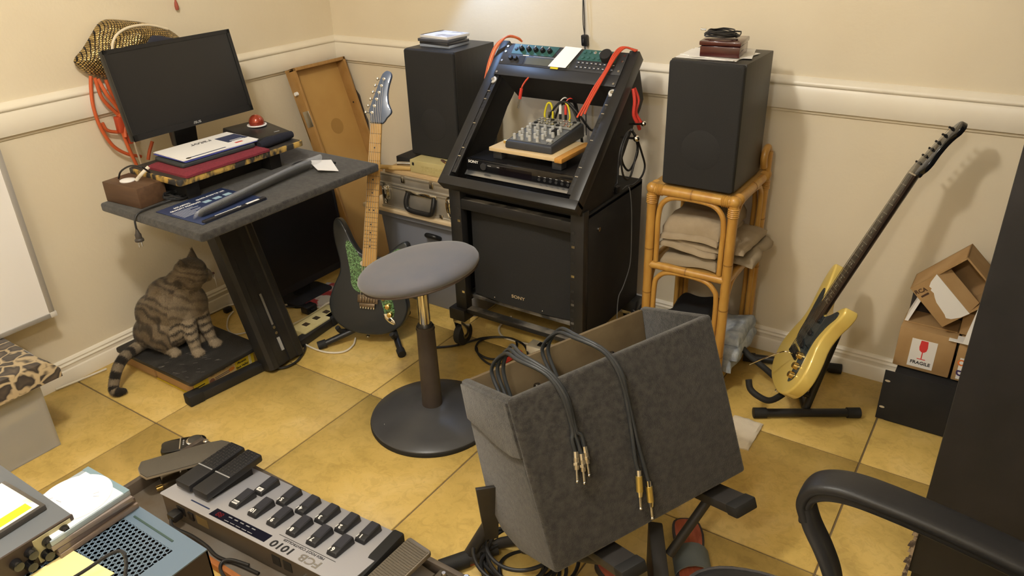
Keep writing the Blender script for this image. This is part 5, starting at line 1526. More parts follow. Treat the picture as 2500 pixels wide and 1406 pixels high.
for x, y in ((-0.262, 0.012), (0.262, 0.012), (-0.262, 0.41), (0.262, 0.41)):
    hb = MB().box(x - 0.036, x + 0.036, y - 0.03, y + 0.03, 0.118, 0.166).build('caster_block', M_rack, rk, bevel=0.003)
    MB().cyl((x - 0.014, y, 0.046), (x + 0.014, y, 0.046), 0.046, n=28).build('caster_wheel', M_rubber, hb, bevel=0.003)
    MB().cyl((x - 0.017, y, 0.046), (x + 0.017, y, 0.046), 0.018, n=18).build('caster_hub', M_steel, hb)
    fk = MB()
    for s in (-1, 1):
        fk.hexa([(x + s * 0.017 - 0.0012, y - 0.012, 0.04), (x + s * 0.017 + 0.0012, y - 0.012, 0.04), (x + s * 0.017 + 0.0012, y + 0.012, 0.04), (x + s * 0.017 - 0.0012, y + 0.012, 0.04)],
                [(x + s * 0.017 - 0.0012, y - 0.03, 0.108), (x + s * 0.017 + 0.0012, y - 0.03, 0.108), (x + s * 0.017 + 0.0012, y + 0.03, 0.108), (x + s * 0.017 - 0.0012, y + 0.03, 0.108)])
    fk.box(x - 0.019, x + 0.019, y - 0.03, y + 0.03, 0.106, 0.119)
    fk.build('caster_fork', M_chrome, hb)
# sloped frame: axis e from front bottom to top back
P0 = V((0, -0.045, 0.700))
es = V((0, 0.716, 0.698)).normalized()
nn = V((0, -0.698, 0.716)).normalized()
FM = Matrix.Translation(P0) @ Matrix((V((1, 0, 0)), es, nn)).transposed().to_4x4()
LS = 0.573
for s in (-1, 1):
    rl = MB(FM).box(s * hw_ - (0.036 if s > 0 else 0), s * hw_ + (0.036 if s < 0 else 0), 0, LS, -0.046, 0.0).build('sloped_rail', M_rack, rk, bevel=0.002)
    MB(FM).box(s * 0.2355 - 0.013, s * 0.2355 + 0.013, 0.03, LS - 0.012, -0.012, -0.004).build('rack_strip', M_rack, rk, bevel=0.001)
    for q in range(12):
        a = 0.045 + q * 0.0335
        if a < 0.41:
            MB(FM).box(s * 0.2355 - 0.0055, s * 0.2355 + 0.0055, a, a + 0.010, -0.0045, -0.0034).build('rack_hole', M_ink, rl)
            if q in (1, 2, 5, 8, 9, 10):
                MB(FM).box(s * 0.2355 - 0.007, s * 0.2355 + 0.007, a + 0.013, a + 0.0165, -0.0045, -0.001).build('cage_nut', M_steel, rl)
            else:
                MB(FM).box(s * 0.2355 - 0.0055, s * 0.2355 + 0.0055, a + 0.0135, a + 0.0215, -0.0045, -0.0034).build('rack_hole', M_ink, rl)
    wsh = MB(FM).cyl((s * 0.237, 0.408, -0.004), (s * 0.237, 0.408, -0.001), 0.013, n=20).build('washer', mat('nylon', (0.62, 0.61, 0.58), 0.4), rl)
    MB(FM).cyl((s * 0.237, 0.408, -0.001), (s * 0.237, 0.408, 0.0035), 0.006, n=12).build('screw', M_steel, wsh)
    poly = [(0.0, 0.642), (-0.012, 0.690), (0.345, 1.040), (0.385, 1.035), (0.425, 0.930), (0.405, 0.900), (0.36, 0.86), (0.235, 0.705), (0.215, 0.642)]
    MB().prism(poly, s * hw_ - s * 0.006, s * hw_ - s * 0.020, YZ).build('side_bracket', M_blackmat, rk, bevel=0.001)
MB(FM).box(-hw_, hw_, -0.020, 0.014, -0.047, 0.0005).build('lower_bar', M_rack, rk, bevel=0.002)

# rack units, in the frame's own plane
M_teal = mat('teal_panel', (0.030, 0.105, 0.095), 0.35)
M_char = mat('charcoal_panel', (0.030, 0.031, 0.034), 0.42)
RM = (Matrix.Translation((1.365, -0.58, 0)) @ FM)
R3 = RM.to_3x3()
ru = thing('effects_processor', 'dark rack unit with teal panels and knobs at the top of the rack', 'audio unit', RM @ V((0, 0.472, 0.0008)), R3)
MB().box(-0.2415, 0.2415, 0.0, 0.0885, 0, 0.003).build('face_plate', M_char, ru, bevel=0.0006)
MB().box(-0.215, 0.215, 0.003, 0.086, -0.10, 0.0).build('chassis', M_blackmat, ru)
MB().prism([(-0.206, 0.046), (-0.035, 0.046), (-0.020, 0.087), (-0.206, 0.087)], 0.003, 0.0042, XY).build('teal_panel', M_teal, ru)
MB().prism([(0.062, 0.044), (0.208, 0.044), (0.208, 0.087), (0.076, 0.087)], 0.003, 0.0042, XY).build('teal_panel', M_teal, ru)
MB().box(-0.135, 0.045, 0.008, 0.036, 0.003, 0.0038).build('display', mat('lcd_grey', (0.11, 0.115, 0.095), 0.2), ru)
MB().box(-0.012, 0.045, 0.050, 0.080, 0.003, 0.0038).build('display', mat('lcd_green', (0.13, 0.14, 0.08), 0.2), ru)
MB().box(-0.168, -0.142, 0.006, 0.040, 0.003, 0.0036).build('meter', M_ink, ru)
MB().box(-0.155, -0.130, 0.0415, 0.0445, 0.003, 0.0036).build('print', M_white, ru)
MB().box(-0.11, -0.012, 0.0405, 0.0425, 0.003, 0.0036).build('print', M_greyink, ru)
MB().lathe([(0.007, 0.003), (0.007, 0.006), (0.004, 0.0065)], (-0.192, 0.066, 0), n=16).build('jack', M_plastic, ru)
for x in (-0.168, -0.138, -0.109, -0.081, -0.052):
    k_ = MB().lathe([(0.0095, 0.004), (0.009, 0.008), (0.0075, 0.018), (0.006, 0.019)], (x, 0.066, 0), n=20).build('knob', M_plastic, ru)
    MB().box(x - 0.001, x + 0.001, 0.068, 0.0745, 0.0175, 0.0195).build('pointer', M_white, k_)
for x in (-0.198, -0.178):
    MB().lathe([(0.0085, 0.003), (0.008, 0.012), (0.006, 0.014)], (x, 0.026, 0), n=18).build('knob', M_plastic, ru)
MB().lathe([(0.023, 0.003), (0.0225, 0.008), (0.021, 0.024), (0.019, 0.026)], (0.172, 0.062, 0), n=32).build('dial', M_plastic, ru)
for r_, y in enumerate((0.055, 0.076)):
    for c in range(4):
        MB().lathe([(0.006, 0.0042), (0.0055, 0.007), (0.004, 0.0075)], (0.083 + c * 0.020, y, 0), n=14).build('button', M_teal if (r_ or c < 4) and not (r_ and c > 1) else M_steel, ru)
for r_, y in enumerate((0.016, 0.034)):
    for c in range(9):
        MB().box(0.068 + c * 0.0165, 0.081 + c * 0.0165, y - 0.0055, y + 0.0055, 0.003, 0.0048).build('key', M_char, ru, bevel=0.0006)
        MB().box(0.0715 + c * 0.0165, 0.0775 + c * 0.0165, y - 0.001, y + 0.001, 0.0047, 0.0051).build('print', M_white, ru)
for x in (-0.232, 0.232):
    for y in (0.014, 0.052, 0.074):
        MB().cyl((x, y, 0.003), (x, y, 0.0055), 0.0042, n=12).build('screw', M_steel, ru)
bp_ = thing('blank_panel', 'plain black blank panel with a deep tray below the teal rack unit', 'panel', RM @ V((0, 0.4275, 0.0008)), R3)
MB().box(-0.2415, 0.2415, 0.0, 0.0435, 0, 0.003).build('face_plate', M_char, bp_, bevel=0.0006)
MB().hexa([(-0.20, 0.001, -0.13), (0.215, 0.001, -0.13), (0.215, 0.041, -0.13), (-0.20, 0.041, -0.13)], [(-0.215, 0.0005, 0), (0.2365, 0.0005, 0), (0.2365, 0.041, 0), (-0.215, 0.041, 0)]).build('tray', M_blackmat, bp_)
for x in (-0.232, 0.232):
    MB().cyl((x, 0.010, 0.003), (x, 0.010, 0.0055), 0.0042, n=12).build('screw', M_steel, bp_)
note = thing('sticky_note', 'blank white note stuck over the display of the rack unit', 'note', RM @ V((0.012, 0.476, 0.0060)), R3)
MB().hexa([(-0.045, 0.0, 0.004), (0.025, 0.0, 0.004), (0.055, 0.086, 0), (-0.012, 0.088, 0)], [(-0.045, 0.0, 0.0046), (0.025, 0.0, 0.0046), (0.055, 0.086, 0.0006), (-0.012, 0.088, 0.0006)]).build('sheet', mat('bright_paper', (0.93, 0.93, 0.90), 0.6), note)
MB().box(-0.036, -0.005, -0.006, 0.003, 0.0, 0.0008).build('underleaf', M_yellowc, note)

# subwoofer
sw = thing('subwoofer', 'black subwoofer with cloth grille in the lower rack', 'subwoofer', (1.352, -0.525, 0.2095))
MB().box(-0.208, 0.208, 0.018, 0.36, 0, 0.362).build('cabinet', M_blackmat, sw, bevel=0.003)
prof = [(-0.208, 0.0), (-0.14, -0.010), (-0.07, -0.016), (0, -0.018), (0.07, -0.016), (0.14, -0.010), (0.208, 0.0), (0.208, 0.018), (-0.208, 0.018)]
MB().prism(prof, 0.006, 0.358, XY).build('grille', M_grille, sw, ang=50)
text('SONY', 0.0175, mat('gold_print', (0.66, 0.56, 0.40), 0.35, 0.6), sw, (0.0, -0.0188, 0.048), (1, 0, 0), (0, 0, 1), width=1.25, bold=0.0003)
for x in (-0.11, 0.10):
    MB().ball((x, -0.012, 0.018), 0.003, 8).build('peg', M_steel, sw)

# player on the deck
plr = thing('disc_player', 'low black disc player on the rack deck', 'disc player', (1.365, -0.540, 0.6560))
MB().box(-0.212, 0.212, 0.004, 0.30, 0.004, 0.100).build('cabinet', mat('player_black', (0.010, 0.010, 0.011), 0.28, bump=0.02, bs=200), plr, bevel=0.002)
MB().box(-0.214, 0.214, -0.004, 0.006, 0.056, 0.101).build('front_panel', M_gblack, plr, bevel=0.002)
MB().hexa([(-0.214, -0.020, 0.046), (0.214, -0.020, 0.046), (0.214, 0.004, 0.046), (-0.214, 0.004, 0.046)], [(-0.214, -0.006, 0.057), (0.214, -0.006, 0.057), (0.214, 0.004, 0.057), (-0.214, 0.004, 0.057)]).build('bright_strip', mat('polished_strip', (0.55, 0.57, 0.62), 0.22, 0.9), plr)
MB().box(-0.214, 0.214, -0.010, 0.006, 0.004, 0.046).build('lower_panel', M_gblack, plr, bevel=0.001)
text('SONY', 0.0135, M_white, plr, (-0.185, -0.0046, 0.090), (1, 0, 0), (0, 0, 1), width=1.2, bold=0.0002)
MB().cyl((-0.140, -0.004, 0.080), (-0.140, -0.010, 0.080), 0.012, n=24).build('knob', M_char, plr)
MB().box(-0.075, 0.055, -0.0047, -0.003, 0.060, 0.090).build('display', mat('smoked_window', (0.006, 0.004, 0.005), 0.1), plr)
for q in range(6):
    MB().cyl((0.085 + q * 0.022, -0.004, 0.070), (0.085 + q * 0.022, -0.007, 0.070), 0.005, n=14).build('button', M_char, plr)
    MB().box(0.081 + q * 0.022, 0.089 + q * 0.022, -0.0047, -0.004, 0.079, 0.081).build('print', M_greyink, plr)
for x in (-0.155, -0.115, -0.09):
    MB().box(x + 0.03, x + 0.045, -0.0047, -0.004, 0.084, 0.086).build('print', M_greyink, plr)
for x, y, lab in ((1.256, -0.487, 'left black block under the mixer board'), (1.498, -0.494, 'right black block under the mixer board'), (1.378, -0.325, 'rear black block under the mixer board')):
    tag(MB().box(-0.018, 0.018, -0.018, 0.018, 0, 0.0285).build('spacer_block', M_char, loc=(x, y, 0.7575), bevel=0.002), lab, 'block', 'blocks under the mixer board')
pw = thing('mixer_board', 'small plywood board with an orange edge under the mixer', 'board', (1.377, -0.424, 0.788))
MB().box(-0.143, 0.120, -0.098, 0.100, 0, 0.013).build('panel', mat('birch_ply', (0.68, 0.52, 0.30), 0.55, col2=(0.62, 0.46, 0.25), vs=30, stretch=(1, 10, 10)), pw, bevel=0.001)
MB().box(0.120, 0.148, -0.102, 0.106, -0.002, 0.013).build('edge_strip', mat('orange_pine', (0.56, 0.28, 0.06), 0.5, col2=(0.48, 0.22, 0.04), vs=20, stretch=(8, 1, 8)), pw, bevel=0.001)
mx_ = thing('audio_mixer', 'small grey audio mixer with rows of pale knobs', 'mixer', (1.378, -0.400, 0.8015), 0.03)
M_mixg = mat('mixer_grey', (0.155, 0.16, 0.155), 0.45)
MB().hexa([(-0.092, -0.105, 0), (0.092, -0.105, 0), (0.092, 0.135, 0), (-0.092, 0.135, 0)], [(-0.090, -0.103, 0.026), (0.090, -0.103, 0.026), (0.090, 0.130, 0.050), (-0.090, 0.130, 0.050)]).build('case', mat('mixer_dark', (0.035, 0.038, 0.045), 0.45), mx_, bevel=0.006, seg=3)
SL = Matrix.Translation((0, -0.103, 0.0265)) @ Matrix.Rotation(math.atan2(0.024, 0.233), 4, 'X')
MB(SL).box(-0.080, 0.080, 0.012, 0.150, 0, 0.0012).build('face', M_mixg, mx_)
MB(SL).box(-0.082, 0.082, 0.155, 0.228, 0, 0.006).build('jack_field', mat('jack_grey', (0.26, 0.26, 0.24), 0.45), mx_, bevel=0.002)
M_knob = mat('pale_knob', (0.45, 0.45, 0.43), 0.45)
for r_ in range(5):
    for c in range(5):
        if c == 4 and r_ < 2:
            continue
        MB(SL).lathe([(0.0066, 0.001), (0.0060, 0.010), (0.0055, 0.0175), (0.0045, 0.0185)], (-0.066 + c * 0.030 + (0.006 if r_ % 2 else 0), 0.024 + r_ * 0.0265, 0), n=14).build('knob', M_knob, mx_)
for c in range(7):
    for r_ in range(3):
        MB(SL).lathe([(0.0075, 0.006), (0.0070, 0.009), (0.0035, 0.0092), (0.0030, 0.0075)], (-0.066 + c * 0.022, 0.168 + r_ * 0.021, 0), n=14).build('socket', M_steel if (c + r_) % 4 else M_plastic, mx_)
MB(SL).box(0.052, 0.074, 0.030, 0.044, 0.001, 0.009).build('fader_cap', M_knob, mx_, bevel=0.002)
MB(SL).box(0.062, 0.064, 0.014, 0.075, 0.0011, 0.0016).build('fader_slot', M_ink, mx_)
MB(SL).box(0.046, 0.058, 0.078, 0.104, 0.001, 0.022).build('rocker', M_plastic, mx_, bevel=0.002)
MB().cyl((-0.092, -0.075, 0.013), (-0.110, -0.077, 0.013), 0.007, n=14).build('jack_plug', M_gold, mx_)
for nm, mm, r, lab in (('yel1', M_yellowc, 0.0038, 'yellow patch cable arching from the mixer, nearest the left'), ('yel2', M_yellowc, 0.0032, 'thin yellow cable rising behind the red plug'), ('mbl1', M_cord, 0.0042, 'black cable arching from the mixer to the right rail'), ('mbl2', M_cord, 0.0042, 'black cable curling down behind the mixer'), ('mbl3', M_cord, 0.0042, 'black cable hanging behind the mixer on the left'), ('mbl4', M_cord, 0.0042, 'black cable hanging behind the mixer on the right')):
    pts = PTS[nm]
    if nm in ('yel1', 'yel2', 'mbl1', 'mbl2'):
        pts = [(p[0], p[1] - 0.03, p[2] + 0.03 if k == 0 else p[2] + 0.02) for k, p in enumerate(pts)]
    if nm in ('mbl3', 'mbl4'):
        pts = [(p[0], p[1], p[2]) for p in pts] + [(pts[-1][0] + 0.01, -0.09, 0.655), (pts[-1][0] + 0.02, -0.10, 0.645)]
    tag(MB().tube(pts, r, 8, 5).build('patch_cable', mm), lab, 'cable')
for x, m1, lab in ((1.365, M_white, 'white jack plug standing in the mixer'), (1.387, M_red, 'red jack plug standing in the mixer')):
    pj = thing('jack_plug', lab, 'plug', (x, -0.262, 0.850))
    MB().cyl((0, 0, -0.002), (0, 0, 0.022), 0.0048, n=12).build('barrel', M_plastic, pj)
    MB().lathe([(0.0055, 0.022), (0.0055, 0.046), (0.0035, 0.056)], n=12).build('boot', m1, pj)
    MB().tube([(0, 0, 0.054), (0.002, 0, 0.068), (0.012, 0.01, 0.078), (0.03, 0.03, 0.07)], 0.0022, 7).build('cord', m1, pj)
for x in (1.318, 1.336):
    MB_ = MB().cyl((x, -0.26, 0.846), (x, -0.26, 0.874), 0.0052, n=12)
    tag(MB_.build('silver_plug', M_steel), 'silver jack plug in the mixer, %s of two' % ('left' if x < 1.33 else 'right'), 'plug', 'silver plugs in the mixer')

# orange leads hung on the rack rails
oL = thing('orange_lead', 'orange lead looped over the upper left rack rail', 'cable', (0, 0, 0))
for q in range(3):
    d = q * 0.006
    MB().tube([(1.068 + d, -0.30, 0.975 - d), (1.072 + d, -0.275, 1.035), (1.085 + d, -0.25, 1.085), (1.115 + d, -0.228, 1.112 + d * 0.5), (1.15 + d, -0.215, 1.112), (1.172, -0.205, 1.098)], 0.0032, 8, 5).build('strand', M_orange if q != 1 else mat('pale_orange', (0.80, 0.26, 0.08), 0.4), oL)
oR = thing('orange_lead', 'red orange lead looped over the upper right rack rail', 'cable', (0, 0, 0))
M_ro = mat('red_orange', (0.56, 0.065, 0.025), 0.45)
for q in range(3):
    d = q * 0.007
    MB().tube([(1.628, -0.222 + d, 1.100), (1.600 - d, -0.236, 1.112), (1.582 - d, -0.262, 1.092), (1.570 - d * 0.6, -0.305, 1.048), (1.560 - d, -0.352, 1.000), (1.551 - d, -0.392, 0.957), (1.545 - d * 2, -0.412, 0.925 - d)], 0.0034, 8, 5).build('strand', M_ro, oR)
oj = thing('hanging_jack', 'red jack plug hanging under the blank rack panel', 'plug', (1.262, -0.35, 0.98))
MB().tube([(0.012, 0.07, 0.03), (0.008, 0.03, 0.02), (0.004, 0, 0.0), (-0.003, 0, -0.018)], 0.003, 8).build('cord', M_ro, oj)
MB().cyl((-0.002, 0, -0.012), (-0.010, 0, -0.048), 0.0058, n=12).build('boot', M_red, oj)
MB().cyl((-0.010, 0, -0.048), (-0.019, 0, -0.082), 0.0030, n=10).build('pin', M_steel, oj)
rb = thing('red_lead', 'red lead hanging behind the right rack bracket', 'cable', (0, 0, 0))
MB().tube([(1.648, -0.27, 0.99), (1.656, -0.272, 0.95), (1.656, -0.275, 0.905), (1.665, -0.262, 0.875), (1.668, -0.25, 0.852)], 0.0062, 8).build('strand', M_red, rb)
MB().tube([(1.648, -0.26, 0.99), (1.662, -0.255, 0.95), (1.658, -0.262, 0.91), (1.676, -0.25, 0.872)], 0.0048, 8).build('strand', M_red, rb)
hg = thing('cable_hook', 'chrome hook with ball ends on the side of the rack', 'hook', (0, 0, 0))
MB().cyl((1.642, -0.335, 0.842), (1.705, -0.352, 0.850), 0.004, n=10).build('rod', M_chrome, hg)
MB().ball((1.705, -0.352, 0.850), 0.011, 16).build('ball_end', M_chrome, hg)
MB().cyl((1.642, -0.275, 0.872), (1.700, -0.290, 0.884), 0.004, n=10).build('rod', M_chrome, hg)
MB().ball((1.700, -0.290, 0.884), 0.009, 16).build('ball_end', M_chrome, hg)
for nm, lab in (('hangA', 'black cable hung on the rack hook, drooping straight down'), ('hangB', 'black cable hung on the rack hook, widest loop'), ('hangC', 'black cable hung on the rack hook, small inner loop'), ('hangD', 'black cable hung on the rack hook, middle loop')):
    tag(MB().tube([(p[0] - 0.02, p[1] + 0.01, p[2] - 0.012) for p in PTS[nm]], 0.0036, 8, 5).build('hung_cable', M_cord), lab, 'cable')
ph = thing('plug_heap', 'bunched black plugs lying on the back of the rack deck', 'plugs', (1.625, -0.36, 0.641))
rng = random.Random(6)
for k in range(7):
    x, y, z = rng.uniform(-0.05, 0.0), rng.uniform(-0.04, 0.06), 0.001 + 0.02 * (k % 3)
    MB(Matrix.Translation((x, y, z)) @ Matrix.Rotation(rng.uniform(0, 3), 4, 'Z')).box(-0.012, 0.012, -0.02, 0.02, 0, 0.022).build('plug', M_plastic, ph, bevel=0.004)
tag(MB().tube([(1.632, -0.29, 0.644), (1.644, -0.275, 0.655), (1.652, -0.268, 0.63)] + [(p[0] + 0.002, p[1], p[2]) for p in PTS['thinwire'][1:]] + [(1.665, -0.36, 0.12), (1.68, -0.38, 0.01)], 0.0018, 6, 4).build('thin_wire', mat('grey_wire', (0.12, 0.12, 0.12), 0.5)), 'thin grey wire hanging down the right side of the rack', 'wire')
cs = thing('lamp_cable', 'thin black lamp cord with inline switch on the wall behind the rack', 'cable', (0, 0, 0))
MB().tube([(1.30, -0.006, 1.56), (1.307, -0.008, 1.40)] + [(p[0], -0.012, p[2]) for p in PTS['swcord']], 0.0018, 6, 4).build('cord', M_cord, cs)
MB().prism(round_rect(-0.0115, 0.0115, -0.020, 0.020, 0.005), -0.024, -0.004, lambda u, v, w: (1.324 + u + v * -0.08, w, 1.084 + v)).build('switch_body', M_plastic, cs, bevel=0.003)
MB().box(1.319, 1.327, -0.0265, -0.023, 1.077, 1.091).build('thumb_wheel', M_char, cs, bevel=0.001)
MB().tube([(1.322, -0.014, 1.103), (1.312, -0.010, 1.16), (1.308, -0.006, 1.3), (1.295, -0.004, 1.5), (1.1, -0.004, 1.56), (0.95, -0.01, 1.55)], 0.0016, 6, 4).build('cord', M_cord, cs)

# cables and strips on the floor by the rack
ft = thing('coiled_cable', 'black instrument cable coiled on the tiles in front of the rack', 'cable', (0, 0, 0))
MB().tube([(1.02, -0.672, 0.005)] + [(p[0], p[1], 0.005 + 0.004 * (k > 8)) for k, p in enumerate(PTS['coil1'])], 0.0042, 8, 5).build('cord', M_cord, ft)
MB().tube([(1.18, -0.585, 0.012), (1.21, -0.615, 0.008), (1.26, -0.64, 0.005), (1.30, -0.645, 0.005), (1.322, -0.632, 0.007)], 0.0042, 8, 5).build('cord', M_cord, ft)
MB().cyl((1.326, -0.612, 0.010), (1.342, -0.520, 0.010), 0.0095, 0.0085, n=14).build('plug_sleeve', M_red, ft)
MB().cyl((1.326, -0.612, 0.010), (1.321, -0.640, 0.009), 0.0032, n=10).build('plug_pin', M_steel, ft)
tag(MB().tube([(1.165, -0.32, 0.02), (1.15, -0.37, 0.006), (1.17, -0.42, 0.005), (1.22, -0.455, 0.005), (1.30, -0.455, 0.006), (1.36, -0.46, 0.016)], 0.0042, 8, 5).build('white_cable', M_wcord), 'white cable from the power strip under the rack', 'cable')
p2 = thing('power_strip', 'white power strip on the tiles in front of the rack', 'power strip', (1.46, -0.475, 0), 0.03)
MB().box(-0.105, 0.14, -0.028, 0.028, 0, 0.038).build('body', mat('strip_white', (0.72, 0.66, 0.52), 0.45), p2, bevel=0.004)
MB().box(-0.065, -0.03, -0.012, 0.012, 0.0375, 0.044).build('rocker', M_plastic, p2, bevel=0.002)
for x in (0.03, 0.065):
    MB().lathe([(0.012, 0.038), (0.010, 0.052), (0.005, 0.075)], (x, 0, 0), n=12).build('plug', M_plastic, p2)
rg = tag(soft_slab(1.665, 1.80, -0.55, -0.10, 0.0, 0.05, 14, 20, 0.010, 12, 3).build('brown_cloth', mat('brown_cloth', (0.12, 0.075, 0.045), 0.9, bump=0.3, bs=200)), 'brown cloth heaped on the floor beside the rack', 'cloth')
ch = thing('cable_heap', 'tangle of black cables on the brown cloth beside the rack', 'cable', (0, 0, 0))
rng = random.Random(12)
pts = [(1.725 + rng.uniform(-0.055, 0.045), -0.32 + rng.uniform(-0.16, 0.16), 0.07 + rng.uniform(0, 0.09)) for _ in range(34)]
MB().tube(pts, 0.0042, 7, 5).build('cord', M_cord, ch)

# ------------------------------------------------------------------ boxes by the wall at right
rc = thing('rack_chassis', 'empty black rack chassis on the floor under the cardboard boxes', 'rack chassis', (2.557, -0.25, 0))
MB().box(0.0, 0.483, 0.0, 0.004, 0.004, 0.187).build('front_panel', M_blackmat, rc, bevel=0.0008)
MB().box(0.026, 0.457, 0.004, 0.235, 0.0, 0.180).build('body', M_blackmat, rc, bevel=0.002)
for z in (0.05, 0.15):
    MB().prism([(0.008 * math.cos(t) * 1.0 + 0.013, 0.0038 * math.sin(t) + z) for t in [2 * math.pi * q / 14 for q in range(14)]], -0.0006, 0.001, lambda u, v, w: (u, w, v)).build('mounting_slot', mat('slot_show', (0.55, 0.47, 0.33), 0.6), rc)


def carton(label, x, y, z, w, d, h, rot=None, m=None):
    t = thing('cardboard_box', label, 'cardboard box', (x, y, z), rot, group=None)
    MB().box(0, w, 0, d, 0, h).build('carton', m or M_cardboard, t, bevel=0.003)
    return t


fb = carton('small cardboard box with a fragile wine glass label', 2.568, -0.202, 0.1875, 0.160, 0.165, 0.140, -0.01)
MB().box(0.040, 0.112, -0.0012, 0.0002, 0.012, 0.110).build('label', M_paper, fb)
text('FRAGILE', 0.0155, M_ink, fb, (0.076, -0.0016, 0.028), (1, 0, 0), (0, 0, 1), bold=0.0003)
rp = mat('label_red', (0.72, 0.05, 0.05), 0.5)
MB().prism([(0.066, 0.108), (0.064, 0.085), (0.066, 0.074), (0.072, 0.068), (0.080, 0.068), (0.086, 0.074), (0.088, 0.085), (0.086, 0.108)], -0.0017, -0.0011, lambda u, v, w: (u, w, v)).build('wine_glass', rp, fb)
MB().box(0.0745, 0.0775, -0.0017, -0.0011, 0.044, 0.070).build('wine_glass', rp, fb)
MB().box(0.064, 0.088, -0.0017, -0.0011, 0.0415, 0.044).build('wine_glass', rp, fb)
MB().box(0.0, 0.160, 0.06, 0.105, 0.1398, 0.1406).build('packing_tape', mat('tape', (0.40, 0.27, 0.12), 0.25), fb)
cb2 = carton('cardboard box with an orange and purple logo beside the fragile box', 2.735, -0.205, 0.1875, 0.175, 0.17, 0.135)
MB().box(0.012, 0.048, -0.0012, 0.0002, 0.008, 0.082).build('label', M_paper, cb2)
MB().ring_loft([[(0.018 + r_ * math.cos(t), -0.0014, 0.066 + r_ * math.sin(t)) for t in [2 * math.pi * q / 20 for q in range(20)]] for r_ in (0.006, 0.011)], caps=False).build('logo_print', mat('logo_orange', (0.75, 0.20, 0.04), 0.5), cb2)
text('b', 0.045, mat('logo_purple', (0.06, 0.035, 0.13), 0.5), cb2, (0.024, -0.0016, 0.030), (0, 0, -1), (1, 0, 0), name='logo_print', bold=0.0006)
MB().box(-0.03, 0.17, -0.01, 0.03, 0.1352, 0.1395).build('white_flap', M_paper, cb2)
db = thing('dark_box', 'dark open box with raised flap on the fragile box', 'box', (2.572, -0.165, 0.3285))
MB().box(0.0, 0.15, 0.0, 0.12, 0, 0.004).build('bottom', M_cardboard, db)
MB().box(0.0, 0.15, 0.085, 0.12, 0, 0.09).build('back', mat('dark_card', (0.035, 0.028, 0.025), 0.8), db)
MB().hexa([(0.0, 0.0, 0.004), (0.01, 0.0, 0.004), (0.01, 0.1, 0.004), (0.0, 0.1, 0.004)], [(0.025, 0.02, 0.085), (0.035, 0.02, 0.085), (0.035, 0.11, 0.085), (0.025, 0.11, 0.085)]).build('flap', M_paper, db)
cb3 = carton('small plain cardboard box behind the torn open box', 2.725, -0.165, 0.330, 0.16, 0.12, 0.075)
cb3.location.z = 0.3275
# torn open box tilted on the pile: local x runs down-right, local y up-right, local z towards the room
ox, oy = V((0.72, 0.0, -0.69)), V((0.82, 0.0, 0.57))
Rbx = basis(ox, oy)
ob = thing('cardboard_box', 'torn open cardboard box tilted on top of the pile, with a ripped white label', 'cardboard box', (2.5705, -0.205, 0.462), Rbx)
Lx, Ly, Dz = 0.150, 0.185, 0.115
MB().box(0, Lx, 0, 0.005, -Dz, 0).build('wall_panel', M_cardboard, ob)
MB().box(0, 0.005, 0, Ly, -Dz, 0).build('wall_panel', M_cardboard, ob)
MB().box(Lx - 0.005, Lx, 0, Ly, -Dz, 0).build('wall_panel', M_cardboard, ob)
MB().box(0, Lx, Ly - 0.005, Ly, -Dz, 0).build('wall_panel', M_cardboard, ob)
MB().box(0, Lx, 0, Ly, -Dz, -Dz + 0.005).build('floor_panel', M_cardboard, ob)
MB().box(0, Lx, 0, 0.088, -0.004, 0.001).build('flap', M_cardboard, ob)
MB().hexa([(0.004, 0.088, -0.004), (Lx - 0.004, 0.088, -0.004), (Lx - 0.01, 0.122, -0.022), (0.01, 0.122, -0.022)], [(0.004, 0.088, 0.001), (Lx - 0.004, 0.088, 0.001), (Lx - 0.01, 0.122, -0.018), (0.01, 0.122, -0.018)]).build('flap', M_cardboard, ob)
torn = [(0.000, 0.088), (0.012, 0.060), (0.022, 0.048), (0.030, 0.050), (0.034, 0.044), (0.046, 0.046), (0.058, 0.040), (0.075, 0.034), (0.098, 0.032), (0.118, 0.030), (0.130, 0.026), (0.140, 0.036), (0.148, 0.060), (0.150, 0.088)]
MB().prism(torn, 0.0008, 0.0022, XY).build('torn_label', M_paper, ob)
text('RCA', 0.018, mat('stamp_brown', (0.07, 0.035, 0.02), 0.7), ob, (0.022, 0.020, 0.0016), (0.15, 0.9, 0), (-0.9, 0.15, 0), name='print', bold=0.0004)
MB().box(0.036, 0.042, 0.010, 0.034, 0.0010, 0.0016).build('print', mat('stamp_brown', (0.07, 0.035, 0.02), 0.7), ob)
tag(MB().hexa([(2.742, -0.225, 0.328), (2.805, -0.225, 0.328), (2.805, -0.219, 0.328), (2.742, -0.219, 0.328)], [(2.765, -0.205, 0.50), (2.825, -0.205, 0.50), (2.825, -0.199, 0.50), (2.765, -0.199, 0.50)]).build('white_card', M_paper), 'white card wedged between the boxes and the black cabinet', 'card')

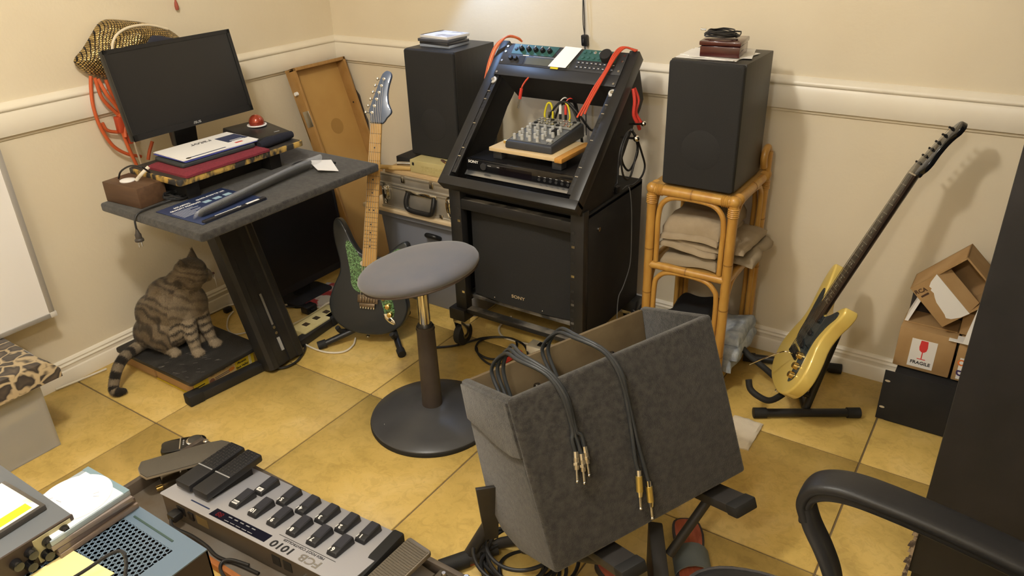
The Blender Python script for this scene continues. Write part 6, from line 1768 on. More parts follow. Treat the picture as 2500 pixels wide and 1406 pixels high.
# tall black cabinet at the right edge
cbn = thing('tall_cabinet', 'tall black cabinet with chipped lower edge at the right', 'cabinet', (2.757, -0.94, 0))
M_cab = mat('cabinet_black', (0.012, 0.012, 0.0135), 0.62, col2=(0.019, 0.018, 0.020), vs=8, bump=0.4, bs=900, bdist=0.0006)
MB().box(0.0, 0.80, 0.0, 0.50, 0.05, 1.95).build('side', M_cab, cbn, bevel=0.002)
MB().box(0.012, 0.80, 0.012, 0.49, 0.0, 0.05).build('plinth', M_cab, cbn)
chip = mat('chipped_board', (0.36, 0.28, 0.20), 0.85, col2=(0.08, 0.06, 0.05), vs=60, lo=0.45, hi=0.55)
rng = random.Random(9)
for k in range(9):
    z = 0.02 + k * 0.018
    w = rng.uniform(0.004, 0.013)
    MB().hexa([(-w, -0.004, z), (0.004, -0.004, z), (0.004, 0.004, z), (-w * 0.6, 0.004, z)], [(-w * 0.7, -0.003, z + 0.017), (0.004, -0.004, z + 0.017), (0.004, 0.004, z + 0.017), (-0.002, 0.004, z + 0.017)]).build('chipped_edge', chip, cbn)

# ------------------------------------------------------------------ stool
M_seat = mat('stool_fabric', (0.105, 0.110, 0.135), 0.72, col2=(0.13, 0.125, 0.14), vs=7, bump=0.25, bs=900, bdist=0.0006, sheen=0.3)
so = thing('stool', 'wobble stool with round grey seat, post and domed base', 'stool', (1.312, -1.014, 0))
MB().lathe([(0.200, 0.0), (0.2085, 0.004), (0.2085, 0.018), (0.203, 0.023), (0.16, 0.034), (0.10, 0.048), (0.058, 0.058), (0.050, 0.062)], n=72).build('base', mat('grey_base', (0.045, 0.045, 0.048), 0.36, col2=(0.060, 0.060, 0.062), vs=6, bump=0.03), so)
MB().lathe([(0.2092, 0.0), (0.2105, 0.003), (0.2105, 0.012), (0.2092, 0.015)], n=72).build('base_rim', M_rubber, so)
axp = V((-0.030, 0.032, 0.52)).normalized()
MB().cyl((0, 0, 0.05), axp * 0.325 + V((0, 0, 0.02)), 0.034, 0.029, n=28).build('sleeve', mat('sleeve_brown', (0.040, 0.030, 0.026), 0.5, col2=(0.05, 0.04, 0.032), vs=20), so)
MB().cyl(axp * 0.335, axp * 0.352, 0.031, 0.024, n=28).build('collar', M_plastic, so)
MB().cyl(axp * 0.30, axp * 0.52, 0.0185, n=24).build('piston', M_chrome, so)
sc_ = axp * 0.515
tilt = V((-0.20, -0.02, 0.98)).normalized()
MB().lathe([(0.06, -0.012), (0.17, -0.004), (0.187, 0.004), (0.185, 0.012)], sc_, n=64, axis=tilt).build('seat_pan', mat('brown_pan', (0.06, 0.042, 0.032), 0.5), so)
MB().lathe([(0.184, 0.008), (0.1925, 0.018), (0.194, 0.028), (0.190, 0.038), (0.176, 0.050), (0.14, 0.062), (0.09, 0.069), (0.04, 0.072), (0.002, 0.0725)], sc_, n=64, axis=tilt).build('seat', M_seat, so, ang=80)
Q = basis(tilt.orthogonal(), tilt.cross(tilt.orthogonal()))
smudge = mat('chalk_smudge', (0.27, 0.26, 0.25), 0.9, col2=(0.13, 0.13, 0.14), vs=60)
for a, r_, L, w in ((2.15, 0.12, 0.024, 0.005), (2.5, 0.10, 0.016, 0.004), (5.6, 0.10, 0.010, 0.004), (5.15, 0.145, 0.011, 0.004)):
    pass
MB().cyl(V((-0.09, -0.145, 0.0265)), V((-0.091, -0.146, 0.0275)), 0.006, n=16).build('sticker', M_white, so)

# ------------------------------------------------------------------ carpeted console on its stand
WX = Matrix(((0.4443, -0.3375, 0.8299), (0.8929, 0.0910, -0.4410), (0.0733, 0.9369, 0.3418)))
W0 = V((2.134, -1.586, 0.268))
WM = Matrix.Translation(W0) @ WX.to_4x4()
wg = thing('carpeted_console', 'grey carpet covered equipment box with open top in the foreground', 'equipment box', W0, WX)
W_, H_, D_ = 0.545, 0.402, 0.292
side_poly = [(0.0, 0.0), (0.0, H_), (-0.255, H_), (-0.282, 0.25), (-0.312, 0.06), (-0.272, 0.0), (-0.19, -0.022)]
sideprism = lambda a, b: MB().prism(side_poly, a, b, lambda u, v, w: (w, v, u))
pan = []
pan.append(MB().box(0.0, W_, 0.0, H_, -0.020, 0.004).build('front_panel', M_carpet, wg, bevel=0.008, seg=3))
pan.append(sideprism(0.0, 0.020).build('side_panel', M_carpet, wg, bevel=0.006, seg=2))
pan.append(sideprism(W_ - 0.020, W_).build('side_panel', M_carpet, wg, bevel=0.006, seg=2))
bkp = MB().hexa([(0.02, 0.05, -0.318), (W_ - 0.02, 0.05, -0.318), (W_ - 0.02, 0.05, -0.304), (0.02, 0.05, -0.304)], [(0.02, H_ - 0.004, -0.258), (W_ - 0.02, H_ - 0.004, -0.258), (W_ - 0.02, H_ - 0.004, -0.242), (0.02, H_ - 0.004, -0.242)]).build('back_panel', mat('raw_brown_board', (0.115, 0.080, 0.040), 0.75, col2=(0.16, 0.115, 0.06), vs=12, bump=0.2), wg, bevel=0.002)
MB().hexa([(0.02, 0.0, -0.018), (W_ - 0.02, 0.0, -0.018), (W_ - 0.02, -0.020, -0.19), (0.02, -0.020, -0.19)], [(0.02, 0.014, -0.018), (W_ - 0.02, 0.014, -0.018), (W_ - 0.02, -0.006, -0.19), (0.02, -0.006, -0.19)]).build('bottom_panel', M_blackmat, wg)
for k, o in enumerate(pan):
    fuzz(o, 'carpet_pile', M_carpet2, (15000, 9000, 6000)[k], 0.0055, 0.00035, 0.62, 20 + k)
MB().prism([(-0.272, 0.302), (-0.20, 0.288), (-0.12, 0.268), (-0.05, 0.262), (-0.004, 0.270), (-0.004, 0.396), (-0.250, 0.396)], -0.006, 0.004, lambda u, v, w: (w, v, u)).build('carpet_flap', M_carpet, wg, bevel=0.003)
MB().box(0.022, W_ - 0.022, H_ - 0.085, H_ - 0.076, -0.17, -0.022).build('control_panel', mat('green_panel', (0.10, 0.145, 0.075), 0.5, col2=(0.06, 0.085, 0.045), vs=30), wg)
fr = MB()
for q in range(22):
    x = 0.03 + q * 0.0225
    fr.tube([(x, H_ - 0.074, -0.10), (x + 0.012, H_ - 0.058, -0.092), (x + 0.022, H_ - 0.074, -0.105)], 0.0016, 5, 3)
fr.build('wiring', mat('green_wire', (0.22, 0.36, 0.14), 0.5), wg)
for x, z, r_, h in ((0.06, -0.085, 0.013, 0.022), (0.115, -0.10, 0.008, 0.030), (0.21, -0.085, 0.012, 0.026), (0.335, -0.075, 0.014, 0.024), (0.415, -0.10, 0.010, 0.022), (0.435, -0.075, 0.010, 0.022), (0.155, -0.15, 0.010, 0.02), (0.37, -0.15, 0.010, 0.02), (0.28, -0.12, 0.008, 0.018)):
    k_ = MB().lathe([(r_, 0), (r_ * 0.92, h * 0.8), (r_ * 0.7, h)], (x, H_ - 0.076, z - 0.035), n=18, axis=(0, 1, 0)).build('knob', M_gblack, wg)
for x in (0.455, 0.49):
    MB().ball((x, H_ - 0.074, -0.12), 0.008, 12).build('stud', M_steel, wg)

# leads draped over the console
def lead_bundle(name, label, xs, xt, yt, plugs, gold, seed):
    t = thing(name, label, 'cable', W0, WX, group='leads draped over the carpeted console')
    rng = random.Random(seed)
    for k, (px, py, kind) in enumerate(plugs):
        o = 0.010 * (k - 1)
        pts = [(xs + o - 0.01, 0.33, -0.19), (xs + o - 0.005, 0.405, -0.225 + 0.012 * k), (xs + 0.012 + o, 0.450 + 0.006 * k, -0.160), (xt - 0.025 + o * 0.6, 0.450 + 0.004 * k, -0.075), (xt + o * 0.5, 0.418, -0.010), (xt + 0.012 + o * 0.5, 0.365, 0.013 + 0.004 * (k % 2)), (xt + 0.014 + o * 0.4, 0.30, 0.012), ((xt + 0.012 + px) / 2, (0.30 + py) / 2 + 0.01, 0.012), (px, py + 0.03, 0.013), (px, py, 0.014)]
        cb = MB().tube(pts, 0.0046, 9, 6).build('lead', mat('grey_jacket', (0.030, 0.033, 0.036), 0.45), t)
        d = V((-0.22 + 0.06 * k, -1, 0)).normalized()
        a = V((px, py, 0.014))
        MB().cyl(a - d * 0.006, a + d * 0.008, 0.0066, n=14).build('plug_collar', M_chrome, cb)
        if kind == 'gold':
            MB().cyl(a + d * 0.008, a + d * 0.044, 0.0078, n=14).build('plug_barrel', mat('gold_barrel', (0.62, 0.46, 0.13), 0.32, 0.8), cb)
            MB().cyl(a + d * 0.044, a + d * 0.056, 0.0072, 0.0052, n=14).build('plug_nose', M_chrome, cb)
            b = a + d * 0.056
        else:
            MB().cyl(a + d * 0.008, a + d * 0.034, 0.0066, 0.0058, n=14).build('plug_barrel', mat('nickel', (0.60, 0.56, 0.48), 0.28, 0.95), cb)
            MB().cyl(a + d * 0.018, a + d * 0.024, 0.0080, n=6).build('plug_nut', M_steel, cb)
            b = a + d * 0.034
        MB().cyl(b, b + d * 0.024, 0.0033, n=12).build('plug_pin', M_steel, cb)
        MB().ball(b + d * 0.027, 0.0042, 12).build('plug_tip', M_chrome, cb)


lead_bundle('jack_leads', 'three grey leads with nickel jack plugs hanging on the carpeted front', 0.085, 0.110, 0.40, [(0.112, 0.238, 'nickel'), (0.124, 0.228, 'nickel'), (0.136, 0.240, 'nickel')], False, 1)
lead_bundle('jack_leads', 'two grey leads with gold jack plugs hanging on the carpeted front', 0.225, 0.255, 0.40, [(0.250, 0.132, 'gold'), (0.268, 0.098, 'gold')], True, 2)
M_stand = mat('stand_black', (0.022, 0.020, 0.019), 0.5, col2=(0.035, 0.032, 0.030), vs=8)
# its stand
cst = thing('amp_stand', 'black steel folding stand under the carpeted console', 'stand', (0, 0, 0))
for x in (0.465, 0.145):
    ar = MB(WM).box(x - 0.030, x + 0.030, -0.048, -0.023, -0.26, 0.075).build('support_arm', M_stand, cst, bevel=0.003)
    MB(WM).box(x - 0.032, x + 0.032, -0.050, -0.021, 0.045, 0.080).build('end_cap', M_rubber, ar, bevel=0.004)
A = WM @ V((0.145, -0.05, -0.22))
B = WM @ V((0.465, -0.05, -0.22))
for p0, p1 in ((A, V((1.815, -1.400, 0.018))), (WM @ V((0.145, -0.05, -0.02)), V((1.90, -1.36, 0.018)))):
    MB().cyl(p0, p1, 0.013, n=14).build('leg', M_stand, cst)
MB().hexa([(1.838, -1.448, 0.10), (1.862, -1.424, 0.10), (1.870, -1.430, 0.10), (1.846, -1.454, 0.10)], [(1.860, -1.500, 0.315), (1.900, -1.462, 0.315), (1.908, -1.468, 0.315), (1.868, -1.506, 0.315)]).build('bracket', M_stand, cst, bevel=0.001)
MB().cyl((1.885, -1.455, 0.26), (1.880, -1.462, 0.262), 0.007, n=12).build('bolt', M_steel, cst)
MB().cyl((1.86, -1.44, 0.17), (1.79, -1.46, 0.02), 0.016, n=14).build('leg', M_stand, cst)
MB().cyl((1.84, -1.40, 0.022), (1.763, -1.520, 0.022), 0.017, n=16).build('foot_bar', M_stand, cst)
MB().cyl((1.795, -1.470, 0.022), (1.755, -1.532, 0.022), 0.0215, n=18).build('ribbed_cap', M_rubber, cst)
fb_ = MB().hexa([(2.195, -1.235, 0.02), (2.232, -1.222, 0.02), (2.310, -1.352, 0.0), (2.272, -1.365, 0.0)], [(2.190, -1.230, 0.16), (2.224, -1.218, 0.16), (2.312, -1.345, 0.06), (2.274, -1.358, 0.06)]).build('label_leg', M_stand, cst, bevel=0.003)
dl = (V((2.312, -1.345, 0.06)) - V((2.224, -1.218, 0.16))).normalized()
fn_ = V((1, 0.55, 0)).normalized()
text('On-Stage Stands', 0.017, M_greyink, cst, V((2.2565, -1.2585, 0.088)) , dl, V((0, 0, 1)), name='lettering')
MB().box(-0.016, 0.016, -0.011, 0.011, 0, 0.001).build('sticker', M_paper, cst, loc=(2.296, -1.350, 0.0635), rot=(0.5, 0.3, -0.9))
MB().cyl(B, V((2.14, -0.98, 0.018)), 0.013, n=14).build('leg', M_stand, cst)
MB().cyl(WM @ V((0.465, -0.05, -0.05)), V((2.26, -1.25, 0.10)), 0.012, n=14).build('leg', M_stand, cst)
MB().cyl((2.14, -0.98, 0.018), (1.90, -1.36, 0.018), 0.012, n=14).build('foot_bar', M_stand, cst)

# cable heap by the stand foot
kh = thing('cable_pile', 'big pile of coiled black cable on the tiles under the console', 'cable', (1.935, -1.415, 0))
rng = random.Random(21)
for k in range(9):
    r_ = 0.065 + 0.045 * rng.random()
    ox_, oy_ = rng.uniform(-0.03, 0.03), rng.uniform(-0.03, 0.03)
    MB().tube([(ox_ + r_ * math.cos(a) * 1.1, oy_ + r_ * math.sin(a), 0.006 + 0.008 * k + 0.006 * math.sin(2 * a + k)) for a in [2 * math.pi * q / 12 for q in range(12)]], 0.005, 8, 4, closed=True).build('loop', M_cord, kh)
MB().tube([(-0.12, -0.04, 0.006), (-0.15, -0.08, 0.006), (-0.17, -0.10, 0.006)], 0.004, 8).build('loop', mat('red_brown_wire', (0.30, 0.07, 0.03), 0.5), kh)

# sandals
M_foot = mat('footbed', (0.46, 0.115, 0.05), 0.6, col2=(0.34, 0.07, 0.03), vs=24, stretch=(1, 5, 1), bump=0.5, bs=60)
M_sole = mat('sandal_sole', (0.055, 0.045, 0.040), 0.8)
M_strap = mat('sandal_strap', (0.16, 0.18, 0.18), 0.7, col2=(0.13, 0.15, 0.15), vs=15)
SOLE = [(0.0, 0.0), (0.010, 0.036), (0.06, 0.046), (0.13, 0.038), (0.19, 0.046), (0.235, 0.042), (0.262, 0.022), (0.268, 0.0), (0.258, -0.028), (0.225, -0.044), (0.17, -0.042), (0.12, -0.032), (0.06, -0.036), (0.012, -0.030)]
for loc, a, lab in (((2.212, -1.028, 0.0), -1.05, 'red brown slide sandal lying open under the console, nearer the cabinet'), ((2.085, -1.275, 0.0), 0.55 - 1.0, 'red brown slide sandal with grey strap tucked under the console stand')):
    s = thing('sandal', lab, 'sandal', loc, a, group='pair of slide sandals')
    MB().prism(spline2(SOLE, 3), 0.0, 0.020, XY).build('sole', M_sole, s, bevel=0.004)
    MB().prism(spline2([(0.134 + (u - 0.134) * 0.93, v * 0.84) for u, v in SOLE], 3), 0.019, 0.0225, XY).build('footbed', M_foot, s)
    rings = []
    for q in range(9):
        t_ = math.pi * q / 8
        rings.append([(0.135 + w, 0.047 * math.cos(t_), 0.010 + (0.048 - 0.1 * w) * math.sin(t_) + dz) for w, dz in ((0.0, 0.0), (0.035, 0.001), (0.07, 0.0), (0.07, 0.005), (0.035, 0.006), (0.0, 0.005))])
    MB().ring_loft(rings).build('strap', M_strap, s, ang=60)
tag(soft_slab(2.165, 2.262, -0.632, -0.478, 0.0, 0.012, 14, 18, 0.004, 40, 7.0).build('white_rag', mat('towel', (0.78, 0.70, 0.56), 0.95, bump=0.5, bs=300)), 'folded white rag on the tiles behind the carpeted console', 'rag')

# ------------------------------------------------------------------ pedal board
pbd = thing('pedal_board', 'worn wooden pedal board tray on the tiles in the foreground', 'pedal board', (0, 0, 0))
M_tolex = mat('worn_tolex', (0.075, 0.055, 0.042), 0.65, col2=(0.12, 0.095, 0.072), vs=14, bump=0.2, bs=220)
M_bfloor = mat('dusty_floor', (0.115, 0.085, 0.055), 0.7, col2=(0.17, 0.155, 0.135), vs=6, bump=0.15)
MB().box(0.80, 1.86, -1.835, -1.545, 0.004, 0.020).build('floor_panel', M_bfloor, pbd)
MB().box(0.80, 1.86, -1.553, -1.538, 0.0, 0.055).build('far_lip', M_tolex, pbd, bevel=0.003)
MB().box(0.795, 0.812, -1.99, -1.54, 0.0, 0.060).build('side_lip', M_tolex, pbd, bevel=0.003)
MB().box(1.86, 1.875, -1.835, -1.54, 0.0, 0.050).build('side_lip', M_tolex, pbd, bevel=0.003)
MB().box(0.81, 1.86, -1.843, -1.828, 0.0, 0.024).build('near_edge', mat('orange_wood_edge', (0.44, 0.16, 0.045), 0.55, col2=(0.35, 0.115, 0.03), vs=20, stretch=(1, 8, 8)), pbd, bevel=0.002)
for x in (0.82, 1.635, 1.85):
    MB().lathe([(0.009, 0), (0.009, 0.003), (0.006, 0.006)], (x, -1.5455, 0.054), n=16).build('corner_stud', M_steel, pbd)

fcm = thing('foot_controller', 'silver grey foot controller with numbered switch pedals', 'foot controller', (0.964, -1.790, 0.0205), math.atan2(0.055, 0.998))
M_fsil = mat('silver_panel', (0.42, 0.42, 0.45), 0.32, 0.3)
M_fdark = mat('controller_side', (0.10, 0.085, 0.07), 0.5)
LZ = 0.683
top_at = lambda y: 0.078 - 0.030 * (y / 0.222)
MB().prism([(0.0, 0.0), (0.222, 0.0), (0.222, 0.044), (0.0, 0.074)], 0.0, LZ, lambda u, v, w: (w, u, v)).build('chassis', M_fdark, fcm, bevel=0.002)
MB().prism([(-0.002, 0.072), (0.0, 0.0745), (0.222, 0.0445), (0.222, 0.048), (0.0, 0.0785), (-0.004, 0.076)], 0.0, LZ, lambda u, v, w: (w, u, v)).build('top_panel', M_fsil, fcm)
sl = Matrix.Translation((0, 0, 0.0785)) @ Matrix.Rotation(-math.atan2(0.0305, 0.222), 4, 'X')
MB(sl).box(0.19, 0.40, 0.006, 0.036, -0.001, 0.0008).build('display_window', mat('window_dark', (0.012, 0.012, 0.022), 0.12), fcm)
text('88', 0.024, mat('led_red', (0.16, 0.01, 0.015), 0.3), fcm, sl @ V((0.218, 0.021, 0.0011)), (-1, 0, 0), sl.to_3x3() @ V((0, -1, 0)), name='digits')
MB(sl).box(0.10, 0.175, 0.020, 0.024, -0.001, 0.0008).build('print', M_navy, fcm)
for q in range(5):
    MB(sl).box(0.245 + q * 0.022, 0.258 + q * 0.022, 0.026, 0.029, 0.0006, 0.0010).build('print', M_greyink, fcm)
    MB(sl).box(0.245 + q * 0.022, 0.262 + q * 0.022, 0.011, 0.013, 0.0006, 0.0010).build('print', M_greyink, fcm)
text('1010', 0.034, M_ink, fcm, sl @ V((0.455, 0.018, 0.0004)), (-1, 0, 0), sl.to_3x3() @ V((0, -1, 0)), width=1.15, bold=0.0008)
text('FCB', 0.034, mat('silver_ink', (0.50, 0.50, 0.50), 0.25, 0.8), fcm, sl @ V((0.550, 0.018, 0.0004)), (-1, 0, 0), sl.to_3x3() @ V((0, -1, 0)), width=1.15, bold=0.0008)
text('MIDI FOOT CONTROLLER', 0.012, M_ink, fcm, sl @ V((0.505, 0.042, 0.0004)), (-1, 0, 0), sl.to_3x3() @ V((0, -1, 0)))
MB(sl).box(0.41, 0.605, 0.0495, 0.0510, -0.0005, 0.0005).build('print', M_ink, fcm)
M_pk = mat('pedal_black', (0.020, 0.020, 0.022), 0.45, bump=0.1, bs=300)


def key_pedal(x, y, num, sub):
    t_ = MB(sl @ Matrix.Translation((x, y, 0)))
    t_.hexa([(-0.0175, -0.004, 0), (0.0175, -0.004, 0), (0.0175, 0.070, 0), (-0.0175, 0.070, 0)], [(-0.0155, 0.0, 0.012), (0.0155, 0.0, 0.012), (0.0155, 0.066, 0.022), (-0.0155, 0.066, 0.022)])
    k_ = t_.build('switch_pedal', M_pk, fcm, bevel=0.003)
    MB(sl @ Matrix.Translation((x, y, 0))).hexa([(-0.012, 0.020, 0.0145), (0.012, 0.020, 0.0145), (0.012, 0.064, 0.0215), (-0.012, 0.064, 0.0215)], [(-0.012, 0.020, 0.0155), (0.012, 0.020, 0.0155), (0.012, 0.064, 0.0228), (-0.012, 0.064, 0.0228)]).build('tread', mat('tread', (0.030, 0.031, 0.040), 0.5), k_)
    if num in ('UP', 'DOWN'):
        MB(sl @ Matrix.Translation((x, y, 0))).hexa([(-0.010, 0.003, 0.0124), (0.010, 0.003, 0.0124), (0.010, 0.015, 0.0142), (-0.010, 0.015, 0.0142)], [(-0.010, 0.003, 0.0131), (0.010, 0.003, 0.0131), (0.010, 0.015, 0.0149), (-0.010, 0.015, 0.0149)]).build('number_plate', M_white, k_)
        text(num, 0.0075, M_ink, k_, sl @ V((x, y + 0.009, 0.0144)), (-1, 0, 0), (0, -1, -0.14), name='number')
    else:
        text(num, 0.017, M_white, k_, sl @ V((x - 0.003, y + 0.009, 0.0141)), (-1, 0, 0), (0, -1, -0.14), name='number', bold=0.0006)
        MB(sl @ Matrix.Translation((x, y, 0))).box(-0.0135, -0.0115, 0.001, 0.013, 0.0125, 0.0142).build('number', M_white, k_)


for c, num in enumerate(('5', '4', '3', '2', '1')):
    key_pedal(0.320 + c * 0.0715, 0.140, num, '')
for c, num in enumerate(('10', '9', '8', '7', '6')):
    key_pedal(0.295 + c * 0.0715, 0.062, num, '')
key_pedal(0.232, 0.140, 'UP', '')
key_pedal(0.222, 0.062, 'DOWN', '')
for x in (0.050, 0.122):
    ep = MB(Matrix.Translation((x, 0.05, 0.074)) @ Matrix.Rotation(-0.02, 4, 'X'))
    ep.box(-0.030, 0.030, -0.014, 0.188, 0.006, 0.030)
    e_ = ep.build('expression_pedal', M_pk, fcm, bevel=0.005)
    MB(Matrix.Translation((x, 0.05, 0.074)) @ Matrix.Rotation(-0.02, 4, 'X')).box(-0.029, 0.029, 0.066, 0.070, 0.0295, 0.0308).build('ridge', M_greyink, e_)
    tr_ = MB(Matrix.Translation((x, 0.05, 0.074)) @ Matrix.Rotation(-0.02, 4, 'X'))
    for r_ in range(10):
        for c in range(5):
            cx_, cy_ = -0.023 + c * 0.0115, 0.080 + r_ * 0.0108
            if (r_ + c) % 2:
                tr_.box(cx_ - 0.0040, cx_ + 0.0040, cy_ - 0.0007, cy_ + 0.0007, 0.0298, 0.0312)
            else:
                tr_.box(cx_ - 0.0007, cx_ + 0.0007, cy_ - 0.0040, cy_ + 0.0040, 0.0298, 0.0312)
    tr_.build('diamond_tread', mat('tread_edge', (0.075, 0.07, 0.065), 0.4), e_)
    MB().box(x - 0.022, x + 0.022, 0.06, 0.20, 0.05, 0.082).build('hinge', M_blackmat, e_)
MB().box(0.655, 0.690, 0.002, 0.220, 0.002, 0.064).build('end_cap', M_rubber, fcm, bevel=0.006)
MB().box(0.060, 0.092, -0.003, 0.001, 0.030, 0.058).build('power_inlet', M_plastic, fcm, bevel=0.001)
MB().box(0.108, 0.128, -0.004, 0.001, 0.030, 0.056).build('power_switch', M_plastic, fcm, bevel=0.001)
MB().box(0.140, 0.185, -0.0015, 0.001, 0.028, 0.058).build('rating_label', mat('amber_label', (0.20, 0.15, 0.07), 0.5), fcm)
for x in (0.43, 0.47):
    MB().box(x, x + 0.028, -0.002, 0.001, 0.026, 0.056).build('port', M_ink, fcm)
for x in (0.545, 0.585):
    MB().cyl((x, 0.0, 0.040), (x, -0.008, 0.040), 0.007, n=14).build('jack', M_steel, fcm)
pcd = thing('mains_lead', 'black mains lead plugged into the back of the foot controller', 'cable', (0, 0, 0))
MB().box(1.022, 1.056, -1.822, -1.791, 0.050, 0.074).build('plug', M_plastic, pcd, bevel=0.006)
MB().tube([(1.039, -1.820, 0.062), (1.06, -1.830, 0.050), (1.11, -1.815, 0.034), (1.17, -1.812, 0.026), (1.23, -1.820, 0.025), (1.30, -1.808, 0.025), (1.37, -1.800, 0.025)], 0.0048, 8, 5).build('cord', M_cord, pcd)
MB().tube([(1.33, -1.798, 0.030), (1.28, -1.812, 0.033), (1.262, -1.828, 0.030), (1.28, -1.848, 0.026), (1.34, -1.858, 0.020), (1.40, -1.845, 0.026), (1.43, -1.81, 0.026)], 0.0048, 8, 5).build('cord', M_cord, pcd)

# other pedals
gp = thing('volume_pedal', 'grey treadle volume pedal on a chrome base beside the foot controller', 'pedal', (0.895, -1.645, 0.0205), basis((0.39, 0.92, 0), (-0.92, 0.39, 0)))
MB().box(-0.095, 0.085, -0.036, 0.036, 0.0, 0.040).build('base', mat('dark_chrome', (0.16, 0.13, 0.09), 0.2, 0.9), gp, bevel=0.008)
tre = [(-0.130, -0.042), (0.06, -0.046), (0.100, -0.040), (0.118, -0.020), (0.122, 0.0), (0.118, 0.020), (0.100, 0.040), (0.06, 0.046), (-0.130, 0.042), (-0.142, 0.015), (-0.142, -0.015)]
GT = Matrix.Translation((0, 0, 0.066)) @ Matrix.Rotation(0.10, 4, 'Y')
MB(GT).prism(tre, 0.0, 0.010, XY).build('treadle', mat('treadle_rubber', (0.11, 0.095, 0.072), 0.7, bump=0.4, bs=500), gp, bevel=0.002)
MB(GT).prism([(u * 1.012, v * 1.02) for u, v in tre], 0.0, 0.006, XY).build('treadle_edge', mat('tan_edge', (0.30, 0.25, 0.18), 0.5), gp)
MB().cyl((-0.03, -0.032, 0.048), (-0.03, 0.032, 0.048), 0.012, n=16).build('pivot', M_chrome, gp)
MB().cyl((-0.112, -0.012, 0.014), (-0.092, -0.012, 0.014), 0.009, n=16).build('jack', M_gold, gp)
tp = thing('tuner_pedal', 'small glossy black pedal with a round dial behind the grey pedal', 'pedal', (0.740, -1.572, 0), basis((0.62, 0.78, 0), (-0.78, 0.62, 0)))
MB().prism(spline2([(-0.062, -0.030), (0.02, -0.032), (0.056, -0.026), (0.068, 0.0), (0.056, 0.026), (0.02, 0.032), (-0.062, 0.030), (-0.070, 0.0)], 3), 0.0, 0.034, XY).build('body', M_gblack, tp, bevel=0.007, seg=3)
MB().lathe([(0.026, 0), (0.026, 0.004), (0.022, 0.006)], (0.032, 0, 0.033), n=32).build('dial_ring', M_chrome, tp)
MB().lathe([(0.0215, 0), (0.020, 0.007), (0.012, 0.009)], (0.032, 0, 0.033), n=32).build('dial', mat('dial_grey', (0.07, 0.065, 0.055), 0.3), tp)
MB().box(-0.014, -0.010, -0.030, 0.030, 0.032, 0.0355).build('band', M_chrome, tp)
for q in range(3):
    MB().box(-0.004, 0.000, -0.012 + q * 0.010, -0.006 + q * 0.010, 0.0335, 0.0355).build('button', M_greyink, tp)
wp = thing('wah_pedal', 'ribbed rubber treadle pedal at the right end of the pedal board', 'pedal', (1.715, -1.690, 0.0205), basis((0.11, 0.99, 0), (-0.99, 0.11, 0)))
MB().box(-0.13, 0.120, -0.048, 0.048, 0.0, 0.034).build('base', mat('cast_metal', (0.17, 0.145, 0.11), 0.45, 0.6), wp, bevel=0.004)
WT = Matrix.Translation((0, 0, 0.074)) @ Matrix.Rotation(-0.12, 4, 'Y')
MB(WT).prism(round_rect(-0.13, 0.125, -0.040, 0.040, 0.008), 0.0, 0.014, XY).build('treadle', mat('cast_metal2', (0.20, 0.17, 0.13), 0.4, 0.5), wp, bevel=0.003)
rb_ = MB(WT)
for q in range(36):
    rb_.box(-0.122 + q * 0.0067, -0.1185 + q * 0.0067, -0.036, 0.036, 0.0138, 0.0158)
rb_.build('ribs', mat('rib_rubber', (0.12, 0.10, 0.072), 0.7), wp)
MB().box(-0.03, 0.03, -0.036, 0.036, 0.03, 0.076).build('pivot_block', mat('cast_metal', (0.17, 0.145, 0.11), 0.45, 0.6), wp)
for y in (-0.039, 0.039):
    MB().cyl((0.0, y, 0.056), (0.0, y * 1.16, 0.056), 0.008, n=14).build('pivot_bolt', M_steel, wp)
spd = thing('switch_plate', 'small metal switch plate at the corner of the pedal board', 'switch plate', (1.812, -1.582, 0.0205))
MB().box(-0.040, 0.044, -0.038, 0.036, 0, 0.026).build('box', mat('cast_metal', (0.17, 0.145, 0.11), 0.45, 0.6), spd, bevel=0.003)
MB().lathe([(0.011, 0.026), (0.011, 0.032), (0.0065, 0.034), (0.0065, 0.048), (0.005, 0.050)], (-0.010, 0.008, 0), n=18).build('foot_switch', M_steel, spd)

# ------------------------------------------------------------------ gear on the side table, lower left
tbm = mat('table_brown', (0.07, 0.045, 0.03), 0.5)
stb = thing('side_table', 'small brown table under the metal amplifier at the lower left', 'table', (1.40, -2.42, 0))
MB().box(-0.33, 0.345, -0.26, 0.26, 0.455, 0.485).build('table_top', tbm, stb, bevel=0.003)
for x in (-0.30, 0.31):
    for y in (-0.23, 0.23):
        MB().box(x - 0.02, x + 0.02, y - 0.02, y + 0.02, 0, 0.456).build('leg', tbm, stb, bevel=0.002)
M_steelblue = mat('blue_grey_enamel', (0.105, 0.15, 0.20), 0.38)
am = thing('tube_amplifier', 'blue grey metal amplifier with perforated top', 'amplifier', (1.50, -2.30, 0.4855), 0.0)
x0, x1, y0, y1, zt = -0.03, 0.282, -0.24, 0.178, 0.1235
holes = []
cell = 0.0088
nx_, ny_ = int((0.205 - -0.02) / cell), 17
MB().box(x0, x1, y0, y1, 0.0, 0.006).build('bottom', M_blackmat, am)
sides = MB().box(x0, x0 + 0.003, y0, y1, 0, zt).box(x1 - 0.003, x1, y0, y1, 0, zt).box(x0, x1, y1 - 0.003, y1, 0, zt).box(x0, x1, y0, y0 + 0.003, 0, zt)
sides.build('side_panel', mat('amp_brown', (0.030, 0.022, 0.020), 0.55), am)
gx0, gx1, gy0, gy1 = 0.070, 0.236, -0.110, 0.145
tp_ = MB().box(x0, gx0, y0, y1, zt, zt + 0.0025).box(gx1, x1, y0, y1, zt, zt + 0.0025).box(gx0, gx1, y0, gy0, zt, zt + 0.0025).box(gx0, gx1, gy1, y1, zt, zt + 0.0025)
tp_.build('top_panel', M_steelblue, am)
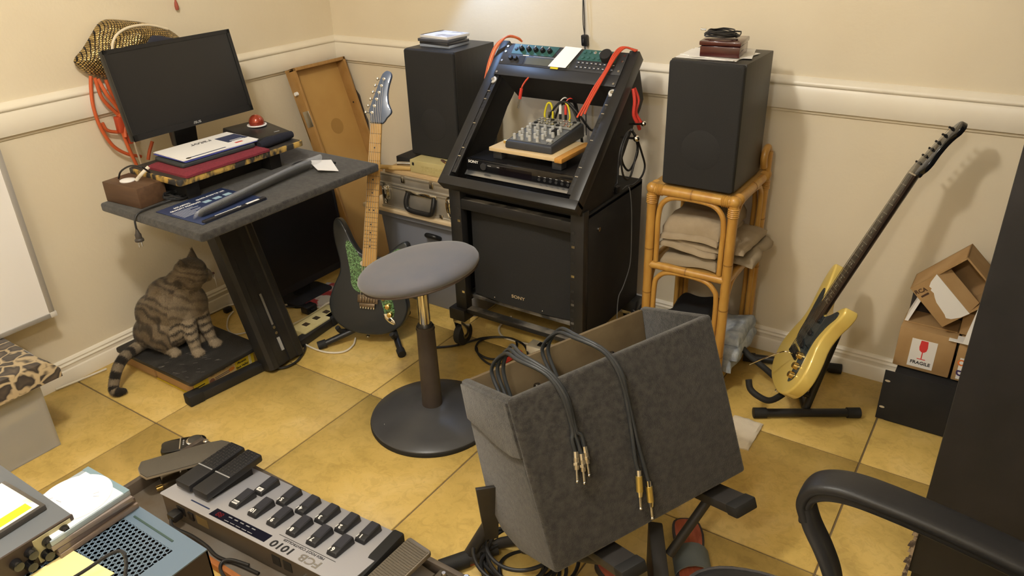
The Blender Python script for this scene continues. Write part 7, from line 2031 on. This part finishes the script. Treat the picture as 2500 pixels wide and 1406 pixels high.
gr_ = MB()
n_ = 0
dxh, dyh = 0.0098, 0.0085
row = 0
y = gy0 + dyh
while y < gy1 + 0.0001:
    xo = gx0 + (dxh / 2 if row % 2 else 0)
    x = xo
    while x < gx1 - dxh * 0.5:
        cx_, cy_ = x + dxh / 2, y - dyh / 2
        ro, ri = [], []
        for q in range(8):
            a = 2 * math.pi * q / 8 + math.pi / 8
            ri.append((cx_ + 0.0034 * math.cos(a), cy_ + 0.0034 * math.sin(a), zt + 0.0018))
            ex = max(-dxh / 2, min(dxh / 2, math.cos(a) * 0.0075))
            ey = max(-dyh / 2, min(dyh / 2, math.sin(a) * 0.0075))
            ro.append((min(gx1, max(gx0, cx_ + ex)), cy_ + ey, zt + 0.0018))
        gr_.add(ro + ri, [(q, (q + 1) % 8, 8 + (q + 1) % 8, 8 + q) for q in range(8)])
        x += dxh
    y += dyh
    row += 1
go_ = gr_.build('perforated_grille', M_steelblue, am, fix=False)
MB().box(0.106, 0.218, 0.156, 0.1595, zt + 0.0024, zt + 0.0036).build('trim_line', mat('green_line', (0.03, 0.06, 0.05), 0.5), am)
MB().tube([(0.215, -0.06, zt + 0.004), (0.235, -0.045, zt + 0.010), (0.255, -0.03, zt + 0.004)], 0.0022, 8).build('grille_clip', M_plastic, am)
for c, z, s in (((0.10, 0.02), 0.03, 0.05), ((0.13, -0.05), 0.02, 0.045)):
    MB().box(c[0] - s, c[0] + s, c[1] - s * 0.6, c[1] + s * 0.6, 0.006, z + 0.05).build('transformer', mat('inner_tan', (0.36, 0.29, 0.20), 0.6), am, bevel=0.004)
MB().box(x1 - 0.001, x1 + 0.003, -0.06, 0.12, 0.02, 0.10).build('end_plate', M_blackmat, am, bevel=0.001)
tag(MB().box(1.14, 1.462, -2.52, -2.225, 0.4855, 0.6120).build('equipment_case', M_blackmat, bevel=0.003), 'plain dark equipment case under the grey unit at the lower left', 'case')
labs = ['clear disc case at the bottom of the pile on the amplifier', 'brown edged disc case second in the pile on the amplifier', 'disc case third in the pile on the amplifier', 'top disc case of the pile on the amplifier']
for k in range(4):
    d = thing('disc_case', labs[k], 'disc case', (1.533 - 0.003 * (k % 2), -2.196 - 0.002 * k, 0.6125 + 0.0105 * k), [0.02, 0.05, -0.02, 0.03][k], group='disc cases on the amplifier')
    MB().box(-0.0625, 0.0625, -0.071, 0.071, 0, 0.010).build('case', mat('ampcase%d' % k, [(0.20, 0.15, 0.12), (0.12, 0.09, 0.08), (0.22, 0.18, 0.16), (0.30, 0.36, 0.40)][k], 0.15, coat=0.6), d, bevel=0.001)
    if k == 3:
        MB().box(-0.052, 0.060, -0.066, 0.060, 0.0099, 0.0106).build('inlay', mat('inlay_white', (0.78, 0.80, 0.80), 0.4), d)
        MB().box(-0.0625, 0.0625, 0.060, 0.071, 0.0099, 0.0106).build('hinge_strip', mat('strip_teal', (0.16, 0.24, 0.28), 0.3), d)
dsc = thing('compact_disc', 'blank white disc lying on the case pile at the lower left', 'disc', (1.527, -2.192, 0.6548))
MB().lathe([(0.0595, 0.0), (0.060, 0.0006), (0.0595, 0.0012), (0.004, 0.0012)], n=56).build('disc_body', mat('disc_white', (0.90, 0.90, 0.90), 0.35), dsc)
for a, b in (((-0.02, -0.022), (-0.008, -0.020)), ((-0.035, -0.03), (-0.031, -0.022)), ((0.02, 0.022), (0.024, 0.03)), ((0.026, 0.018), (0.034, 0.024))):
    MB().cyl((*a, 0.0012), (*b, 0.0012), 0.0006, n=6).build('pen_mark', M_greyink, dsc)
un = thing('preamp_unit', 'grey metal unit with black knobs and a disc case on top, lower left', 'audio unit', (1.40, -2.33, 0.6125), 0.0)
ux0, ux1, uy0, uy1, uz = -0.24, 0.178, -0.20, 0.108, 0.0525
MB().box(ux0, ux1 - 0.004, uy0, uy1, 0, uz).build('case', mat('grey_enamel', (0.115, 0.125, 0.135), 0.4), un, bevel=0.002)
MB().box(ux1 - 0.004, ux1, uy0, uy1, 0, uz).build('front_panel', mat('panel_brown', (0.045, 0.030, 0.022), 0.5), un)
MB().box(ux1 - 0.0005, ux1 + 0.001, 0.040, uy1 - 0.006, 0.003, uz - 0.003).build('cream_plate', mat('plate_cream', (0.42, 0.38, 0.22), 0.5), un)
for y, z in ((0.088, 0.036), (0.082, 0.015), (0.060, 0.034), (0.052, 0.014), (0.032, 0.034), (0.025, 0.014), (0.008, 0.030)):
    MB().lathe([(0.0095, 0), (0.009, 0.006), (0.0078, 0.013), (0.006, 0.0135)], (ux1 + 0.0005, y, z), n=20, axis=(1, 0, 0)).build('knob', M_gblack, un)
jc = thing('disc_case', 'printed yellow and blue disc case on the grey unit', 'disc case', (1.470, -2.312, 0.6658), 0.05)
MB().box(-0.0625, 0.0625, -0.071, 0.071, 0, 0.010).build('case', mat('jewel', (0.06, 0.055, 0.05), 0.15, coat=0.5), jc, bevel=0.001)
MB().box(-0.059, 0.056, -0.068, 0.064, 0.0099, 0.0104).build('cover_print', mat('cover_white', (0.80, 0.80, 0.74), 0.25, col2=(0.60, 0.50, 0.20), vs=9, lo=0.52, hi=0.60), jc)
MB().box(-0.035, 0.025, -0.012, 0.010, 0.0103, 0.0108).build('cover_print', mat('sky_print', (0.30, 0.45, 0.55), 0.25), jc)
MB().box(0.030, 0.050, -0.068, 0.055, 0.0103, 0.0108).build('cover_print', mat('yellow_print', (0.80, 0.68, 0.02), 0.25), jc)
MB().ball((-0.03, -0.05, 0.0105), (0.025, 0.014, 0.0006), 14).build('cover_print', mat('dark_print', (0.06, 0.04, 0.03), 0.25), jc)
pp = tag(MB().hexa([(1.590, -2.246, 0.6128), (1.700, -2.236, 0.6128), (1.690, -2.40, 0.6128), (1.585, -2.40, 0.6128)], [(1.590, -2.246, 0.6140), (1.700, -2.236, 0.6140), (1.690, -2.40, 0.6140), (1.585, -2.40, 0.6140)]).build('yellow_pad', mat('legal_paper', (0.78, 0.66, 0.30), 0.6)), 'pale yellow paper pad lying on the perforated amplifier', 'paper')
tag(MB().tube([(1.655, -2.33, 0.620), (1.690, -2.275, 0.645), (1.712, -2.235, 0.662), (1.730, -2.225, 0.664), (1.748, -2.238, 0.645), (1.760, -2.27, 0.617), (1.765, -2.33, 0.6165)], 0.0028, 8, 5).build('thin_cable', M_cord), 'thin black cable arching over the perforated amplifier top', 'cable')

# ------------------------------------------------------------------ office chair in the right foreground
M_leath = mat('black_leather', (0.016, 0.016, 0.017), 0.45, bump=0.3, bs=260, bdist=0.0008)
M_arm = mat('arm_plastic', (0.022, 0.022, 0.023), 0.42, bump=0.05, bs=600)
oc = thing('office_chair', 'black office chair with loop armrests, only its front corner in view', 'chair', (2.72, -1.78, 0))
so_ = lambda p: V(p) - V((2.72, -1.78, 0))
seat_o = spline2([(2.405, -1.66), (2.425, -1.545), (2.50, -1.490), (2.62, -1.472), (2.80, -1.48), (2.96, -1.50), (2.98, -1.78), (2.96, -2.02), (2.80, -2.07), (2.56, -2.07), (2.44, -2.00), (2.40, -1.84)], 4)
rings = []
cx_, cy_ = 2.70, -1.77
for s_, z in ((0.96, 0.345), (1.0, 0.360), (1.005, 0.385), (0.99, 0.402), (0.95, 0.412), (0.6, 0.418), (0.1, 0.416)):
    rings.append([so_((cx_ + (u - cx_) * s_, cy_ + (v - cy_) * s_, z)) for u, v in seat_o])
MB().ring_loft(rings).build('seat', M_leath, oc, ang=70)
MB().tube([so_((cx_ + (u - cx_) * 1.0, cy_ + (v - cy_) * 1.0, 0.400)) for u, v in seat_o[::2]], 0.0045, 8, 2, closed=True).build('seat_piping', mat('piping', (0.05, 0.048, 0.05), 0.2, coat=0.6), oc)
MB().lathe([(0.012, 0), (0.016, 0.012), (0.014, 0.024)], so_((2.415, -1.560, 0.33)), n=16).build('tilt_knob', M_plastic, oc)


def arm(yc, sgn):
    def path(pts, wid, hgt, name, m):
        sp, _ = spline(pts, 8)
        rg = []
        for i, p in enumerate(sp):
            d = (sp[min(i + 1, len(sp) - 1)] - sp[max(i - 1, 0)]).normalized()
            up = V((0, 1, 0)).cross(d) * -1
            up = d.cross(V((0, 1, 0))) if up.length < 1e-6 else up
            t_ = i / (len(sp) - 1)
            wv, hv = wid(t_), hgt(t_)
            rg.append([so_((p.x, yc, p.z)) + V((0, 1, 0)) * wv * math.copysign(abs(math.cos(a)) ** 0.6, math.cos(a)) + up * hv * math.copysign(abs(math.sin(a)) ** 0.6, math.sin(a)) for a in [2 * math.pi * q / 16 for q in range(16)]])
        return MB().ring_loft(rg).build(name, m, oc, ang=60)
    path([(2.585, 0, 0.560), (2.575, 0, 0.598), (2.592, 0, 0.636), (2.640, 0, 0.654), (2.72, 0, 0.652), (2.82, 0, 0.640), (2.92, 0, 0.622), (2.99, 0, 0.60)], lambda t: 0.024 + 0.010 * min(1, t * 2), lambda t: 0.010 + 0.004 * t, 'arm_pad', M_leath)
    path([(2.585, 0, 0.555), (2.582, 0, 0.596), (2.600, 0, 0.622), (2.645, 0, 0.636), (2.72, 0, 0.634), (2.82, 0, 0.622), (2.92, 0, 0.604), (2.99, 0, 0.575), (3.0, 0, 0.50), (2.98, 0, 0.40)], lambda t: 0.022, lambda t: 0.012, 'arm_frame', M_arm)
    path([(2.580, 0, 0.585), (2.596, 0, 0.545), (2.622, 0, 0.500), (2.645, 0, 0.45), (2.66, 0, 0.39), (2.67, 0, 0.36)], lambda t: 0.023, lambda t: 0.014, 'arm_post', M_arm)


arm(-1.462, 1)
arm(-2.085, -1)
MB().cyl(so_((2.72, -1.78, 0.10)), so_((2.72, -1.78, 0.35)), 0.028, n=20).build('gas_lift', M_plastic, oc)
for k in range(5):
    a = 2 * math.pi * k / 5 + 0.3
    d = V((math.cos(a), math.sin(a), 0))
    sd = V((-d.y, d.x, 0)) * 0.02
    o_ = V((0, 0, 0))
    MB().hexa([o_ - sd + V((0, 0, 0.075)), o_ + sd + V((0, 0, 0.075)), d * 0.26 + sd * 0.7 + V((0, 0, 0.060)), d * 0.26 - sd * 0.7 + V((0, 0, 0.060))], [o_ - sd + V((0, 0, 0.12)), o_ + sd + V((0, 0, 0.12)), d * 0.26 + sd * 0.7 + V((0, 0, 0.085)), d * 0.26 - sd * 0.7 + V((0, 0, 0.085))]).build('base_spoke', M_plastic, oc, bevel=0.004)
    MB().cyl(d * 0.26 - sd * 0.9 + V((0, 0, 0.030)), d * 0.26 + sd * 0.9 + V((0, 0, 0.030)), 0.030, n=18).build('caster', M_rubber, oc)
bk_ = [(2.96, 0.42), (3.02, 0.44), (3.10, 0.95), (3.06, 0.96), (3.02, 0.70)]
MB().prism([(u - 2.72, v) for u, v in bk_], -0.22, 0.24, lambda u, v, w: (u, w, v)).build('backrest', M_leath, oc, bevel=0.012, seg=3)
tag(soft_slab(2.535, 2.64, -1.640, -1.520, 0.4155, 0.424, 14, 14, 0.003, 40, 4.0).build('white_cloth', mat('towel', (0.78, 0.70, 0.56), 0.95)), 'white cloth lying on the black office chair seat', 'cloth')
